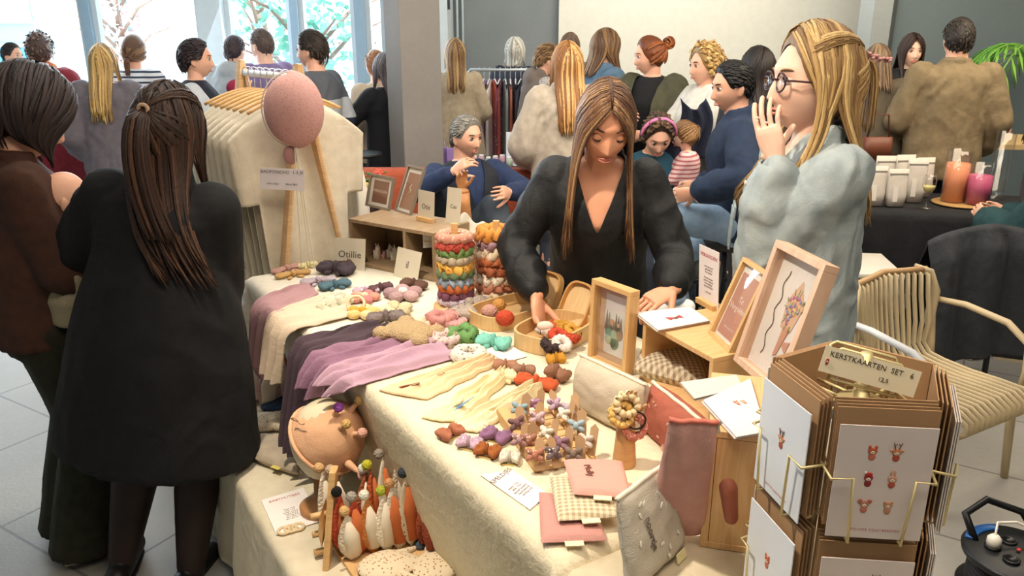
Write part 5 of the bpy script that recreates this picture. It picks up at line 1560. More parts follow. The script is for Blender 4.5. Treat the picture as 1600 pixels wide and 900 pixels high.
# fox and dino bibs
def flat_fig(o, polys, mats, frame, s):
    for (poly, mi) in polys:
        m = M(); m.prism([(x * s, y * s) for x, y in poly], .0012, frame.to_3x3(), frame.translation); m.build('embroidery', mats[mi], o, smooth=False)
b1, fn1, mw1 = muslin('peach muslin bib with a small fox print, largest of the fanned bibs', (765, 570), (592, 612), (668, 626), F('E4C7A0'), folds=4, amp=.010, seed=7, gather=.35)
def emblem(o, fn, u, v, polys, mats, s, rz=0):
    p = fn(u, v); e1 = (fn(min(1, u + .05), v) - p); e2 = (fn(u, v + .05) - p)
    m4 = AX(p + V((0, 0, .003)), V((1, 0, 0)) if False else e1, e2) @ Matrix.Rotation(rz, 4, 'Z')
    flat_fig(o, polys, mats, m4, s)
FOX = [([(-1, 0), (-.4, -.35), (.2, -.2), (.3, .25), (-.4, .35)], 0), ([(.2, 0), (.5, -.3), (1.1, -.1), (.9, .3), (.5, .35)], 1), ([(.6, .3), (.75, .6), (.9, .3)], 1), ([(-.9, 0), (-1.5, .2), (-1.2, .4), (-.7, .3)], 0)]
emblem(b1, fn1, .42, .12, FOX, [mat('C0603A', .8), mat('9A6A4A', .8)], .034, .2)
b2, fn2, mw2 = muslin('cream muslin bib with a small blue dinosaur print', (790, 590), (659, 655), (722, 662), F('E8D8AE'), folds=4, amp=.010, seed=9, gather=.4)
DINO = [([(-.9, -.35), (-.2, -.45), (1.3, -.3), (.3, 0), (-.1, .2), (-.5, .1), (-.7, -.1)], 0), ([(-.5, 0), (-.25, .1), (-.55, 1.0), (-.95, 1.05), (-.75, .8)], 0), ([(-.1, .3), (.45, .38), (-.15, .5)], 0)]
emblem(b2, fn2, .62, .2, DINO, [mat('5E8EC0', .8)], .042, 0)
muslin('plain cream muslin bib nearest the clip tray', (840, 618), (705, 668), (745, 678), F('E6D9B4'), folds=3, amp=.012, seed=12, gather=.5)
muslin('narrow pale bib strap with tiny print in front of the cream bibs', (765, 650), (742, 672), (757, 676), F('E0CDB0'), folds=2, amp=.006, seed=13, gather=.8, cat='bib strap')
bow('cream gathered bow at the tied end of the dinosaur bib', (765, 602), (805, 596), F('E2D6B0'), th=.035, wd=.8)
bow('orange-red bow lying right of the bibs', (808, 598), (868, 612), F('B8542E'), th=.03, wd=.6)
bow('dusty brown bow behind the orange-red one', (772, 577), (808, 580), F('A87A62'), th=.03, wd=.6)
bow('taupe brown bow right of the dusty brown one', (800, 584), (836, 586), F('9A7460'), th=.028, wd=.6)
bow('brown bow with mustard knot beside the quilted cream pouch', (858, 588), (885, 600), F('8E6650'), th=.04, wd=1.0, tails=False)
bow('mustard bow against the corner of the wooden box', (855, 570), (882, 566), F('C08A2E'), th=.03, wd=.9, tails=False)
# bows with clips on the front edge
for lab, a, b, c in (('terracotta bow clip, leftmost of the loose row at the table edge', (689, 690), (718, 676), 'A86A4E'), ('lilac dotted bow clip, second of the loose row', (717, 696), (750, 703), 'B79CB0'), ('purple bow clip between the lilac bow and the tray', (757, 682), (794, 694), '8A6484'),
                   ('rust bow clip in the loose row below the purple one', (745, 708), (779, 716), '9A5A2C'), ('white patterned bow clip nearest the price list', (781, 722), (812, 724), 'CFC8BC')):
    o = bow(lab, a, b, mat(c, .8, 'speckle', c2='E0D4D0' if c in ('B79CB0',) else c, scale=1.5) if c in ('B79CB0', 'CFC8BC') else F(c), th=.026, wd=1.15, tails=False, cat='bow clip', name='bow_clip', group='loose bow clips at the table edge')
    m = M(); m.box((.0, -.012, -.012), (.03, .006, .003)); m.build('metal_clip', mat('D8C48A', .3, metal=.9), o, smooth=False)
# clip tray
c, a, L = span((778, 655), (838, 738)); 
A, B, C_, D_ = P(776, 655, ZT), P(836, 740, ZT), P(935, 722, ZT), P(868, 648, ZT)
tray = thing('slatted_tray', 'pale wooden slatted tray filled with bow clips on cards', 'tray', AX(A, B - A, D_ - A))
Lx = (B - A).length; Ly = ((D_ - A) - (B - A).normalized() * (D_ - A).dot((B - A).normalized())).length
m = M(); m.box((Lx / 2, .012, .016), (Lx, .026, .03)); m.build('side_rail', wood, tray, smooth=False, bevel=.003)
m = M(); m.box((Lx / 2, Ly - .006, .008), (Lx, .012, .014)); m.build('side_rail', wood, tray, smooth=False, bevel=.003)
for k in range(9):
    m = M(); m.box((Lx * (k + .5) / 9, Ly / 2, .006), (Lx / 9 - .004, Ly - .03, .009)); m.build('slat', woodx, tray, smooth=False, bevel=.001)
# clip bows on cards in the tray
cols14 = [('8FA9B4', 'blue-grey'), ('A67A9A', 'violet'), ('B49AB0', 'lilac'), ('7A5A5C', 'brown'), ('C2A8B0', 'pink-lilac'), ('9A6A58', 'rust brown'), ('D6CFC0', 'ivory'), ('A8705A', 'terracotta'), ('DDD6C8', 'cream'), ('9AB0BC', 'light blue'), ('8E6A7A', 'mauve'), ('6A5A5E', 'charcoal'), ('C8BCB4', 'stone'), ('A88484', 'old rose'), ('B8A8B4', 'pale mauve'), ('7E6C60', 'taupe')]
spots = [(812, 640), (835, 632), (865, 634), (808, 664), (838, 655), (824, 690), (855, 680), (835, 715), (882, 650), (900, 668), (878, 695), (862, 712), (916, 692), (812, 690), (888, 640), (897, 712)]
for k, ((px, py), (cc, nm)) in enumerate(zip(spots, cols14)):
    rr = random.Random(k * 7 + 1)
    p = P(px, py + 14, ZT + .014)
    o = thing('bow_clip', '%s bow clip on a kraft card, standing in the slatted tray' % nm, 'bow clip', TR(p + V((0, 0, .028)), rr.uniform(-.6, .5), SX(rr.uniform(50, 75)), rr.uniform(-.5, .5)), 'bow clips in the tray')
    w_ = .023
    mt = mat(cc, .8, 'speckle', c2='EDE6E0' if k % 2 else '6E5A5A', scale=1.8) if k % 3 else F(cc)
    for sd in (-1, 1):
        for s2 in (-1, 1):
            m = M(); m.ell((sd * w_ * .45, s2 * w_ * .28, .004), (w_ * .48, w_ * .30, .009), Matrix.Rotation(sd * s2 * .55, 3, 'Z'), 12, 8); m.build('loop', mt, o)
    m = M(); m.ell((0, 0, .008), (.008, .010, .009)); m.build('knot', mt, o)
    m = M(); m.prism([(-.011, -.032), (.011, -.032), (.011, .030), (0, .040), (-.011, .030)], .0015, None, (.012, 0, -.008)); m.build('kraft_card', mat('B99670', .8), o, smooth=False)
# price lists
paper('white price list with handwriting near the front edge, below the bow clips', [(828, 797), (856, 772), (800, 735), (750, 742)], head='SPELDJES', lines=5, bsize=.009)
paper('thin white sheet lying under the mint bow', [(790, 566), (824, 557), (780, 528), (745, 540)], lines=0, cat='paper', name='sheet_of_paper')
# flat pouches
pillow('flat dusty pink pouch at the front, lowest of the three small pouches', [(845, 856), (948, 852), (928, 792), (842, 776)], .022, F('C08C84'), tagside=0, group=None, name='flat_pouch', pw=.3)
pillow('beige gingham pouch in the middle of the three small pouches', [(872, 822), (972, 815), (952, 765), (858, 752)], .022, mat('D8CCB0', .9, 'gingham', c2='A8977A', scale=85), z=ZT + .021, name='flat_pouch')
pillow('flat rose pouch with an embroidered word, topmost of the three small pouches', [(896, 780), (987, 786), (972, 728), (880, 726)], .022, F('CE9A8E'), z=ZT + .040, word='Molly', wordpos=(.36, .55), wordrot=-1.3, name='flat_pouch')
# standing pouches
def bigpouch(label, BL, BR, TL, th, mt, z=ZT, zipc='E6DCC4', word=None, dots=None, name='zip_pouch', tagc=None, top=1.0, amax=75, wr=-1.45):
    mw, w, h, a = stand(BL, BR, TL, z, amax)
    o = thing(name, label, 'pouch', mw)
    def prof(v): return th * (.10 + 1.0 * math.sqrt(max(0, 1 - (max(0, v - .3) / .7) ** 2)) * (.75 + .25 * min(1, v / .15)))
    def sd(u, v, s_):
        e = (1 - abs(2 * u - 1) ** 5); y = v * h; x = u * w
        x += (u - .5) * w * (top - 1) * v
        return V((x, y, s_ * .5 * prof(v) * (.12 + .88 * max(e, 0) ** .5) * (1 if v > .04 else .75 + v * 6) + .004 * noise.noise(V((u * 5, v * 5, th * 50))) - th * .5))
    m = M(); m.grid(lambda u, v: sd(u, v, 1), 26, 24); m.grid(lambda u, v: sd(1 - u, v, -1), 26, 24)
    m.grid(lambda u, v: sd(u, 0, -1).lerp(sd(u, 0, 1), v), 26, 2); m.grid(lambda u, v: sd(u, 1, 1).lerp(sd(u, 1, -1), v), 26, 2)
    m.grid(lambda u, v: sd(0, u, 1).lerp(sd(0, u, -1), v), 24, 2); m.grid(lambda u, v: sd(1, u, -1).lerp(sd(1, u, 1), v), 24, 2)
    m.build('cloth_body', mt, o)
    m = M(); m.tube([sd(i / 14, 1, 0) + V((0, .002, 0)) for i in range(15)], .005, 6); m.build('zip', mat(zipc, .6), o)
    m = M(); q = sd(1, 1, 0); m.ell(q, (.007, .006, .004)); m.capsule(q, q + V((.004, -.02, .004)), .0025, .0025, 6); m.build('zip_puller', mat('C8C4BC', .3, metal=.8), o)
    if word:
        m = M(); m.text(word, .022, sd(.32, .5, 1) + V((0, 0, .003)), Matrix.Rotation(wr, 3, 'Z')); m.build('lettering', mat('6A5C54', .8), o, smooth=False)
    if dots:
        m = M(); rr = random.Random(5)
        for k in range(14):
            u, v = rr.uniform(.1, .9), rr.uniform(.1, .9); q = sd(u, v, 1) + V((0, 0, .002)); m.ell(q, (.0035, .007, .001), Matrix.Rotation(rr.uniform(0, 3), 3, 'Z'), 8, 6)
        m.build('fleck_print', mat(dots, .8), o)['kind'] = 'stuff'
    if tagc: m = M(); m.box((w * .75, -.001, .004), (.03, .018, .002)); m.build('fabric_tag', mat(tagc, .8), o, smooth=False)
    return o
bigpouch('quilted oatmeal pouch standing beside the clip tray', (886, 634), (985, 688), (884, 566), .10, mat('C9BCA8', .9, 'fabric', c2='BFB19C', bump=.4), top=1.0)
bigpouch('terracotta zip pouch with small white flecks, behind the pink one', (996, 668), (1075, 742), (994, 604), .09, mat('A85F4C', .9, 'fabric', c2='9A5444', bump=.5), dots='D8A898', top=1.0)
gw = pillow('gingham beige cushion pouch lying in the opening of the wooden crate', [(988, 596), (1105, 628), (1110, 575), (1003, 560)], .075, mat('CFC3AA', .9, 'gingham', c2='8E7A66', scale=75), name='gingham_pouch', tagc=None, pw=.45)
bigpouch('pale pink zip pouch leaning against the near wooden crate', (1012, 838), (1102, 842), (1045, 672), .035, mat('D2A49C', .9, 'fabric', c2='C89890', bump=.35), zipc='C06A5A', top=.75, amax=60)
bigpouch('large grey-cream pouch with an embroidered name leaning at the near end', (1000, 925), (1080, 850), (975, 790), .04, mat('BDB6A8', .9, 'fabric', c2='B3AB9C', bump=.4), zipc='E2DCC8', word='noortje', dots='DAD6CC', tagc='E0D8A8', top=.9, amax=60)
# front wooden hand with hair ties
ph_ = P(975, 725, ZT)
mannequin_hand('pale wooden mannequin hand in front, wearing hair ties and a floral scrunchie', ph_, .19, SX(8), .85, wm=mat('D0A06E', .45, 'wood', c2='C29060'), curl=.25)
for k, (dx, dz, c, l) in enumerate(((-.012, .128, 'D8B060', 'golden beaded hair tie on the front wooden hand'), (.018, .118, '1C1A1A', 'black hair tie looped on the front wooden hand'), (-.002, .150, 'D9C49A', 'cream ruffled hair tie at the fingertips of the front wooden hand'), (.016, .098, 'C87A6C', 'rose floral scrunchie around the front wooden hand'))):
    if c == '1C1A1A':
        m = M(); m.tube([V((math.cos(q) * .020, 0, math.sin(q) * .020)) for q in [2 * PI * i / 20 for i in range(20)]], .0022, 8, closed=True); o = m.build('hair_tie', mat(c, .6), mw=TR(ph_ + V((dx, -.022, dz))))
        tag(o, l, 'hair tie')
    else:
        o = scrunchie(.022, .0075, mat(c, .8, 'speckle', c2='F0E4D0', scale=2), 80 + k, TR(ph_ + V((dx, -.012, dz)), 0, SX(70)), l, None, 'hair_tie'); o['category'] = 'hair tie'

# stadium shaped wooden boxes with lids
def stadium(a, b, n=12, e=3.2):
    return [(math.copysign(abs(math.cos(t)) ** (2 / e), math.cos(t)) * a, math.copysign(abs(math.sin(t)) ** (2 / e), math.sin(t)) * b) for t in [2 * PI * k / (n * 4) for k in range(n * 4)]]
def woodbox(label, c4, h, mw=None, lid=False):
    A, B, D_ = (P(*q, ZT) for q in c4)       # near-left corner -> near-right ; near-left -> far-left
    w, d = (B - A).length, (D_ - A).length
    mw = AX((B + D_) / 2 + V((0, 0, .002)), B - A, D_ - A)
    o = thing('wooden_box', label, 'wooden box', mw)
    out, inn = stadium(w / 2, d / 2), stadium(w / 2 - .007, d / 2 - .007)
    m = M(); n = len(out)
    vs = [(x, y, 0) for x, y in out] + [(x, y, h) for x, y in out] + [(x, y, h) for x, y in inn] + [(x, y, .006) for x, y in inn]
    fs = []
    for i in range(n):
        j = (i + 1) % n
        for k in range(3): fs.append((i + k * n, j + k * n, j + (k + 1) * n, i + (k + 1) * n))
    fs.append(tuple(reversed(range(n)))); fs.append(tuple(range(3 * n, 4 * n)))
    m.add(vs, fs); m.build('box_wall', mat('D9B784', .5, 'woodx', c2='CBA470'), o, smooth=False)
    return o, w, d
def pan(label, mw, w, h, dp=.022, rot=0):
    o = thing('upright_wooden_tray', label, 'wooden tray', mw)
    out, inn = stadium(w / 2, h / 2), stadium(w / 2 - .006, h / 2 - .006); n = len(out)
    m = M(); vs = [(x, y, 0) for x, y in out] + [(x, y, dp) for x, y in out] + [(x, y, dp) for x, y in inn] + [(x, y, .005) for x, y in inn]; fs = []
    for i in range(n):
        j = (i + 1) % n
        for k in range(3): fs.append((i + k * n, j + k * n, j + (k + 1) * n, i + (k + 1) * n))
    fs.append(tuple(reversed(range(n)))); 
    m.add(vs, fs); m.build('rim', mat('C99A60', .5, 'woodx', c2='B98850'), o, smooth=False)
    m = M(); m.add([(x, y, .0052) for x, y in inn] + [(x, y, .002) for x, y in inn], [tuple(range(n)), tuple(reversed(range(n, 2 * n)))]); m.build('lid_panel', mat('D9BA8C', .5, 'woodx', c2='CDAA78'), o, smooth=False)
    return o
bx1, w1, d1 = woodbox('rounded bentwood box with scrunchies, nearest the seller hand', ((812, 545), (892, 568), (842, 498)), .05)
bx2, w2, d2 = woodbox('rounded bentwood box of crocheted balls, left behind the first one', ((748, 508), (805, 532), (790, 466)), .045)
def lid_at(label, BL, BR, TL):
    mw, w, h, a = stand(BL, BR, TL, ZT); mw = mw @ Matrix.Translation((w / 2, h / 2, -.02)); return pan(label, mw, w, h)
lid_at('bentwood tray standing upright behind the scrunchie box, beside the floating frame', (863, 506), (905, 522), (890, 434))
lid_at('bentwood tray standing in shadow behind the seller hand', (826, 480), (862, 493), (844, 418))
# contents
fill = [(868, 545, '3C2C2E', 'dark brown'), (880, 530, 'C0452A', 'red'), (893, 520, 'B8862C', 'mustard'), (885, 515, 'C08A34', 'ochre'), (898, 532, 'C24A2E', 'brick'), (860, 523, 'D8C8BC', 'ivory'), (876, 514, 'A8502A', 'rust'), (902, 524, 'D09A40', 'golden'), (886, 542, 'E0D4CC', 'white')]
for k, (px, py, c, nm) in enumerate(fill):
    scrunchie(.019, .011, mat(c, .85, 'fabric', bump=.6), 90 + k, TR(P(px - 8, py - 5, ZT + .040) , 0, .4 * math.sin(k), .3), '%s scrunchie heaped in the bentwood box under the seller hand' % nm, 'scrunchies in the bentwood box')
for k, (px, py, r, c, nm, mm_) in enumerate(((765, 487, .028, 'B88A7C', 'dusty rose crocheted ball in the rear bentwood box', 'knit'), (789, 497, .030, 'B8452A', 'brick red crocheted ball in the rear bentwood box', 'knit'), (780, 476, .024, 'C08A4A', 'ochre crocheted ball at the back of the rear bentwood box', 'knit'))):
    m = M(); m.ell((0, 0, 0), (r, r, r * .85), nu=24, nv=14); o = m.build('crocheted_ball', mat(c, .95, 'knit', scale=1.2), mw=TR(P(px, py, ZT + .045))); tag(o, nm, 'crocheted ball')
# pink ball in the seller's fingers
m = M(); m.ell((0, 0, 0), (.026, .018, .016)); tag(m.build('felt_bow', F('E0C4B4'), mw=TR(P(852, 510, ZT + .06))), 'pale pink bow pinched in the fingers of the seller', 'bow')

# floating frame with the forest picture
mw, w, h, a = stand((917, 562), (976, 590), (925, 436), ZT, amax=30)
def art_forest(t, w, h, z, fw):
    m = M(); m.box((w / 2, h * .5, z), (w * .5, h * .72, .002)); m.build('picture', mat('C9C8C8', .5), t, smooth=False)
    rr = random.Random(3)
    for k in range(7):
        x = w * (.3 + .06 * k); b_ = h * (.42 + .03 * rr.random()); hh = h * rr.uniform(.12, .34) * (1 - k * .07)
        m = M(); m.prism([(x - .008, b_), (x + .008, b_), (x, b_ + hh)], .0012, None, (0, 0, z + .001)); m.build('painted_tree', mat(rr.choice(['4E4A44', '6A5E58', '7A7068']), .7), t, smooth=False)
    for k, (x, y, r, c) in enumerate(((.38, .42, .030, '5E8070'), (.50, .40, .034, '7E9A84'), (.62, .42, .028, '8A6A50'), (.44, .52, .018, 'B88A68'), (.60, .52, .018, 'C09A80'), (.36, .32, .022, 'A8B8A0'), (.52, .30, .030, '4E6A5C'))):
        m = M(); m.ell((w * x, h * y, z + .001), (r * .6, r * .75, .0014), nu=14, nv=8); m.build('painted_animal', mat(c, .7), t)
frame_obj('deep pale wooden frame standing on the cloth with a painted forest animal picture', mw, w, h, .014, .035, wood, art=art_forest, matt='B79A80', support=False)

# wooden crate 1, cards, leaflet, frames
c1a = PY(1000, 590, P(1000, 590, ZT).y); c1b = P(1115, 560, ZT + .17); c1b.z = ZT; c1a.z = ZT
cr1, X1, N1, wc1 = crate('pale wooden crate lying open to the front, under the greeting cards', c1a, c1b, .30, .17)
Z1 = ZT + .17
def stack_cards(label, cs, z, n, mt, art=None, name='greeting_card', gap=.0022, top_word=None, jit=.003):
    for k in range(n):
        c = [P(*q, z) for q in cs]; base = c[0]; rr = random.Random(k); j = V((rr.uniform(-jit, jit), rr.uniform(-jit, jit), 0)) * (k < n - 1)
        m = M(); q = [x - base for x in c]; m.add([x + V((0, 0, 0)) for x in q] + [x + V((0, 0, .0018)) for x in q], [(3, 2, 1, 0), (4, 5, 6, 7), (0, 1, 5, 4), (1, 2, 6, 5), (2, 3, 7, 6), (3, 0, 4, 7)])
        o = m.build(name, mt if (n - 1 - k) % 2 == 0 else kraft, mw=TR(base + V((0, 0, gap * k + .001)) + j), smooth=False)
        lb = '%s of its stack: %s' % (['bottom', 'second', 'third'][k] if k < n - 1 else 'topmost', label)
        tag(o, lb, 'greeting card', 'cards: ' + label)
        if k == n - 1 and art:
            X = (q[1] - q[0]).normalized(); Y = (q[3] - q[0]); Y = (Y - X * Y.dot(X)).normalized()
            art(o, X, Y, ((q[0] + q[2]) / 2) + V((0, 0, .0022)), (q[1] - q[0]).length, (q[3] - q[0]).length)
def animal(o, fr_, s, kind):
    """flat printed animal head with body, kind: deer fox penguin bunny mouse bear"""
    def E_(c, r, col, z=.0003):
        m = M(); m.T = fr_; m.ell((c[0] * s, c[1] * s, z), (r[0] * s, r[1] * s, .0007), nu=16, nv=6); m.build('printed_figure', mat(col, .8), o)
    bc = {'deer': 'C98A62', 'fox': 'C0603E', 'penguin': 'A83A34', 'bunny': 'D2A088', 'mouse': 'B88070', 'bear': 'C48E6E'}[kind]
    E_((0, -.55), (.30, .34), {'deer': 'B0503C', 'fox': 'C8705A', 'penguin': '8E2E2E', 'bunny': 'B85A4A', 'mouse': 'C87868', 'bear': 'C08A70'}[kind], .0001)
    E_((0, 0), (.38, .34), bc)
    E_((0, -.12), (.22, .17), 'E8D4C0' if kind != 'penguin' else 'E8E0D8', .0007)
    for sd in (-1, 1):
        if kind == 'deer':
            E_((sd * .42, .16), (.16, .08), bc)
            m = M(); m.T = fr_; m.tube([(sd * .15 * s, .3 * s, .0008), (sd * .22 * s, .6 * s, .0008), (sd * .34 * s, .9 * s, .0008)], .035 * s, 6); m.tube([(sd * .22 * s, .6 * s, .0008), (sd * .06 * s, .8 * s, .0008)], .03 * s, 6); m.build('printed_antler', mat('5E3A2A', .8), o)
        elif kind == 'fox': E_((sd * .26, .36), (.12, .2), bc)
        elif kind == 'bunny': E_((sd * .14, .55), (.09, .34), bc)
        elif kind == 'mouse': E_((sd * .38, .26), (.22, .22), 'B06A60')
        elif kind == 'bear': E_((sd * .28, .26), (.12, .12), bc)
        E_((sd * .13, .03), (.035, .045), '3A2420', .001)
    if kind == 'penguin': E_((0, .34), (.3, .2), 'B8322E', .0009); E_((-.3, .52), (.1, .1), 'EEE4DC', .001)
    E_((0, -.1), (.05, .04), '5A2C24', .0012)
def art_bow(o, X, Y, c, w, h):
    fr_ = AX(c, X, Y); s = w * .12
    for sd in (-1, 1):
        m = M(); m.T = fr_; m.prism([(0, -.1 * s), (sd * 1.1 * s, -.6 * s), (sd * 1.2 * s, .6 * s), (0, .1 * s)][::sd], .0006); m.build('printed_bow', mat('A84A4A', .8), o, smooth=False)
    m = M(); m.T = fr_; m.ell((0, -.2 * s, .0004), (.35 * s, .3 * s, .0006)); m.build('printed_figure', mat('6A4A4A', .8), o)
stack_cards('white card with a red bow drawing on the open crate', [(1028, 521), (1108, 506), (1078, 484), (993, 493)], Z1, 4, white_c, art_bow)
def leaflet():
    o, w, h = card('tall white leaflet with red heading standing at the back of the crate', (1092, 470), (1122, 487), (1093, 382), Z1, None, mt=mat('E4DCDC', .6), cat='leaflet', name='leaflet', holder=1)
    m = M(); m.text('VERGULDEN', w * .15, (w / 2, h * .86, .0012), Matrix.Identity(3), depth=.0002); m.build('lettering', mat('A8343A', .7), o, smooth=False)
    m = M(); m.text('\n'.join(['met de hand', 'gemaakt in', 'ons atelier', '', 'kraamcadeau', 'geboortekaart', 'haarstrikjes', 'speendoekjes', '', 'tot snel']), w * .085, (w / 2, h * .46, .0012), Matrix.Identity(3), depth=.0002); m.build('lettering', mat('8E7E7E', .7), o, smooth=False)
leaflet()
mw, w, h, a = stand((1105, 520), (1138, 552), (1160, 402), Z1)
def art_pink(t, w, h, z, fw):
    m = M(); m.box((w / 2, h * .47, z), (w * .74, h * .76, .001)); m.build('pink_print', mat('B98878', .7), t, smooth=False)
    m = M(); m.text('Te\nVergulden', w * .16, (w / 2, h * .5, z + .001), Matrix.Identity(3), depth=.0002); m.text('kleine cadeautjes', w * .06, (w / 2, h * .2, z + .001), Matrix.Identity(3), depth=.0002); m.build('lettering', mat('E8D8CC', .7), t, smooth=False)
frame_obj('slim pale wooden frame with a dusty pink print leaning on the crate', mw, w, h, .011, .018, wood, art=art_pink)
mw, w, h, a = stand((1145, 562), (1212, 621), (1212, 375), Z1)
print('bigframe', w, h, math.degrees(a))
def art_bouquet(t, w, h, z, fw):
    rr = random.Random(9)
    m = M(); m.tube([(w * (.28 + .03 * math.sin(k * 1.1)), h * (.16 + .035 * k), z + .001) for k in range(20)], .0012, 5); m.build('drawn_line', mat('6A5E58', .7), t)
    m = M(); m.prism([(w * .46, h * .42), (w * .66, h * .42), (w * .74, h * .62), (w * .58, h * .80), (w * .42, h * .62)], .001, None, (0, 0, z)); m.build('printed_wrap', mat('CFA88A', .7), t, smooth=False)
    m = M(); m.prism([(w * .50, h * .20), (w * .56, h * .22), (w * .64, h * .44), (w * .52, h * .44)], .001, None, (0, 0, z + .0004)); m.prism([(w * .56, h * .32), (w * .70, h * .26), (w * .72, h * .36)], .001, None, (0, 0, z + .0004)); m.build('printed_ribbon', mat('C08A70', .7), t, smooth=False)
    cs = ['7A86B0', 'B87A8A', 'D8B46A', '9AA88A', 'A8688A', 'E0C8A0', '8A9AC0', 'C8907A', '7E9A6E']
    for g in range(5):
        m = M()
        for k in range(9):
            a_ = rr.uniform(0, 6.28); r_ = math.sqrt(rr.random()); m.ell((w * (.585 + .125 * r_ * math.cos(a_)), h * (.575 + .115 * r_ * math.sin(a_)), z + .0015), (w * .022, w * .022, .001), nu=10, nv=5)
        m.build('printed_flowers', mat(cs[g], .7), t)
    m = M()
    for k in range(16):
        a_ = rr.uniform(0, 6.28); x, y = w * (.585 + .13 * math.cos(a_)), h * (.575 + .12 * math.sin(a_)); m.tube([(x, y, z + .001), (x + math.cos(a_) * .01, y + math.sin(a_) * .014, z + .001)], .001, 5)
    m.build('printed_twigs', mat('7E8A60', .7), t)
frame_obj('large deep wooden frame with a printed flower bouquet behind glass', mw, w, h, .016, .035, mat('D8B8A0', .5, 'woodx', c2='C9A488'), art=art_bouquet, matt='DDD5CE', support=False)

# wooden crate 2 with notebooks
c2a = P(1093, 855, ZT - .012)
Z2h = PY(1093, 640, c2a.y).z - c2a.z
print('crate2 h', Z2h)
Z2h = PY(1093, 672, c2a.y).z - c2a.z
cr2, X2, N2, wc2 = crate('tall pale wooden crate at the near end of the stall, behind the card rack', c2a, P(1195, 870, ZT - .012), .26, Z2h, z=ZT - .012)
def art_note(o, X, Y, c, w, h):
    fr_ = AX(c, X, Y); animal(o, fr_ @ Matrix.Translation((-w * .12, h * .1, 0)), .012, 'fox'); animal(o, fr_ @ Matrix.Translation((w * .12, h * .1, 0)), .012, 'bear')
m = M(); m.box((wc2 / 2, .006, Z2h / 2), (wc2 - .03, .010, Z2h - .03)); m.build('front_panel', woodx, cr2, smooth=False)
ZN = ZT - .012 + Z2h
stack_cards('pale notebook with red animal drawings on the near crate', [(1150, 690), (1196, 682), (1172, 598), (1098, 632)], ZN, 4, mat('D9D2D2', .7), art_note)
stack_cards('grey notebook at the back of the near crate', [(1085, 628), (1160, 610), (1150, 590), (1062, 602)], ZN, 3, mat('C8C4C0', .7))
# ================================================================= rail with ponchos and the paper balloon (left, behind the stall)
railA, railB = PY(386, 104, 3.5), PY(456, 108, 3.2); railB.z = railA.z = 1.61
rd = (railB - railA).normalized(); rn_ = V((-rd.y, rd.x, 0))
R_ = thing('clothes_rail', 'white and pale wooden A-frame clothes rail carrying cream ponchos', 'clothes rail', TR((0, 0, 0)))
m = M(); m.tube([railA - rd * .08, railB + rd * .06], .014, 10); m.build('hanging_bar', mat('E6E6E6', .4), R_)
for e_, s0 in ((railA - rd * .06, 1), (railB + rd * .05, 1)):
    for sd in (-1, 1):
        m = M(); a = V((e_.x, e_.y, 1.66)); b = V((e_.x, e_.y, .02)) + rn_ * sd * .27
        d = (b - a).normalized(); u, w, _ = frame_of(d, rd); m.loft([(a, u * .010, w * .024), (b, u * .010, w * .024)], 8, e=6); m.build('leg', mat('DDB98C', .5, 'wood', c2='CDA474'), R_, smooth=False)
creamp = mat('DCD3BE', .9, 'fabric', c2='D2C8B2', bump=.35)
def poncho(k, p, yaw, label):
    o = thing('poncho', label, 'poncho', TR(p, yaw), 'cream ponchos on the wooden rail')
    def fn(u, v, s_):
        x = (u - .5) * 2
        wd = .285 - .02 * v
        if abs(x) > .999: x = math.copysign(.999, x)
        sl = abs(x) ** 1.6 * .16 * (1 - .2 * v)
        z = -.055 - sl - v * (.80 - sl - .40 * sm((abs(x) - .60) / .10))
        y = s_ * (.022 + .030 * v) * math.sqrt(1 - x * x) + .018 * math.sin(x * 9 + k) * v
        return V((x * wd, y, z))
    m = M()
    m.grid(lambda u, v: fn(u, v, -1), 40, 24); m.grid(lambda u, v: fn(1 - u, v, 1), 40, 24)
    m.grid(lambda u, v: fn(u, 0, 1 - 2 * v), 40, 2)
    q = m.build('fabric', creamp, o); s_ = q.modifiers.new('s', 'SOLIDIFY'); s_.thickness = .004
    m = M(); m.tube([(x_, 0, -.045 - .9 * abs(x_) ** 1.6) for x_ in [-.19 + .38 * i / 16 for i in range(17)]], .007, 8); m.build('hanger_bar', wood, o)
    m = M(); m.tube([V((math.sin(a) * .022, 0, .012 - math.cos(a) * .022 + .012)) for a in [1.2 + 4.2 * i / 12 for i in range(13)]] , .0022, 6); m.tube([(0, 0, 0), (0, 0, -.045)], .0022, 6); m.build('hook', mat('C8CCD0', .3, metal=.8), o)
    return o
ry = .42
plab = ['rearmost', 'second from the back', 'third from the back', 'fourth from the back', 'fifth from the back', 'sixth from the back', 'second from the front', 'foremost']
for k in range(8):
    p = railA.lerp(railB, k / 7); poncho(k, p - V((0, 0, .02)), ry + (4 - k) * .07 * -1, 'cream cotton poncho on a wooden hanger, %s on the rail' % plab[k])
bc = PY(457, 172, 3.0)
m = M(); m.ell((0, 0, 0), (.108, .085, .135), nu=40, nv=26, fn=lambda p: p * (1 + .05 * math.cos(math.atan2(p.y, p.x) * 1)))
bal = thing('paper_balloon', 'speckled dusty pink balloon cushion hanging in front of the ponchos', 'balloon', TR(bc, SX(10)))
m.build('balloon_body', mat('C79A94', .95, 'speckle', c2='B27E78', scale=1.7), bal)
m = M(); m.tube([(math.cos(a) * .109, .0, math.sin(a) * .136) for a in [2 * PI * k / 40 for k in range(40)]], .003, 6, closed=True); m.build('piping', mat('E8D8CC', .8), bal)
m = M(); m.ell((-.02, 0, -.165), (.028, .012, .035)); m.build('knot_tail', mat('B98A86', .9), bal)
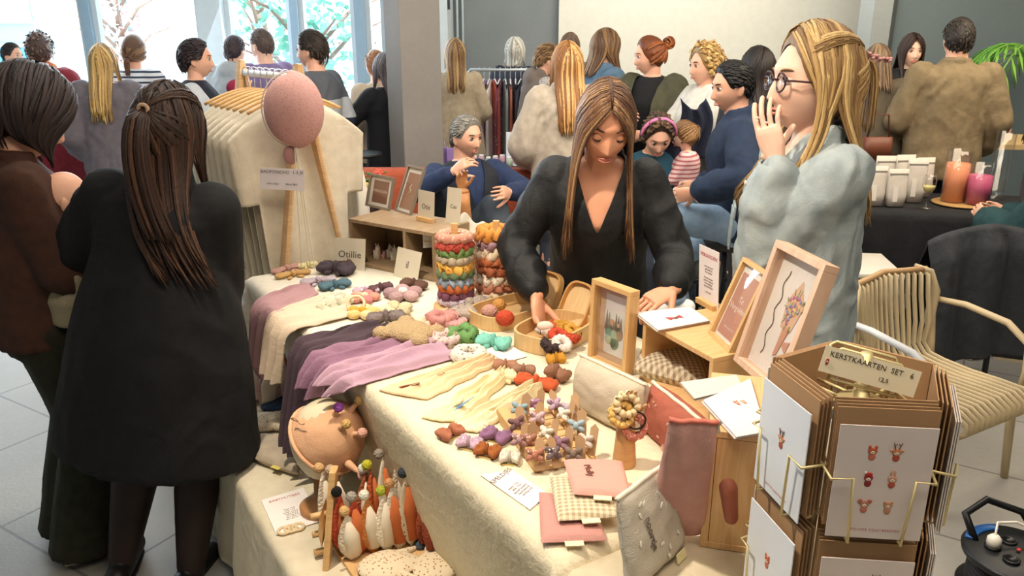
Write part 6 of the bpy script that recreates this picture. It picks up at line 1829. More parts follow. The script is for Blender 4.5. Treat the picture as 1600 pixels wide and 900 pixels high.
for dx in (-.006, .008, .016):
    m = M(); m.tube([(dx * .3, -.02, -.135), (dx, -.03, -.3), (dx * 2 + .004, -.03, -.5 - dx * 6), (dx * 2.4, -.03, -.60)], .0022, 6); m.build('ribbon', mat('E4DAC4', .7), bal)
# sign hanging on the front poncho
sp = PY(441, 280, 2.95)
m = M(); m.box((0, 0, 0), (.160, .003, .080)); sg = m.build('price_sign', mat('E4DEE2', .7), mw=TR(sp, SX(8), 0, SX(4)), smooth=False)
tag(sg, 'white paper sign lettered BADPONCHO 1-3 JR hanging on the ponchos', 'sign')
m = M(); Rt = Matrix(((1, 0, 0), (0, 0, -1), (0, 1, 0))); m.text('BADPONCHO  1-3 JR', .0165, (0, -.0022, .026), Rt, depth=.0003, spacing=1.0); m.text('60cm 35,0         80cm 38,0', .010, (0, -.0022, -.018), Rt, depth=.0003); m.build('lettering', mat('6E626A', .8), sg, smooth=False)
# white muslin wraps hanging from the rail end at right
m = M(); m.grid(lambda u, v: V(((u - .5) * (.16 + .06 * v) + .02 * math.sin(v * 5), .03 * math.sin(u * 14 + v) , -v * .62 + .03 * math.sin(u * 3))), 30, 30, thick=(0, .004, 0))
tag(m.build('hanging_muslin', F('E6DED0'), mw=TR(PY(533, 252, 3.55), SX(5))), 'white muslin wrap hanging right of the ponchos', 'muslin wrap')
# hearts basket at the far corner
bk = PY(470, 402, 3.33); bk.z = ZT
bb = thing('fabric_basket', 'cream fabric basket printed with tiny brown hearts at the far corner of the stall', 'basket', TR(bk, SX(12)))
m = M(); m.loft([((0, 0, .003), V((.11, 0, 0)), V((0, .05, 0))), ((0, 0, .065), V((.125, 0, 0)), V((0, .06, 0))), ((0, 0, .066), V((.118, 0, 0)), V((0, .054, 0))), ((0, 0, .02), V((.105, 0, 0)), V((0, .046, 0)))], 28, e=4); m.build('basket_body', mat('D8CDB2', .9, 'speckle', c2='8A5E4C', scale=.9), bb)
for k, (x, c) in enumerate(((-.07, 'C9A8A0'), (-.01, 'B8A08C'), (.05, 'A8685A'))):
    m = M(); m.ell((0, 0, 0), (.035, .035, .03)); tag(m.build('folded_muslin', F(c), mw=TR(bk + V((x, .0, .065)))), '%s folded muslin sitting in the hearts basket' % ('pinkish', 'taupe', 'rust')[k], 'muslin', 'muslins in the hearts basket')

# ================================================================= lower bench goods
def pix(px, py, z=ZL): return P(px, py, z)
felt = lambda c: mat(c, .95, 'knit', scale=1.5)
def pixie(label, p, h, w, c, pom, rz, tilt, roll=0, cat='baby hat', group=None, lining=None, name='pixie_hat', kind='plain'):
    o = thing(name, label, cat, TR(p, rz, tilt, roll), group)
    mt = mat(c, .9, 'speckle', c2='A07860', scale=1.2) if kind == 'dots' else mat(c, .9, 'knit')
    m = M(); rings = []
    for k in range(9):
        v = k / 8; rw = w * (math.sin(min(1, v * 1.9 + .15) * PI / 2)) * (1 - v ** 2.2) + .004
        rings.append((V((0, .012 * math.sin(v * 3), h * v)), V((rw, 0, 0)), V((0, rw * .42, 0))))
    m.loft(rings, 18); m.build('hat_body', mt, o)
    m = M(); m.loft([(V((0, -.002, .12 * h)), V((w * .55, 0, 0)), V((0, w * .44, 0))), (V((0, -w * .06, h * .55)), V((w * .62, 0, 0)), V((0, w * .42, 0))), (V((0, 0, h * .86)), V((w * .15, 0, 0)), V((0, w * .15, 0)))], 14); m.build('lining', mat(lining or 'E4D8C4', .9), o)
    m = M(); m.ell((0, .012, h + .008), (.0145, .0145, .0145), nu=16, nv=10); m.build('pompom', felt(pom), o)
    return o
# far group of pompom bonnets
gB = 'pompom bonnets on the far end of the bench'
for k, (px, py, c, pm, nm) in enumerate(((400, 628, 'C9A4A8', 'A8A49C', 'pale pink'), (420, 640, 'C4989C', '7A1E2E', 'dusty pink'), (440, 632, 'B8705C', '3A2A4A', 'salmon'), (462, 620, '6A2A34', '8A9A50', 'dark red'), (412, 612, 'C8A8B0', 'B8C0A0', 'lilac pink'), (450, 606, '9A5A58', 'A8A49C', 'old rose'), (478, 606, '8A6A6A', 'A8A888', 'brown'), (388, 610, 'B4A0C0', '8E1E2E', 'lavender'), (430, 604, '8A3444', '6E8A4A', 'wine red'))):
    pixie('%s bonnet with pompom standing at the far end of the bench' % nm, pix(px, py) + V((0, 0, .004)), .16 + .02 * (k % 3), .045, c, pm, .3 * math.sin(k * 2), .10 * math.cos(k), .12 * math.sin(k), group=gB, name='pompom_bonnet')
# lying hats
def flat_hat(label, px, py, L, w, mt, rz, pom, z=ZL, pc=None):
    o = thing('baby_hat', label, 'baby hat', TR(pix(px, py, z) + V((0, 0, .002)), rz))
    m = M(); m.ell((0, 0, .022), (L, w, .022), nu=24, nv=12, fn=lambda p: V((p.x, p.y * (1 - .35 * max(0, p.x / L)), p.z * (1 - .3 * max(0, p.x / L))))); m.build('hat_body', mt, o)
    for sd in (-1, 1):
        m = M(); m.capsule((L * .3, sd * w * .7, .02), (L * .9, sd * w * 1.15, .016), .014, .005, 10); m.build('hat_point', mt, o)
        m = M(); m.ell((L * 1.0, sd * w * 1.2, .018), (.016, .016, .016)); m.build('pompom', felt(pom), o)
        m = M(); m.tube([(-L * .9, sd * w * .4, .012), (-L * 1.2, sd * w * .7, .004), (-L * 1.5, sd * w * .5, .003)], .002, 6); m.build('tie_string', mat(pc or 'D8C8B0', .8), o)
    return o
flat_hat('navy blue baby hat with a dark pompom lying on the bench', 445, 640, .085, .06, mat('22324C', .95, 'knit'), .4, '3A4A3A')
flat_hat('speckled cream baby hat with grey-green pompoms, beside the dark overshirt', 418, 668, .09, .065, mat('C9BCA4', .9, 'speckle', c2='7A6A5E', scale=1.6), .3, '8A8A70')
flat_hat('second navy hat half hidden behind the mannequin head', 478, 655, .07, .055, mat('2A3A54', .95, 'knit'), -.6, '4A5048')
pillow('beige quilted bib folded on the bench, left of the mannequin head', [(400, 728), (470, 752), (455, 700), (408, 690)], .05, mat('B9AA94', .9, 'fabric', c2='A89A88'), z=ZL, cat='bib', name='quilted_bib', tagc='C8B860', pw=.35)
pillow('cream bib with a brown strap lying behind the mannequin head base', [(520, 742), (565, 722), (552, 700), (500, 712)], .02, mat('D6CAB0', .9, 'fabric'), z=ZL, cat='bib', name='cloth_bib', tagc='6A4A3A', pw=.35)
paper('white price list with a red heading on the bench', [(432, 836), (500, 815), (474, 762), (408, 782)], z=ZL, head='BABYMUTSJES', headc='C86A60', hs=.015, lines=7, bsize=.0085)
for k in range(3):
    m = M(); m.tube([V((math.cos(a) * .016, math.sin(a) * .016, .006)) for a in [2 * PI * q / 16 for q in range(16)]], .0045, 8, closed=True)
    tag(m.build('wooden_ring', mat('E0C9A0', .5, 'wood'), mw=TR(pix(444 + 11 * k, 832 - 3 * k))), ('left', 'middle', 'right')[k] + ' one of three small pale wooden rings at the edge of the price list', 'wooden ring', 'wooden rings on the bench')
# mannequin head with peach bonnet
hp = pix(503, 797)
mh = thing('mannequin_head', 'cream egg-shaped mannequin head on a turned wooden foot on the bench', 'mannequin head', TR(hp, -.55))
m = M(); m.lathe([(.062, .002), (.063, .020), (.055, .026), (.040, .030), (.038, .038), (.018, .044), (.016, .14)], 32); m.build('wooden_foot', mat('B98658', .45, 'woodx', c2='A87648'), mh)
HC = V((.022, .01, .232))
m = M(); m.ell(HC, (.098, .095, .130), Matrix.Rotation(.25, 3, 'Y'), 36, 24, fn=lambda p: V((p.x * (1 - .22 * max(0, -p.z / .118)), p.y * (1 - .22 * max(0, -p.z / .118)), p.z))); m.build('head', mat('DDD0B0', .5), mh)
pm_ = mat('E4B48E', .9, 'fabric', c2='DCAA84', bump=.5)
bo = thing('peach_bonnet', 'ribbed peach bonnet with small pompoms worn by the mannequin head', 'baby hat', TR(hp, -.55))
m = M()
RB = Matrix.Rotation(.75, 3, 'Y') @ Matrix.Rotation(-.1, 3, 'X')
n_ = 48; rings = []
for k in range(16):
    t = k / 15; el = PI / 2 * (1 - t * .98) ; r_ = math.cos(el) 
    rings.append((HC + RB @ V((0, 0, .134 * math.sin(el))), RB @ V((.108 * r_ + .002 * (k % 2), 0, 0)), RB @ V((0, .105 * r_ + .002 * (k % 2), 0))))
m.loft(rings, n_); m.build('bonnet_body', pm_, bo)
m = M(); m.tube([HC + RB @ V((math.cos(a) * .110, math.sin(a) * .107, .004)) for a in [2 * PI * k / 40 for k in range(40)]], .006, 8, closed=True); m.build('bonnet_rim', pm_, bo)
for k, (dx, dy, dz, c) in enumerate(((.075, -.02, .115, '8E4AA0'), (.095, .03, .118, 'C8A868'), (.105, -.03, .085, 'CFA668'), (.125, 0, .055, 'DCA898'), (.145, -.03, -.035, 'D8A8A0'))):
    m = M(); dx, dy, dz = dx * 1.1, dy * 1.1, dz * 1.1; q = HC + V((dx, dy, dz)); c0_ = HC + V((dx * .72, dy * .8, dz * .72)); m.capsule(c0_, q, .012, .005, 10); m.build('point', pm_, bo)
    m = M(); m.ell(q + (q - c0_).normalized() * .012, (.014, .014, .014)); m.build('pompom', felt(c), bo)
m = M(); m.tube([HC + V((.0, -.088, .100)) + V((math.cos(a) * .012 + (.012 if a > PI else -.012), -.002, math.sin(a) * .006)) for a in [6.28 * k / 20 for k in range(21)]], .0018, 6); m.build('cord_bow', mat('B08A68', .8), bo)
# rack of pixie hats
ra, rb, rc = pix(500, 892), pix(640, 905), pix(520, 800)
rk = thing('hat_rack', 'pale wooden slatted rack packed with pompom pixie hats at the bottom', 'rack', TR((0, 0, 0)))
q0 = pix(505, 885); q1 = pix(524, 800)
m = M(); m.loft([(q0 + V((0, 0, .10)), V((.006, 0, 0)), (V((0, 0, .045)))), (q1 + V((.03, .01, .17)), V((.006, 0, 0)), V((0, 0, .03)))], 4, e=8); m.loft([(q0 + V((.01, 0, .001)), V((.009, 0, 0)), V((0, .02, 0))), (q0 + V((.035, .05, .26)), V((.009, 0, 0)), V((0, .02, 0)))], 8, e=8); m.build('side_rail', wood, rk, smooth=False)
for k in range(3):
    m = M(); a_ = q0 + V((-.03, .03, .02 + k * .055)); m.tube([a_, a_ + U_ * -.02 + V((.05, 0, 0))], .009, 8); m.build('dowel', wood, rk)
m = M(); m.box((0, 0, 0), (.22, .20, .012)); m.T = Matrix(); 
base_c = (pix(520, 880) + pix(650, 870)) / 2
m2 = M(); m2.T = TR(base_c + V((0, .04, .008)), ANG); m2.box((0, 0, 0), (.24, .20, .012)); m2.build('base_board', woodx, rk, smooth=False)
hatset = [(540, 868, 'B4462C', '101010', 'brick red', 'p', .19), (527, 850, 'E8DCC8', 'C9A070', 'ivory', 'p', .22), (548, 852, 'A8502E', 'B8A088', 'rust', 'p', .22), (565, 872, 'B04A34', '9A948A', 'tomato red', 'p', .17), (572, 850, '9A5A34', 'E0DCD0', 'brown', 'p', .20), (588, 868, 'C07A3E', 'D8D8C8', 'ochre brown', 'p', .17), (592, 848, 'B4562E', 'B8B430', 'burnt orange', 'p', .22), (608, 866, 'E4DAC8', 'A8B03A', 'ivory lined', 'p', .17),
          (613, 846, 'DDD2BC', '9A8E80', 'cream', 'd', .24), (628, 862, 'E6DECE', 'C09060', 'creamy white', 'p', .19), (634, 842, 'D8CCB4', 'B8202E', 'sand', 'p', .25), (648, 858, 'D6C8AC', '3A4046', 'flecked beige', 'd', .22), (652, 838, 'C8BAA0', '4A4E56', 'grey beige', 'd', .24), (664, 858, '9A4A2C', 'B8202E', 'reddish brown', 'p', .17), (668, 840, '6A2A1E', 'D8D0C0', 'dark red', 'p', .22), (680, 860, 'A85A34', 'D8CCA8', 'copper', 'p', .18), (676, 872, '8A3E26', '8A8478', 'deep rust', 'p', .15), (556, 880, 'D8C8B0', 'D0A870', 'light sand', 'p', .14)]
for k, (px, py, c, pm, nm, kd, h) in enumerate(hatset):
    rr = random.Random(k + 40)
    pixie('%s pixie hat with a pompom tip standing in the bottom rack' % nm, pix(px, py) + V((0, 0, .016)), h * .98, .036, c, pm, rr.uniform(-.4, .9) + 1.0, rr.uniform(-.12, .1), rr.uniform(-.12, .16), group='pixie hats in the bottom rack', lining='C46A3A' if kd == 'd' or k % 3 == 0 else None, kind='dots' if kd == 'd' else 'plain')
for k, (px, py, nm) in enumerate(((610, 895, 'left'), (685, 893, 'right'))):
    flat_hat('speckled cream hat lying at the very bottom of the picture, %s of the pair' % nm, px, py, .085, .06, mat('DCCDB0', .9, 'speckle', c2='A06A4A', scale=1.6), .2 + k, '4A5260' if k == 0 else '9A8A6A', z=ZL)

# ================================================================= revolving card rack (near right)
gold = mat('D6C795', .4, metal=.35)
rp = P(1335, 900, ZT - .01); rp = V((.528, 1.10, ZT - .012))
YA = SX(-6)
rack = thing('card_rack', 'brass wire revolving rack holding greeting card sets, near right corner', 'card rack', TR(rp, YA))
m = M(); m.lathe([(.09, .001), (.09, .008), (.012, .012)], 28); m.build('base', gold, rack)
m = M(); m.tube([(0, 0, .01), (0, 0, .47)], .0085, 12); m.build('post', gold, rack)
m = M(); m.lathe([(.03, .385), (.032, .389), (.032, .395), (.012, .398), (.012, .41)], 24); m.build('hub', gold, rack)
RC = .088
for f_ in range(5):
    Rf = Matrix.Rotation(f_ * PI * .4, 4, 'Z')
    m = M(); m.T = Rf
    m.tube([(-.012, -.01, .39), (-.012, -RC, .39), (-.05, -RC, .37), (-.05, -RC, .02)], .0028, 8); m.tube([(.012, -.01, .39), (.012, -RC, .39), (.05, -RC, .37), (.05, -RC, .02)], .0028, 8)
    m.build('column_wire', gold, rack)
    for tier in range(2):
        zb = .228 - .215 * tier + .004
        m = M(); m.T = Rf
        for sd in (-1, 1):
            m.tube([(sd * .075, -RC, zb + .105), (sd * .070, -RC - .045, zb + .10), (sd * .042, -RC - .048, zb + .105), (sd * .036, -RC - .046, zb + .0), (sd * .036, -RC, zb)], .0022, 8)
        m.tube([(-.075, -RC, zb + .105), (.075, -RC, zb + .105)], .0022, 8); m.tube([(-.036, -RC - .02, zb), (.036, -RC - .02, zb)], .0022, 8)
        m.build('card_pocket', gold, rack)
fn_ = ['front', 'right-hand', 'rear right', 'rear left', 'left-hand']
def card_obj(f_, tier, k, w, h, mt, label, off, dz=0.0, figs=None, word=None, name='greeting_card', grp=None, tilt=.0):
    Rf = Matrix.Rotation(f_ * PI * .4, 4, 'Z'); zb = .228 - .215 * tier + .007
    mw = TR(rp, YA) @ Rf @ Matrix.Translation((0, -RC - off, zb + dz)) @ Matrix.Rotation(tilt, 4, 'X')
    m = M(); m.box((0, 0, h / 2), (w, .0018, h)); o = m.build(name, mt, mw=mw, smooth=False); tag(o, label, 'greeting card' if name == 'greeting_card' else 'envelope', grp)
    if figs:
        for (x, z, s, kd) in figs: animal(o, AX((x, -.0012, z), (1, 0, 0), (0, 0, 1)), s, kd)
    if word:
        m = M(); m.text(word, .0052, (0, -.0011, .014), Matrix(((1, 0, 0), (0, 0, -1), (0, 1, 0))), depth=.0002, spacing=1.25); m.build('lettering', mat('C08A84', .8), o, smooth=False)
    return o
six = [(x, z, .0165, kd) for x, z, kd in ((-.018, .140, 'fox'), (.014, .140, 'deer'), (-.018, .098, 'penguin'), (.014, .098, 'bunny'), (-.018, .056, 'mouse'), (.014, .056, 'bear'))]
order_e = ['foremost', 'second', 'third', 'rearmost']
for f_ in range(5):
    for tier in range(2):
        tn = ('upper', 'lower')[tier]
        for k in range(4):
            card_obj(f_, tier, k, .136, .188, kraft, 'kraft envelope, %s of those in the %s %s pocket of the card rack' % (order_e[k], tn, fn_[f_]), .012 + .006 * (3 - k) - .004, dz=.012 + .002 * k, name='envelope', grp='envelopes in the %s %s pocket' % (tn, fn_[f_]))
        if f_ == 0:
            card_obj(f_, tier, 0, .130, .178, mat('D9CFCE', .6), 'white card with %s in the %s front pocket' % ('six small Christmas animals' if tier == 0 else 'a plain top', tn), .036, figs=six if tier == 0 else six[:2], word='VROLIJKE KERSTBEESTEN' if tier == 0 else None)
        elif f_ == 4:
            card_obj(f_, tier, 0, .130, .178, mat('DCE2EC', .6), 'white card with a single %s in the %s left-hand pocket' % (('deer', 'fox')[tier], tn), .036, figs=[(0, .105, .018, ('deer', 'fox')[tier])], word='LIEFSTE KERSTGROET')
        elif f_ == 1:
            for k in range(3):
                card_obj(f_, tier, k, .130, .178, mat('DCD4CE', .6), 'white card seen edge-on, %s of three in the %s right-hand pocket' % (('foremost', 'middle', 'rearmost')[k], tn), .040 - .003 * k, grp='edge-on cards in the %s right-hand pocket' % tn)
        else:
            card_obj(f_, tier, 0, .130, .178, mat('DCD4CE', .6), 'white card facing away in the %s %s pocket of the rack' % (tn, fn_[f_]), .036)
# sign on top
m = M(); 
sgm = TR(rp + V((0, -.012, .435)), YA - .06, SX(-12), SX(13))
m.box((0, 0, .01), (.140, .0015, .040)); sg = m.build('rack_sign', mat('D8CFB4', .7), mw=sgm, smooth=False); tag(sg, 'cream sign lettered KERSTKAARTEN SET 6 clipped on top of the card rack', 'sign')
m = M(); m.text('KERSTKAARTEN  SET   6', .0112, (0, -.0012, .020), Rt, depth=.0002, spacing=1.02); m.text('12,5', .009, (.022, -.0012, .003), Rt, depth=.0002); m.build('lettering', mat('4A4238', .8), sg, smooth=False)
animal(sg, AX((-.062, -.0016, .008), (1, 0, 0), (0, 0, 1)), .007, 'penguin')
for yy in (-.006, .022):
    m = M(); m.T = TR(V((0, yy, .435)), -.06, SX(-12), SX(13)); pts = [(-.05, 0, -.02), (-.05, 0, .024), (-.044, 0, .030), (.044, 0, .030), (.05, 0, .024), (.05, 0, -.035)]
    m.tube(pts, .0024, 8); m.tube([(-.05, 0, -.018), (.05, 0, -.018)], .0024, 8); m.build('sign_clip', gold, rack)
# terracotta little thing hanging behind
m = M(); m.capsule((0, 0, 0), (.01, .0, -.06), .016, .012, 10); tag(m.build('leather_keyring', mat('A8604A', .6), mw=TR(PY(1138, 762, 1.2))), 'terracotta loop hanging between the near crate and the card rack', 'keyring')

# ================================================================= armchair
def armchair():
    bl = V((1.40, 3.03, 0)); f = V((.50, -.86, 0)).normalized(); r = V((.86, .50, 0)).normalized()
    mw = AX(bl, r, -f)          # local x to the right, y to the back
    o = thing('slatted_armchair', 'beige slatted plastic armchair behind the card rack', 'chair', mw)
    cm_ = mat('C4B28E', .45); Wd = .52; n = 14
    for k in range(n):
        x = .035 + (Wd - .07) * k / (n - 1); cx = (x / Wd - .5) * 2
        pts = []
        for (y, z) in ((.10, .80), (.075, .79), (.06, .70), (.035, .58), (.01, .48), (-.03, .435), (-.10, .425), (-.22, .42), (-.34, .425), (-.43, .425), (-.475, .40), (-.48, .365), (-.455, .345)):
            pts.append(V((x, y - .05 * cx * cx * (1 if z > .5 else 0), z - .02 * cx * cx * (z > .6))))
        m = M(); m.tube(pts, .0115, 8, .55, hint=(1, 0, 0)); m.build('slat', cm_, o)
    for x, sd in ((.0, -1), (Wd, 1)):
        m = M(); m.tube([(x, -.02, .36), (x, 0, .48), (x, .02, .60), (x + .01 * sd, .02, .70), (x - .02 * sd, .04, .79), (x - .06 * sd, .09, .81)], [.018, .022, .024, .022, .018, .012], 10, .7); m.build('back_post', cm_, o)
        m = M(); m.tube([(x + .03 * sd, .03, .66), (x + .05 * sd, -.10, .665), (x + .055 * sd, -.28, .64), (x + .045 * sd, -.38, .58), (x + .02 * sd, -.40, .47), (x, -.40, .40)], [.015, .017, .018, .018, .016, .015], 10, .8); m.build('armrest', mat('C2C6CA', .4) if sd < 0 else cm_, o)
        for y, dy in ((-.38, -.03), (.0, .06)):
            m = M(); m.tube([(x, y, .40), (x + .01 * sd, y + dy, .0)], [.020, .015], 10); m.build('leg', cm_, o)
    m = M(); m.tube([(0, -.02, .40), (Wd, -.02, .40)], .014, 8); m.tube([(0, -.40, .395), (Wd, -.40, .395)], .014, 8); m.build('seat_frame', cm_, o)
    m = M(); m.tube([(.02, .06, .795), (Wd * .25, .075, .80), (Wd / 2, .10, .805), (Wd * .75, .075, .80), (Wd - .02, .06, .795)], .014, 8); m.build('top_rail', mat('B8946A', .5), o)
armchair()
# beige scarf cloth on the chair back left
m = M(); m.grid(lambda u, v: V((.02 + .06 * math.sin(v * 4) + u * .12, .02 * math.sin(u * 10), -v * .45)), 20, 20, thick=(0, .006, 0)); tag(m.build('hanging_scarf', F('B8A98A'), mw=TR(PY(1322, 445, 3.15), SX(20))), 'greyish beige scarf hanging between the big frame and the armchair', 'scarf')

# cable reel
rl = P(1562, 872, .0) ; rl = V((1.655, 2.22, 0))
cr = thing('cable_reel', 'black and blue cable reel lying on the floor at the bottom right', 'cable reel', TR(rl, 0, 0))
m = M(); m.lathe([(.155, .002), (.16, .012), (.11, .02), (.11, .13), (.16, .14), (.163, .155), (.15, .162), (.06, .166), (.0, .168)], 40); m.build('drum', mat('1A1C20', .4), cr)
m = M(); 
for k in range(7): m.tube([V((math.cos(a) * .128, math.sin(a) * .128, .028 + k * .016)) for a in [2 * PI * q / 36 for q in range(36)]], .0085, 8, closed=True)
cbl = m.build('wound_cable', mat('15161A', .5), cr)
m = M(); m.tube([V((math.cos(a) * .135, math.sin(a) * .135, .165)) for a in [1.5 + 1.1 * q / 12 for q in range(13)]], .018, 8, .25); m.build('blue_panel', mat('2F6FC0', .35), cr)
m = M(); m.tube([(-.10, .06, .15), (-.11, .13, .22), (-.02, .17, .25), (.09, .14, .22), (.12, .06, .15)], .013, 10); m.build('handle', mat('121316', .4), cr)
for k, (x, y) in enumerate(((-.05, -.05), (.05, -.04), (.0, .05), (-.07, .02))):
    m = M(); m.lathe([(.024, .164), (.026, .172), (.02, .174), (.018, .170)], 20, (x, y, 0)); m.build('socket', mat('0E0F12', .3), cr)
m = M(); m.ell((.0, -.005, .175), (.007, .007, .004)); m.build('reset_button', mat('D0382C', .4), cr)
m = M(); m.lathe([(.022, .172), (.022, .20), (.012, .212)], 18, (-.07, .02, 0)); m.tube([(-.07, .02, .205), (-.05, .05, .24), (.02, .06, .235), (.12, .02, .20), (.17, -.03, .12), (.21, -.08, .006), (.33, -.12, .006)], .004, 8)
wp = m.build('white_plug', mat('E8E4DA', .4), mw=TR(rl)); tag(wp, 'white plug with a pale cord plugged into the cable reel', 'plug')

# dark chair with jacket
dc = V((2.10, 3.78, 0))
ch = thing('draped_chair', 'dark chair at the right edge behind the armchair', 'chair', TR(dc, SX(200)))
m = M(); m.box((0, 0, .44), (.46, .44, .04)); m.build('seat', mat('26282C', .6), ch, bevel=.01)
m = M(); m.box((0, .20, .68), (.46, .03, .40)); m.build('backrest', mat('26282C', .6), ch, bevel=.01)
for x in (-.2, .2):
    for y in (-.19, .19):
        m = M(); m.tube([(x, y, .42), (x * 1.05, y * 1.05, 0)], .014, 8); m.build('leg', mat('1A1B1E', .4), ch)
m = M()
def jk(u, v):
    a = (v - .5) * 2; s_ = 1 if a > 0 else -1
    return V(((u - .5) * (.62 + .12 * abs(a)) + .02 * math.sin(abs(a) * 5 + u * 9), .20 + s_ * (.045 + .05 * abs(a) + .02 * math.sin(u * 17)) * min(1, abs(a) * 6), .93 - .62 * abs(a) - .05 * (2 * u - 1) ** 2))
m.grid(jk, 40, 44, thick=(0, 0, -.01)); tag(m.build('jacket', mat('3A3D42', .85, 'fabric', c2='303338', bump=.6), mw=TR(dc, SX(200))), 'charcoal jacket draped over the dark chair at the right edge', 'jacket')
# white storage bin
bn = thing('storage_bin', 'white plastic storage bin with a grey side, under the black-clothed table', 'storage bin', TR((1.98, 4.35, 0), SX(-8)))
m = M(); m.box((0, 0, .25), (.34, .42, .5)); m.build('bin_body', mat('8E8C88', .6), bn, bevel=.015)
m = M(); m.box((-.02, 0, .51), (.38, .44, .03)); m.build('bin_lid', mat('DDD9CE', .5), bn, bevel=.008)
for k in range(3): m = M(); m.box((-.172, 0, .10 + .13 * k), (.012, .38, .11)); m.build('drawer', mat('DAD6CA', .5), bn, bevel=.004)
# ================================================================= candle table on the right
bt = TR((1.86, 4.74, 0), SX(-10))
trestle('folding table under the black cloth carrying candles and paper bags', 1.5, .62, .746, bt)
cloth('black cloth over the candle table on the right', 1.5, .62, .75, .70, mat('191A1E', .85, 'fabric', c2='141518', bump=.4), bt, seed=15, rip=.02)
def at(px, py, Y): return PY(px, py, Y)
def onback(px, Y): return V((PY(px, 320, Y).x, Y, .755))
for k, (px, Y, h) in enumerate(((1364, 4.82, .24), (1397, 4.80, .225), (1375, 5.02, .27), (1405, 5.0, .28), (1425, 4.92, .27), (1436, 5.08, .25))):
    o = thing('paper_bag', '%s cream stand-up pouch bag with a dark window strip on the black cloth' % ['leftmost front', 'foremost full-front', 'rear left', 'rear middle', 'folded-side right', 'rearmost right'][k], 'bag', TR(onback(px, Y), .2 * math.sin(k * 3)), 'paper bags on the candle table')
    m = M(); w = .062; m.loft([((0, 0, .001), V((w * .85, 0, 0)), V((0, .036, 0))), ((0, 0, h * .3), V((w * .95, 0, 0)), V((0, .036, 0))), ((0, 0, h * .8), V((w, 0, 0)), V((0, .014, 0))), ((0, 0, h), V((w, 0, 0)), V((0, .003, 0)))], 20, e=3.5); m.build('bag_body', mat('CFC6BA', .7, 'fabric', bump=.2), o)
    m = M(); m.box((-.02, -.034, h * .34), (.030, .004, h * .40), Matrix.Rotation(-.08, 3, 'X')); m.build('bag_label', mat('E4DDD2', .6), o, smooth=False)
    m = M(); m.box((0, -.006, h * .86), (w * 1.8, .012, .012)); m.build('zip_strip', mat('8E8880', .6), o, smooth=False)
def lathe_glass(o, prof, n=28, name='glass'):
    m = M(); m.lathe(prof, n); return m.build(name, GLASS, o)
gx = thing('wine_glass', 'stemmed wine glass of white wine on the black cloth', 'wine glass', TR(onback(1447, 4.72)))
lathe_glass(gx, [(.034, .001), (.033, .004), (.005, .010), (.004, .085), (.022, .10), (.038, .135), (.038, .17), (.031, .205), (.030, .205), (.036, .17), (.036, .137), (.02, .104)], name='glass_body')
m = M(); m.lathe([(.004, .098), (.020, .104), (.034, .130), (.0345, .14)], 24); m.build('wine', mat('D8CC86', .1), gx)
ty = onback(1500, 4.86)
m = M(); m.lathe([(.16, .001), (.165, .006), (.155, .010)], 40); tr_ = m.build('woven_tray', mat('B08A54', .8, 'knit'), mw=TR(ty)); tag(tr_, 'round woven straw tray under the two big candles', 'tray')
for nm, px, Y, r, h, gh, c in (('tall peach orange candle in a clear glass cylinder', 1487, 4.88, .066, .235, .315, 'E2936A'), ('shorter raspberry pink candle in a clear glass cylinder', 1525, 4.80, .066, .175, .245, 'C0567E')):
    b = onback(px, Y); b.z = .767
    o = thing('candle', nm, 'candle', TR(b))
    m = M(); m.lathe([(r, .003), (r, h), (.01, h - .004)], 32); m.build('wax', mat(c, .5), o)
    m = M(); m.tube([(0, 0, h - .01), (.002, 0, h + .014)], .0018, 6); m.build('wick', mat('2A2018', .8), o)
    lathe_glass(o, [(r + .006, .0), (r + .006, gh), (r + .003, gh), (r + .003, .002)], name='glass_cylinder')
vz = thing('glass_vase', 'tall clear glass vase behind the pink candle', 'vase', TR(onback(1552, 5.0))); lathe_glass(vz, [(.05, .001), (.052, .05), (.058, .42), (.055, .42), (.048, .05)], name='glass_body')

# jewellery stall
jt = TR((2.35, 5.75, 0), SX(-4))
J = thing('wooden_table', 'high pale wooden table of the jewellery stall at the right', 'table', jt)
m = M(); m.box((.95, .3, .985), (1.95, .6, .035)); m.build('tabletop', mat('C9AE7E', .5, 'woodx', c2='B99C6A'), J, smooth=False)
for x in (.10, 1.8):
    for y in (.06, .54): m = M(); m.box((x, y, .484), (.05, .05, .966)); m.build('leg', mat('B98E5E', .5, 'wood', c2='A87E50'), J, smooth=False)
jy = lambda px, Y: V((PY(px, 180, Y).x, Y, 1.004))
st_ = thing('jewellery_stand', 'thin brass T-shaped jewellery stand on the stall', 'jewellery stand', TR(jy(1418, 6.0)))
m = M(); m.tube([(-.14, 0, .22), (.14, 0, .22)], .006, 8); m.tube([(-.02, 0, 0), (-.02, 0, .22)], .005, 8); m.tube([(.03, 0, .0), (.03, 0, .20)], .004, 8); m.tube([(.05, 0, .26), (.05, 0, .22)], .005, 8); m.build('stand_frame', mat('D0AE62', .35, metal=.6), st_)
m = M(); m.lathe([(.05, .0), (.05, .008)], 20); m.build('base', mat('D8C8A0', .5), st_)
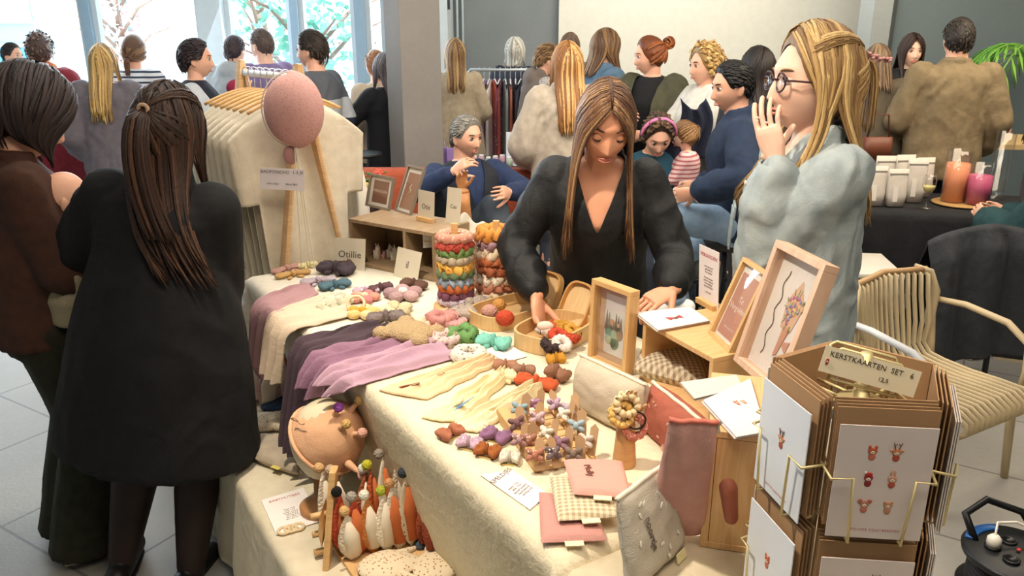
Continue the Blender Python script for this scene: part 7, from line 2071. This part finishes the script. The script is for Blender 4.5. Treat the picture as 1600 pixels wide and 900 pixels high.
for k, (px, Y, w, h, c, nm) in enumerate(((1410, 5.95, .05, .09, 'E2DCCE', 'small white'), (1425, 5.92, .06, .07, 'E8E2D6', 'low white'), (1438, 5.95, .05, .13, 'ECE6DC', 'tall white'), (1405, 5.85, .14, .035, 'C9A870', 'shallow wooden'), (1432, 5.82, .10, .04, 'DCD0C0', 'flat ivory'), (1550, 5.9, .10, .10, 'C07A6E', 'pink and red'), (1572, 5.95, .09, .16, 'C89A8E', 'tall pinkish'), (1545, 5.82, .12, .03, 'B86A5A', 'low red'))):
    o = thing('jewellery_box', '%s display box on the jewellery stall' % nm, 'display box', TR(jy(px, Y), .2 * math.sin(k)))
    m = M(); m.box((0, 0, h / 2), (w, .05, h)); m.build('box_body', mat(c, .6), o, bevel=.003)
    m = M(); m.box((0, -.027, h * .55), (w * .6, .003, h * .4)); m.build('box_front', mat('F0EAE0', .6), o, smooth=False)
tb = thing('leather_tote', 'brown leather shoulder bag hanging at the hip of the bent woman', 'handbag', TR(PY(1372, 214, 5.2)))
m = M(); m.loft([((0, 0, -.14), V((.10, 0, 0)), V((0, .04, 0))), ((0, 0, 0), V((.09, 0, 0)), V((0, .03, 0)))], 16, e=4); m.build('bag_body', mat('6A3A26', .5), tb)
m = M(); m.tube([(-.07, 0, 0), (-.05, 0, .14), (.05, 0, .14), (.07, 0, 0)], .006, 6); m.build('strap', mat('5A3020', .5), tb)

# palm at the right
pmx = PY(1640, 130, 6.85)
pa = thing('potted_palm', 'green palm reaching in from the right edge', 'palm', TR((pmx.x, 6.85, 0)))
m = M(); m.lathe([(.14, .0), (.17, .30), (.16, .30), (.14, .28)], 24); m.build('pot', mat('5A5A58', .6), pa)
m = M(); m.tube([(0, 0, .25), (.02, 0, .9), (0, 0, 1.25)], [.03, .025, .015], 8); m.build('stem', mat('6A6A3A', .7), pa)
for k in range(8):
    a = PI * (.55 + .13 * k) if k < 5 else PI * (.0 + .2 * k); L = .75
    m = M(); sp_ = [V((math.cos(a) * L * t, math.sin(a) * L * t * .6, 1.25 + .55 * math.sin(t * 2.2) - .35 * t * t)) for t in [i / 10 for i in range(11)]]
    m.tube(sp_, [.006] * 10 + [.002], 6)
    for i in range(2, 11):
        for sd in (-1, 1):
            d = (sp_[i] - sp_[i - 1]).normalized(); s2 = d.cross(V((0, 0, 1))).normalized() * sd
            ln = .30 * (1 - .4 * abs(i / 10 - .5)); tip = sp_[i] + (s2 * .7 + d * .6 + V((0, 0, -.5))).normalized() * ln
            m.tube([sp_[i], sp_[i].lerp(tip, .5) + V((0, 0, .015)), tip], [.005, .013, .001], 6, .2)
    m.build('frond', mat('5E9A38' if k % 2 else '7DB24A', .5), pa)

# clothes rails in the back with garments
def garment_rail(label, x0, x1, Y, z, cols, grp, w=.42, hh=.75, bar=True, glabel='garment'):
    t = thing('clothes_rail', label, 'clothes rail', TR((0, 0, 0)))
    m = M(); m.tube([(x0 - .05, Y, 0), (x0 - .05, Y, z - .06), (x0, Y, z), (x1, Y, z), (x1 + .05, Y, z - .06), (x1 + .05, Y, 0)], .014, 8); m.build('rail_frame', mat('B8C0C4', .3, metal=.7), t)
    for x in (x0 - .05, x1 + .05): m = M(); m.tube([(x, Y - .25, .015), (x, Y + .25, .015)], .014, 8); m.build('foot_bar', mat('B8C0C4', .3, metal=.7), t)
    n = len(cols)
    for k, (c, nm) in enumerate(cols):
        x = x0 + .05 + (x1 - x0 - .1) * (k + .5) / n; rr = random.Random(k + int(Y * 10))
        h = hh * rr.uniform(.85, 1.1); ww = w * rr.uniform(.85, 1.05)
        o = thing('hanging_garment', '%s %s hanging on the %s' % (nm, glabel, grp), 'garment', TR((x, Y, z - .02), rr.uniform(-.3, .3)), 'garments on the ' + grp)
        m = M()
        def fg(u, v, s_):
            X = (u - .5) * 2; return V((s_ * (.014 + .028 * v) * math.sqrt(max(0, 1 - X * X)) + .012 * math.sin(X * 7 + k) * v, X * (ww * .5) * (.55 + .45 * min(1, v * 5 + .3)), -.06 - .09 * abs(X) ** 1.5 * (1 - v) - v * h))
        m.grid(lambda u, v: fg(u, v, 1), 14, 12); m.grid(lambda u, v: fg(1 - u, v, -1), 14, 12); m.build('fabric', mat(c, .9, 'speckle', c2='8E8A90', scale=.35) if rr.random() < .3 else mat(c, .9, 'fabric'), o)
        m = M(); m.tube([(0, 0, .04), (.012, 0, .03), (.0, 0, .0), (0, 0, -.06)], .003, 6); m.tube([(0, -ww * .25, -.10), (0, 0, -.06), (0, ww * .25, -.10)], .006, 6); m.build('hanger', mat('C8CCD0', .4), o)
g1 = [('2A2A38', 'navy'), ('9A7A9A', 'mauve floral'), ('D8D0CC', 'off-white'), ('B85A4A', 'coral red'), ('6A3A4A', 'burgundy'), ('8E9A98', 'sage grey'), ('C4705E', 'salmon'), ('2E3038', 'charcoal'), ('3A3A4A', 'slate'), ('D4CCC0', 'ecru'), ('1E1E26', 'black'), ('5A4A6A', 'purple grey'), ('282C3A', 'ink blue'), ('4A4048', 'aubergine')]
garment_rail('long chrome clothes rail against the grey concrete wall', PY(735, 85, 7.5).x, PY(868, 85, 7.5).x, 7.5, 1.42, g1, 'long chrome rail', hh=.95)
g2 = [('C97A64', 'terracotta'), ('D8B08A', 'apricot'), ('E0D0BC', 'cream'), ('D49A7A', 'peach'), ('C86A5A', 'coral'), ('DDBFA0', 'sand'), ('C0604E', 'rust'), ('E2C8B0', 'pale peach'), ('B85A50', 'brick'), ('D8A888', 'salmon'), ('C8785E', 'clay'), ('E4D8C8', 'ivory')]
garment_rail('clothes rail of peach garments before the cream wall', PY(955, 97, 7.3).x, PY(1056, 97, 7.3).x, 7.3, 1.36, g2, 'peach rail', hh=.5)
g3 = [('6A4A50', 'plum'), ('8A6A6A', 'old rose'), ('4A3A40', 'dark plum'), ('A8948A', 'taupe'), ('5E3E44', 'wine'), ('C8C0BC', 'pale grey'), ('7A5A58', 'brown rose')]
garment_rail('short clothes rail of plum garments beside the blonde woman', PY(1118, 104, 7.8).x, PY(1180, 104, 7.8).x, 7.8, 1.30, g3, 'plum rail', hh=.5)

# dried flower twig and small easel
tw = thing('dried_flower_branch', 'arching branch of dusty pink dried flowers behind the denim woman', 'dried flowers', TR(PY(1300, 88, 4.4)))
m = M(); pts = [V((.30 * t, 0, .03 + .02 * math.sin(t * 5) - .03 * t)) for t in [i / 8 for i in range(9)]]; m.tube([V((-.1, .05, -.3))] + pts, .003, 6); m.build('twig', mat('5A4038', .8), tw)
for k in range(9):
    m = M(); p = pts[k]; 
    for q in range(5): m.ell(p + V((.012 * math.cos(q * 1.3), .012 * math.sin(q * 1.3), .008 * math.sin(q * 2 + k))), (.012, .012, .009), nu=8, nv=6)
    m.build('flower', mat('A87872', .9), tw)
m = M(); m.lathe([(.05, 0), (.06, .2), (.03, .30), (.028, .35), (.02, .30)], 20); vv = m.build('flower_vase', mat('8AA0B0', .3), mw=TR(V((PY(1290, 110, 4.45).x, 4.45, 1.02)))); tag(vv, 'bluish vase holding the dried flower branch', 'vase')
tbx = thing('side_table', 'tall narrow table behind the denim woman carrying the vase', 'table', TR((PY(1290, 110, 4.45).x, 4.45, 0)))
m = M(); m.box((0, 0, 1.005), (.3, .3, .03)); m.build('tabletop', woodd, tbx, smooth=False)
m = M(); m.box((0, 0, .5), (.06, .06, .96)); m.build('leg', woodd, tbx, smooth=False)

# ================================================================= middle ground behind the stall
# orange sofa
sx0, sx1 = PY(522, 300, 5.05).x, PY(832, 280, 5.05).x
sf = thing('orange_sofa', 'burnt orange upholstered bench sofa behind the stall', 'sofa', TR(((sx0 + sx1) / 2, 5.0, 0)))
om = mat('B8583A', .7, 'fabric', c2='A84C30', bump=.3); Wd = sx1 - sx0
m = M(); m.box((0, .12, .62), (Wd, .16, .62)); m.build('backrest', om, sf, bevel=.04)
m = M(); m.box((0, -.22, .36), (Wd, .55, .16)); m.build('seat', om, sf, bevel=.04)
for x in (-Wd / 2 + .1, Wd / 2 - .1):
    for y in (-.4, .1): m = M(); m.box((x, y, .14), (.05, .05, .28)); m.build('leg', mat('2A2622', .5), sf, smooth=False)
# stool and children's chair
sl = thing('bar_stool', 'dark bar stool under the man in the navy half-zip', 'stool', TR((1.16, 4.0, 0)))
m = M(); m.lathe([(.16, .72), (.17, .74), (.16, .765), (.02, .77)], 28); m.build('seat', mat('2A2624', .6), sl)
for k in range(4): a = PI / 4 + k * PI / 2; m = M(); m.tube([(math.cos(a) * .11, math.sin(a) * .11, .73), (math.cos(a) * .2, math.sin(a) * .2, .0)], .012, 8); m.build('leg', mat('1E1E20', .4), sl)
m = M(); m.tube([V((math.cos(a) * .165, math.sin(a) * .165, .28)) for a in [2 * PI * q / 24 for q in range(24)]], .008, 8, closed=True); m.build('foot_ring', mat('1E1E20', .4), sl)
kc = thing('black_chair', 'black chair with a curved back under the toddler', 'chair', TR((1.02, 4.62, 0), SX(10)))
m = M(); m.box((0, 0, .385), (.42, .40, .03)); m.build('seat', mat('17181B', .4), kc, bevel=.01)
m = M(); m.tube([(-.20, -.16, .80), (-.10, -.20, .82), (.10, -.20, .82), (.20, -.16, .80)], .035, 10, .35); m.build('backrest', mat('17181B', .4), kc)
for x in (-.19, .19):
    m = M(); m.tube([(x, -.17, .80), (x, -.18, .40), (x * 1.1, -.2, 0)], .012, 8); m.build('leg', mat('17181B', .4), kc)
    m = M(); m.tube([(x, .17, .38), (x * 1.1, .2, 0)], .012, 8); m.build('leg', mat('17181B', .4), kc)
# display table with purple bags, sign and plastic tub
dt = TR((PY(690, 240, 5.95).x, 5.9, 0))
DW = PY(836, 240, 5.95).x - PY(690, 240, 5.95).x
trestle('dark display table behind the grey-haired man, carrying purple gift bags', DW, .6, .80, dt, c='2A2C30')
dz = lambda px, Y: V((PY(px, 230, Y).x, Y, .802))
for k, (px, Y, c, nm) in enumerate(((692, 6.1, '9A7CC0', 'left lilac'), (706, 6.05, 'A888CC', 'middle lilac'), (718, 6.15, '8A6AB0', 'darker purple'))):
    o = thing('gift_bag', nm + ' gift bag on the dark display table', 'gift bag', TR(dz(px, Y)), 'purple gift bags')
    m = M(); m.box((0, 0, .06), (.075, .05, .12)); m.build('bag_body', mat(c, .6), o, smooth=False)
    m = M(); m.tube([(-.02, 0, .12), (-.012, 0, .16), (.012, 0, .16), (.02, 0, .12)], .0025, 6); m.build('handle', mat('E0D0EA', .6), o)
m = M(); m.box((0, 0, .125), (.105, .012, .25)); tag(m.build('table_sign', mat('DFE4F0', .6), mw=TR(dz(802, 5.98)), smooth=False), 'blank white upright card sign behind the grey-haired man', 'sign')
tubm = thing('plastic_tub', 'clear plastic tub with a red label beside the white sign', 'tub', TR((PY(790, 250, 5.55).x, 5.6, 0)))
m = M(); m.box((0, 0, .70), (.30, .2, .16)); m.build('tub_body', mat('B8BCC8', .3), tubm, bevel=.01)
m = M(); m.box((0, 0, .79), (.33, .22, .02)); m.build('tub_lid', mat('D8DCE4', .4), tubm, bevel=.005)
m = M(); m.box((0, -.102, .71), (.12, .004, .05)); m.build('tub_label', mat('C83A44', .5), tubm, smooth=False)
m = M(); m.box((0, 0, .31), (.28, .2, .60)); m.build('tub_stand', mat('1E2024', .6), tubm, smooth=False)
rnb = random.Random(12)
for k in range(10):
    c = rnb.choice(['8EB49A', 'C8D8C8', 'D8A8B8', 'E8E4DA', '9AC0A0', 'C09AB0'])
    o = thing('small_jar', ('%s small jar on the dark display table, %s' % ({'8EB49A': 'green', 'C8D8C8': 'pale green', 'D8A8B8': 'pink', 'E8E4DA': 'white', '9AC0A0': 'mint', 'C09AB0': 'mauve'}[c], ordn[k].replace('from the bottom', 'from the left').replace('topmost', 'rightmost').replace('lowest', 'leftmost'))), 'jar', TR(dz(730 + k * 11, 5.95 + .05 * (k % 3))), 'jars on the dark display table')
    m = M(); m.lathe([(.022, 0), (.024, .05), (.02, .06)], 14); m.build('jar_body', mat(c, .4), o)
    m = M(); m.lathe([(.018, .06), (.019, .072), (.002, .074)], 14); m.build('lid', mat('F0F0EC', .4), o)

# left: tables with goods in front of the windows
def goods_table(label, x, Y, w, z, items, c='1E2228'):
    trestle(label, w, .6, z, TR((x, Y, 0)), c=c)
    for (dx, dy, s_, c_, lb, nm, cat) in items:
        o = thing(nm, lb, cat, TR((x + dx, Y + dy + .25, z + .001)))
        m = M(); m.box((0, 0, s_[2] / 2), s_); m.build('body', mat(c_, .6), o, bevel=.006)
        m = M(); m.box((0, -s_[1] / 2 - .002, s_[2] * .55), (s_[0] * .7, .004, s_[2] * .35)); m.build('front_label', mat('F0EEEA', .6), o, smooth=False)
        if nm == 'toy_case': m = M(); m.tube([(-.06, 0, s_[2]), (-.05, 0, s_[2] + .05), (.05, 0, s_[2] + .05), (.06, 0, s_[2])], .008, 8); m.build('handle', mat(c_, .5), o)
gx0 = PY(318, 240, 4.9).x
goods_table('dark table with boxes between the two groups at the left', gx0, 4.7, .75, .66, [(.13, .1, (.17, .10, .32), '8EA4C8', 'blue and white stack of boxed cards beside the ponchos', 'card_box', 'box'), (.17, -.12, (.24, .16, .13), '4E9A72', 'green toy suitcase with a handle on the dark table', 'toy_case', 'suitcase'), (.42, .1, (.14, .12, .2), 'D8B0B8', 'pink carton next to the blue card boxes', 'card_box', 'box')])
gx1 = PY(-10, 230, 6.9).x
goods_table('long white table along the window behind the red-coated woman', gx1, 7.1, 2.3, .78, [(.3, .1, (.25, .15, .2), '6E9AC8', 'blue carton on the window table, left end', 'card_box', 'box'), (.95, .0, (.2, .15, .24), '7EC08A', 'green carton beside the grey-topped woman', 'card_box', 'box'), (1.3, .1, (.22, .15, .14), '3E7AC0', 'bright blue carton on the window table', 'card_box', 'box'), (1.75, .0, (.2, .15, .18), 'B0C8E0', 'pale blue carton at the right end of the window table', 'card_box', 'box')], c='D8DCDE')
gx2 = PY(515, 230, 6.5).x
goods_table('low table with small wares between the ponchos and the column', gx2, 6.5, .75, .74, [(.06, .1, (.14, .12, .30), '7AA0C8', 'tall blue-white carton right of the ponchos', 'card_box', 'box'), (.30, 0, (.20, .14, .09), 'D89A8C', 'salmon coloured box on the low table', 'card_box', 'box'), (.52, 0, (.16, .14, .05), '8AC48E', 'flat green box on the low table', 'card_box', 'box')])
# tray stand
tsx = PY(562, 205, 5.4)
ts = thing('round_tray_table', 'round black tray stand left of the column', 'side table', TR((tsx.x, 5.4, 0)))
m = M(); m.lathe([(.13, .965), (.14, .97), (.14, .985), (.12, .98)], 28); m.build('tray', mat('17181A', .4), ts)
m = M(); m.tube([(0, 0, 0.01), (0, 0, .97)], .01, 8); m.lathe([(.12, 0), (.12, .012)], 24); m.build('stand', mat('17181A', .4), ts)
# flowers in a pot at the end of the sofa
fp = PY(575, 300, 4.55)
pf = thing('potted_flowers', 'small pot plant with coral and yellow flowers before the column', 'plant', TR((fp.x, 4.55, .74)))
m = M(); m.lathe([(.05, 0), (.07, .10), (.06, .10)], 20); m.build('pot', mat('3A2A26', .6), pf)
rr = random.Random(6); m = M()
for k in range(60):
    a = rr.uniform(0, 6.3); r_ = rr.uniform(.01, .13); z = rr.uniform(.10, .26); p = V((math.cos(a) * r_, math.sin(a) * r_, z)); d = V((math.cos(a), math.sin(a), .4)).normalized(); m.ell(p, (.012, .028, .004), frame_of(d)[0].to_track_quat('X', 'Z').to_matrix(), 8, 5)
m.build('leaves', mat('4A6A34', .6), pf)['kind'] = 'stuff'
for k in range(8):
    a = k * .8; p = V((math.cos(a) * .09, math.sin(a) * .07 - .03, .22 + .04 * math.sin(k * 2))); m = M()
    for q in range(6): m.ell(p + V((.016 * math.cos(q * 1.05), .0, .016 * math.sin(q * 1.05))), (.012, .008, .012), nu=8, nv=6)
    m.build('flower', mat('D8604E' if k % 3 else 'D8B84E', .7), pf)
psb = thing('plant_table', 'small dark table under the potted flowers', 'table', TR((fp.x, 4.55, 0)))
m = M(); m.box((0, 0, .72), (.34, .30, .035)); m.build('tabletop', mat('2A2420', .6), psb, smooth=False)
for x in (-.14, .14): m = M(); m.box((x, 0, .35), (.03, .26, .70)); m.build('leg', mat('2A2420', .6), psb, smooth=False)
# navy coat carried over the arm and raspberry hat
cc = PY(1082, 170, 4.66)
m = M(); m.grid(lambda u, v: V(((u - .5) * (.14 + .12 * v) + .03 * math.sin(v * 5), -.05 * math.cos((u - .5) * PI) + .02 * math.sin(u * 18), .06 - .34 * v - .06 * math.sin(u * 3.1) * (1 - v) )), 24, 20, thick=(0, .02, 0))
tag(m.build('carried_coat', fab('1C2236'), mw=TR(cc)), 'dark navy coat carried over the arm of the woman in the white jumper', 'coat')
m = M(); m.ell((0, 0, 0), (.075, .06, .055)); tag(m.build('raspberry_hat', mat('9A2446', .9, 'knit'), mw=TR(PY(372, 137, 5.3))), 'raspberry knitted hat held up by the woman in the dark gilet', 'hat')
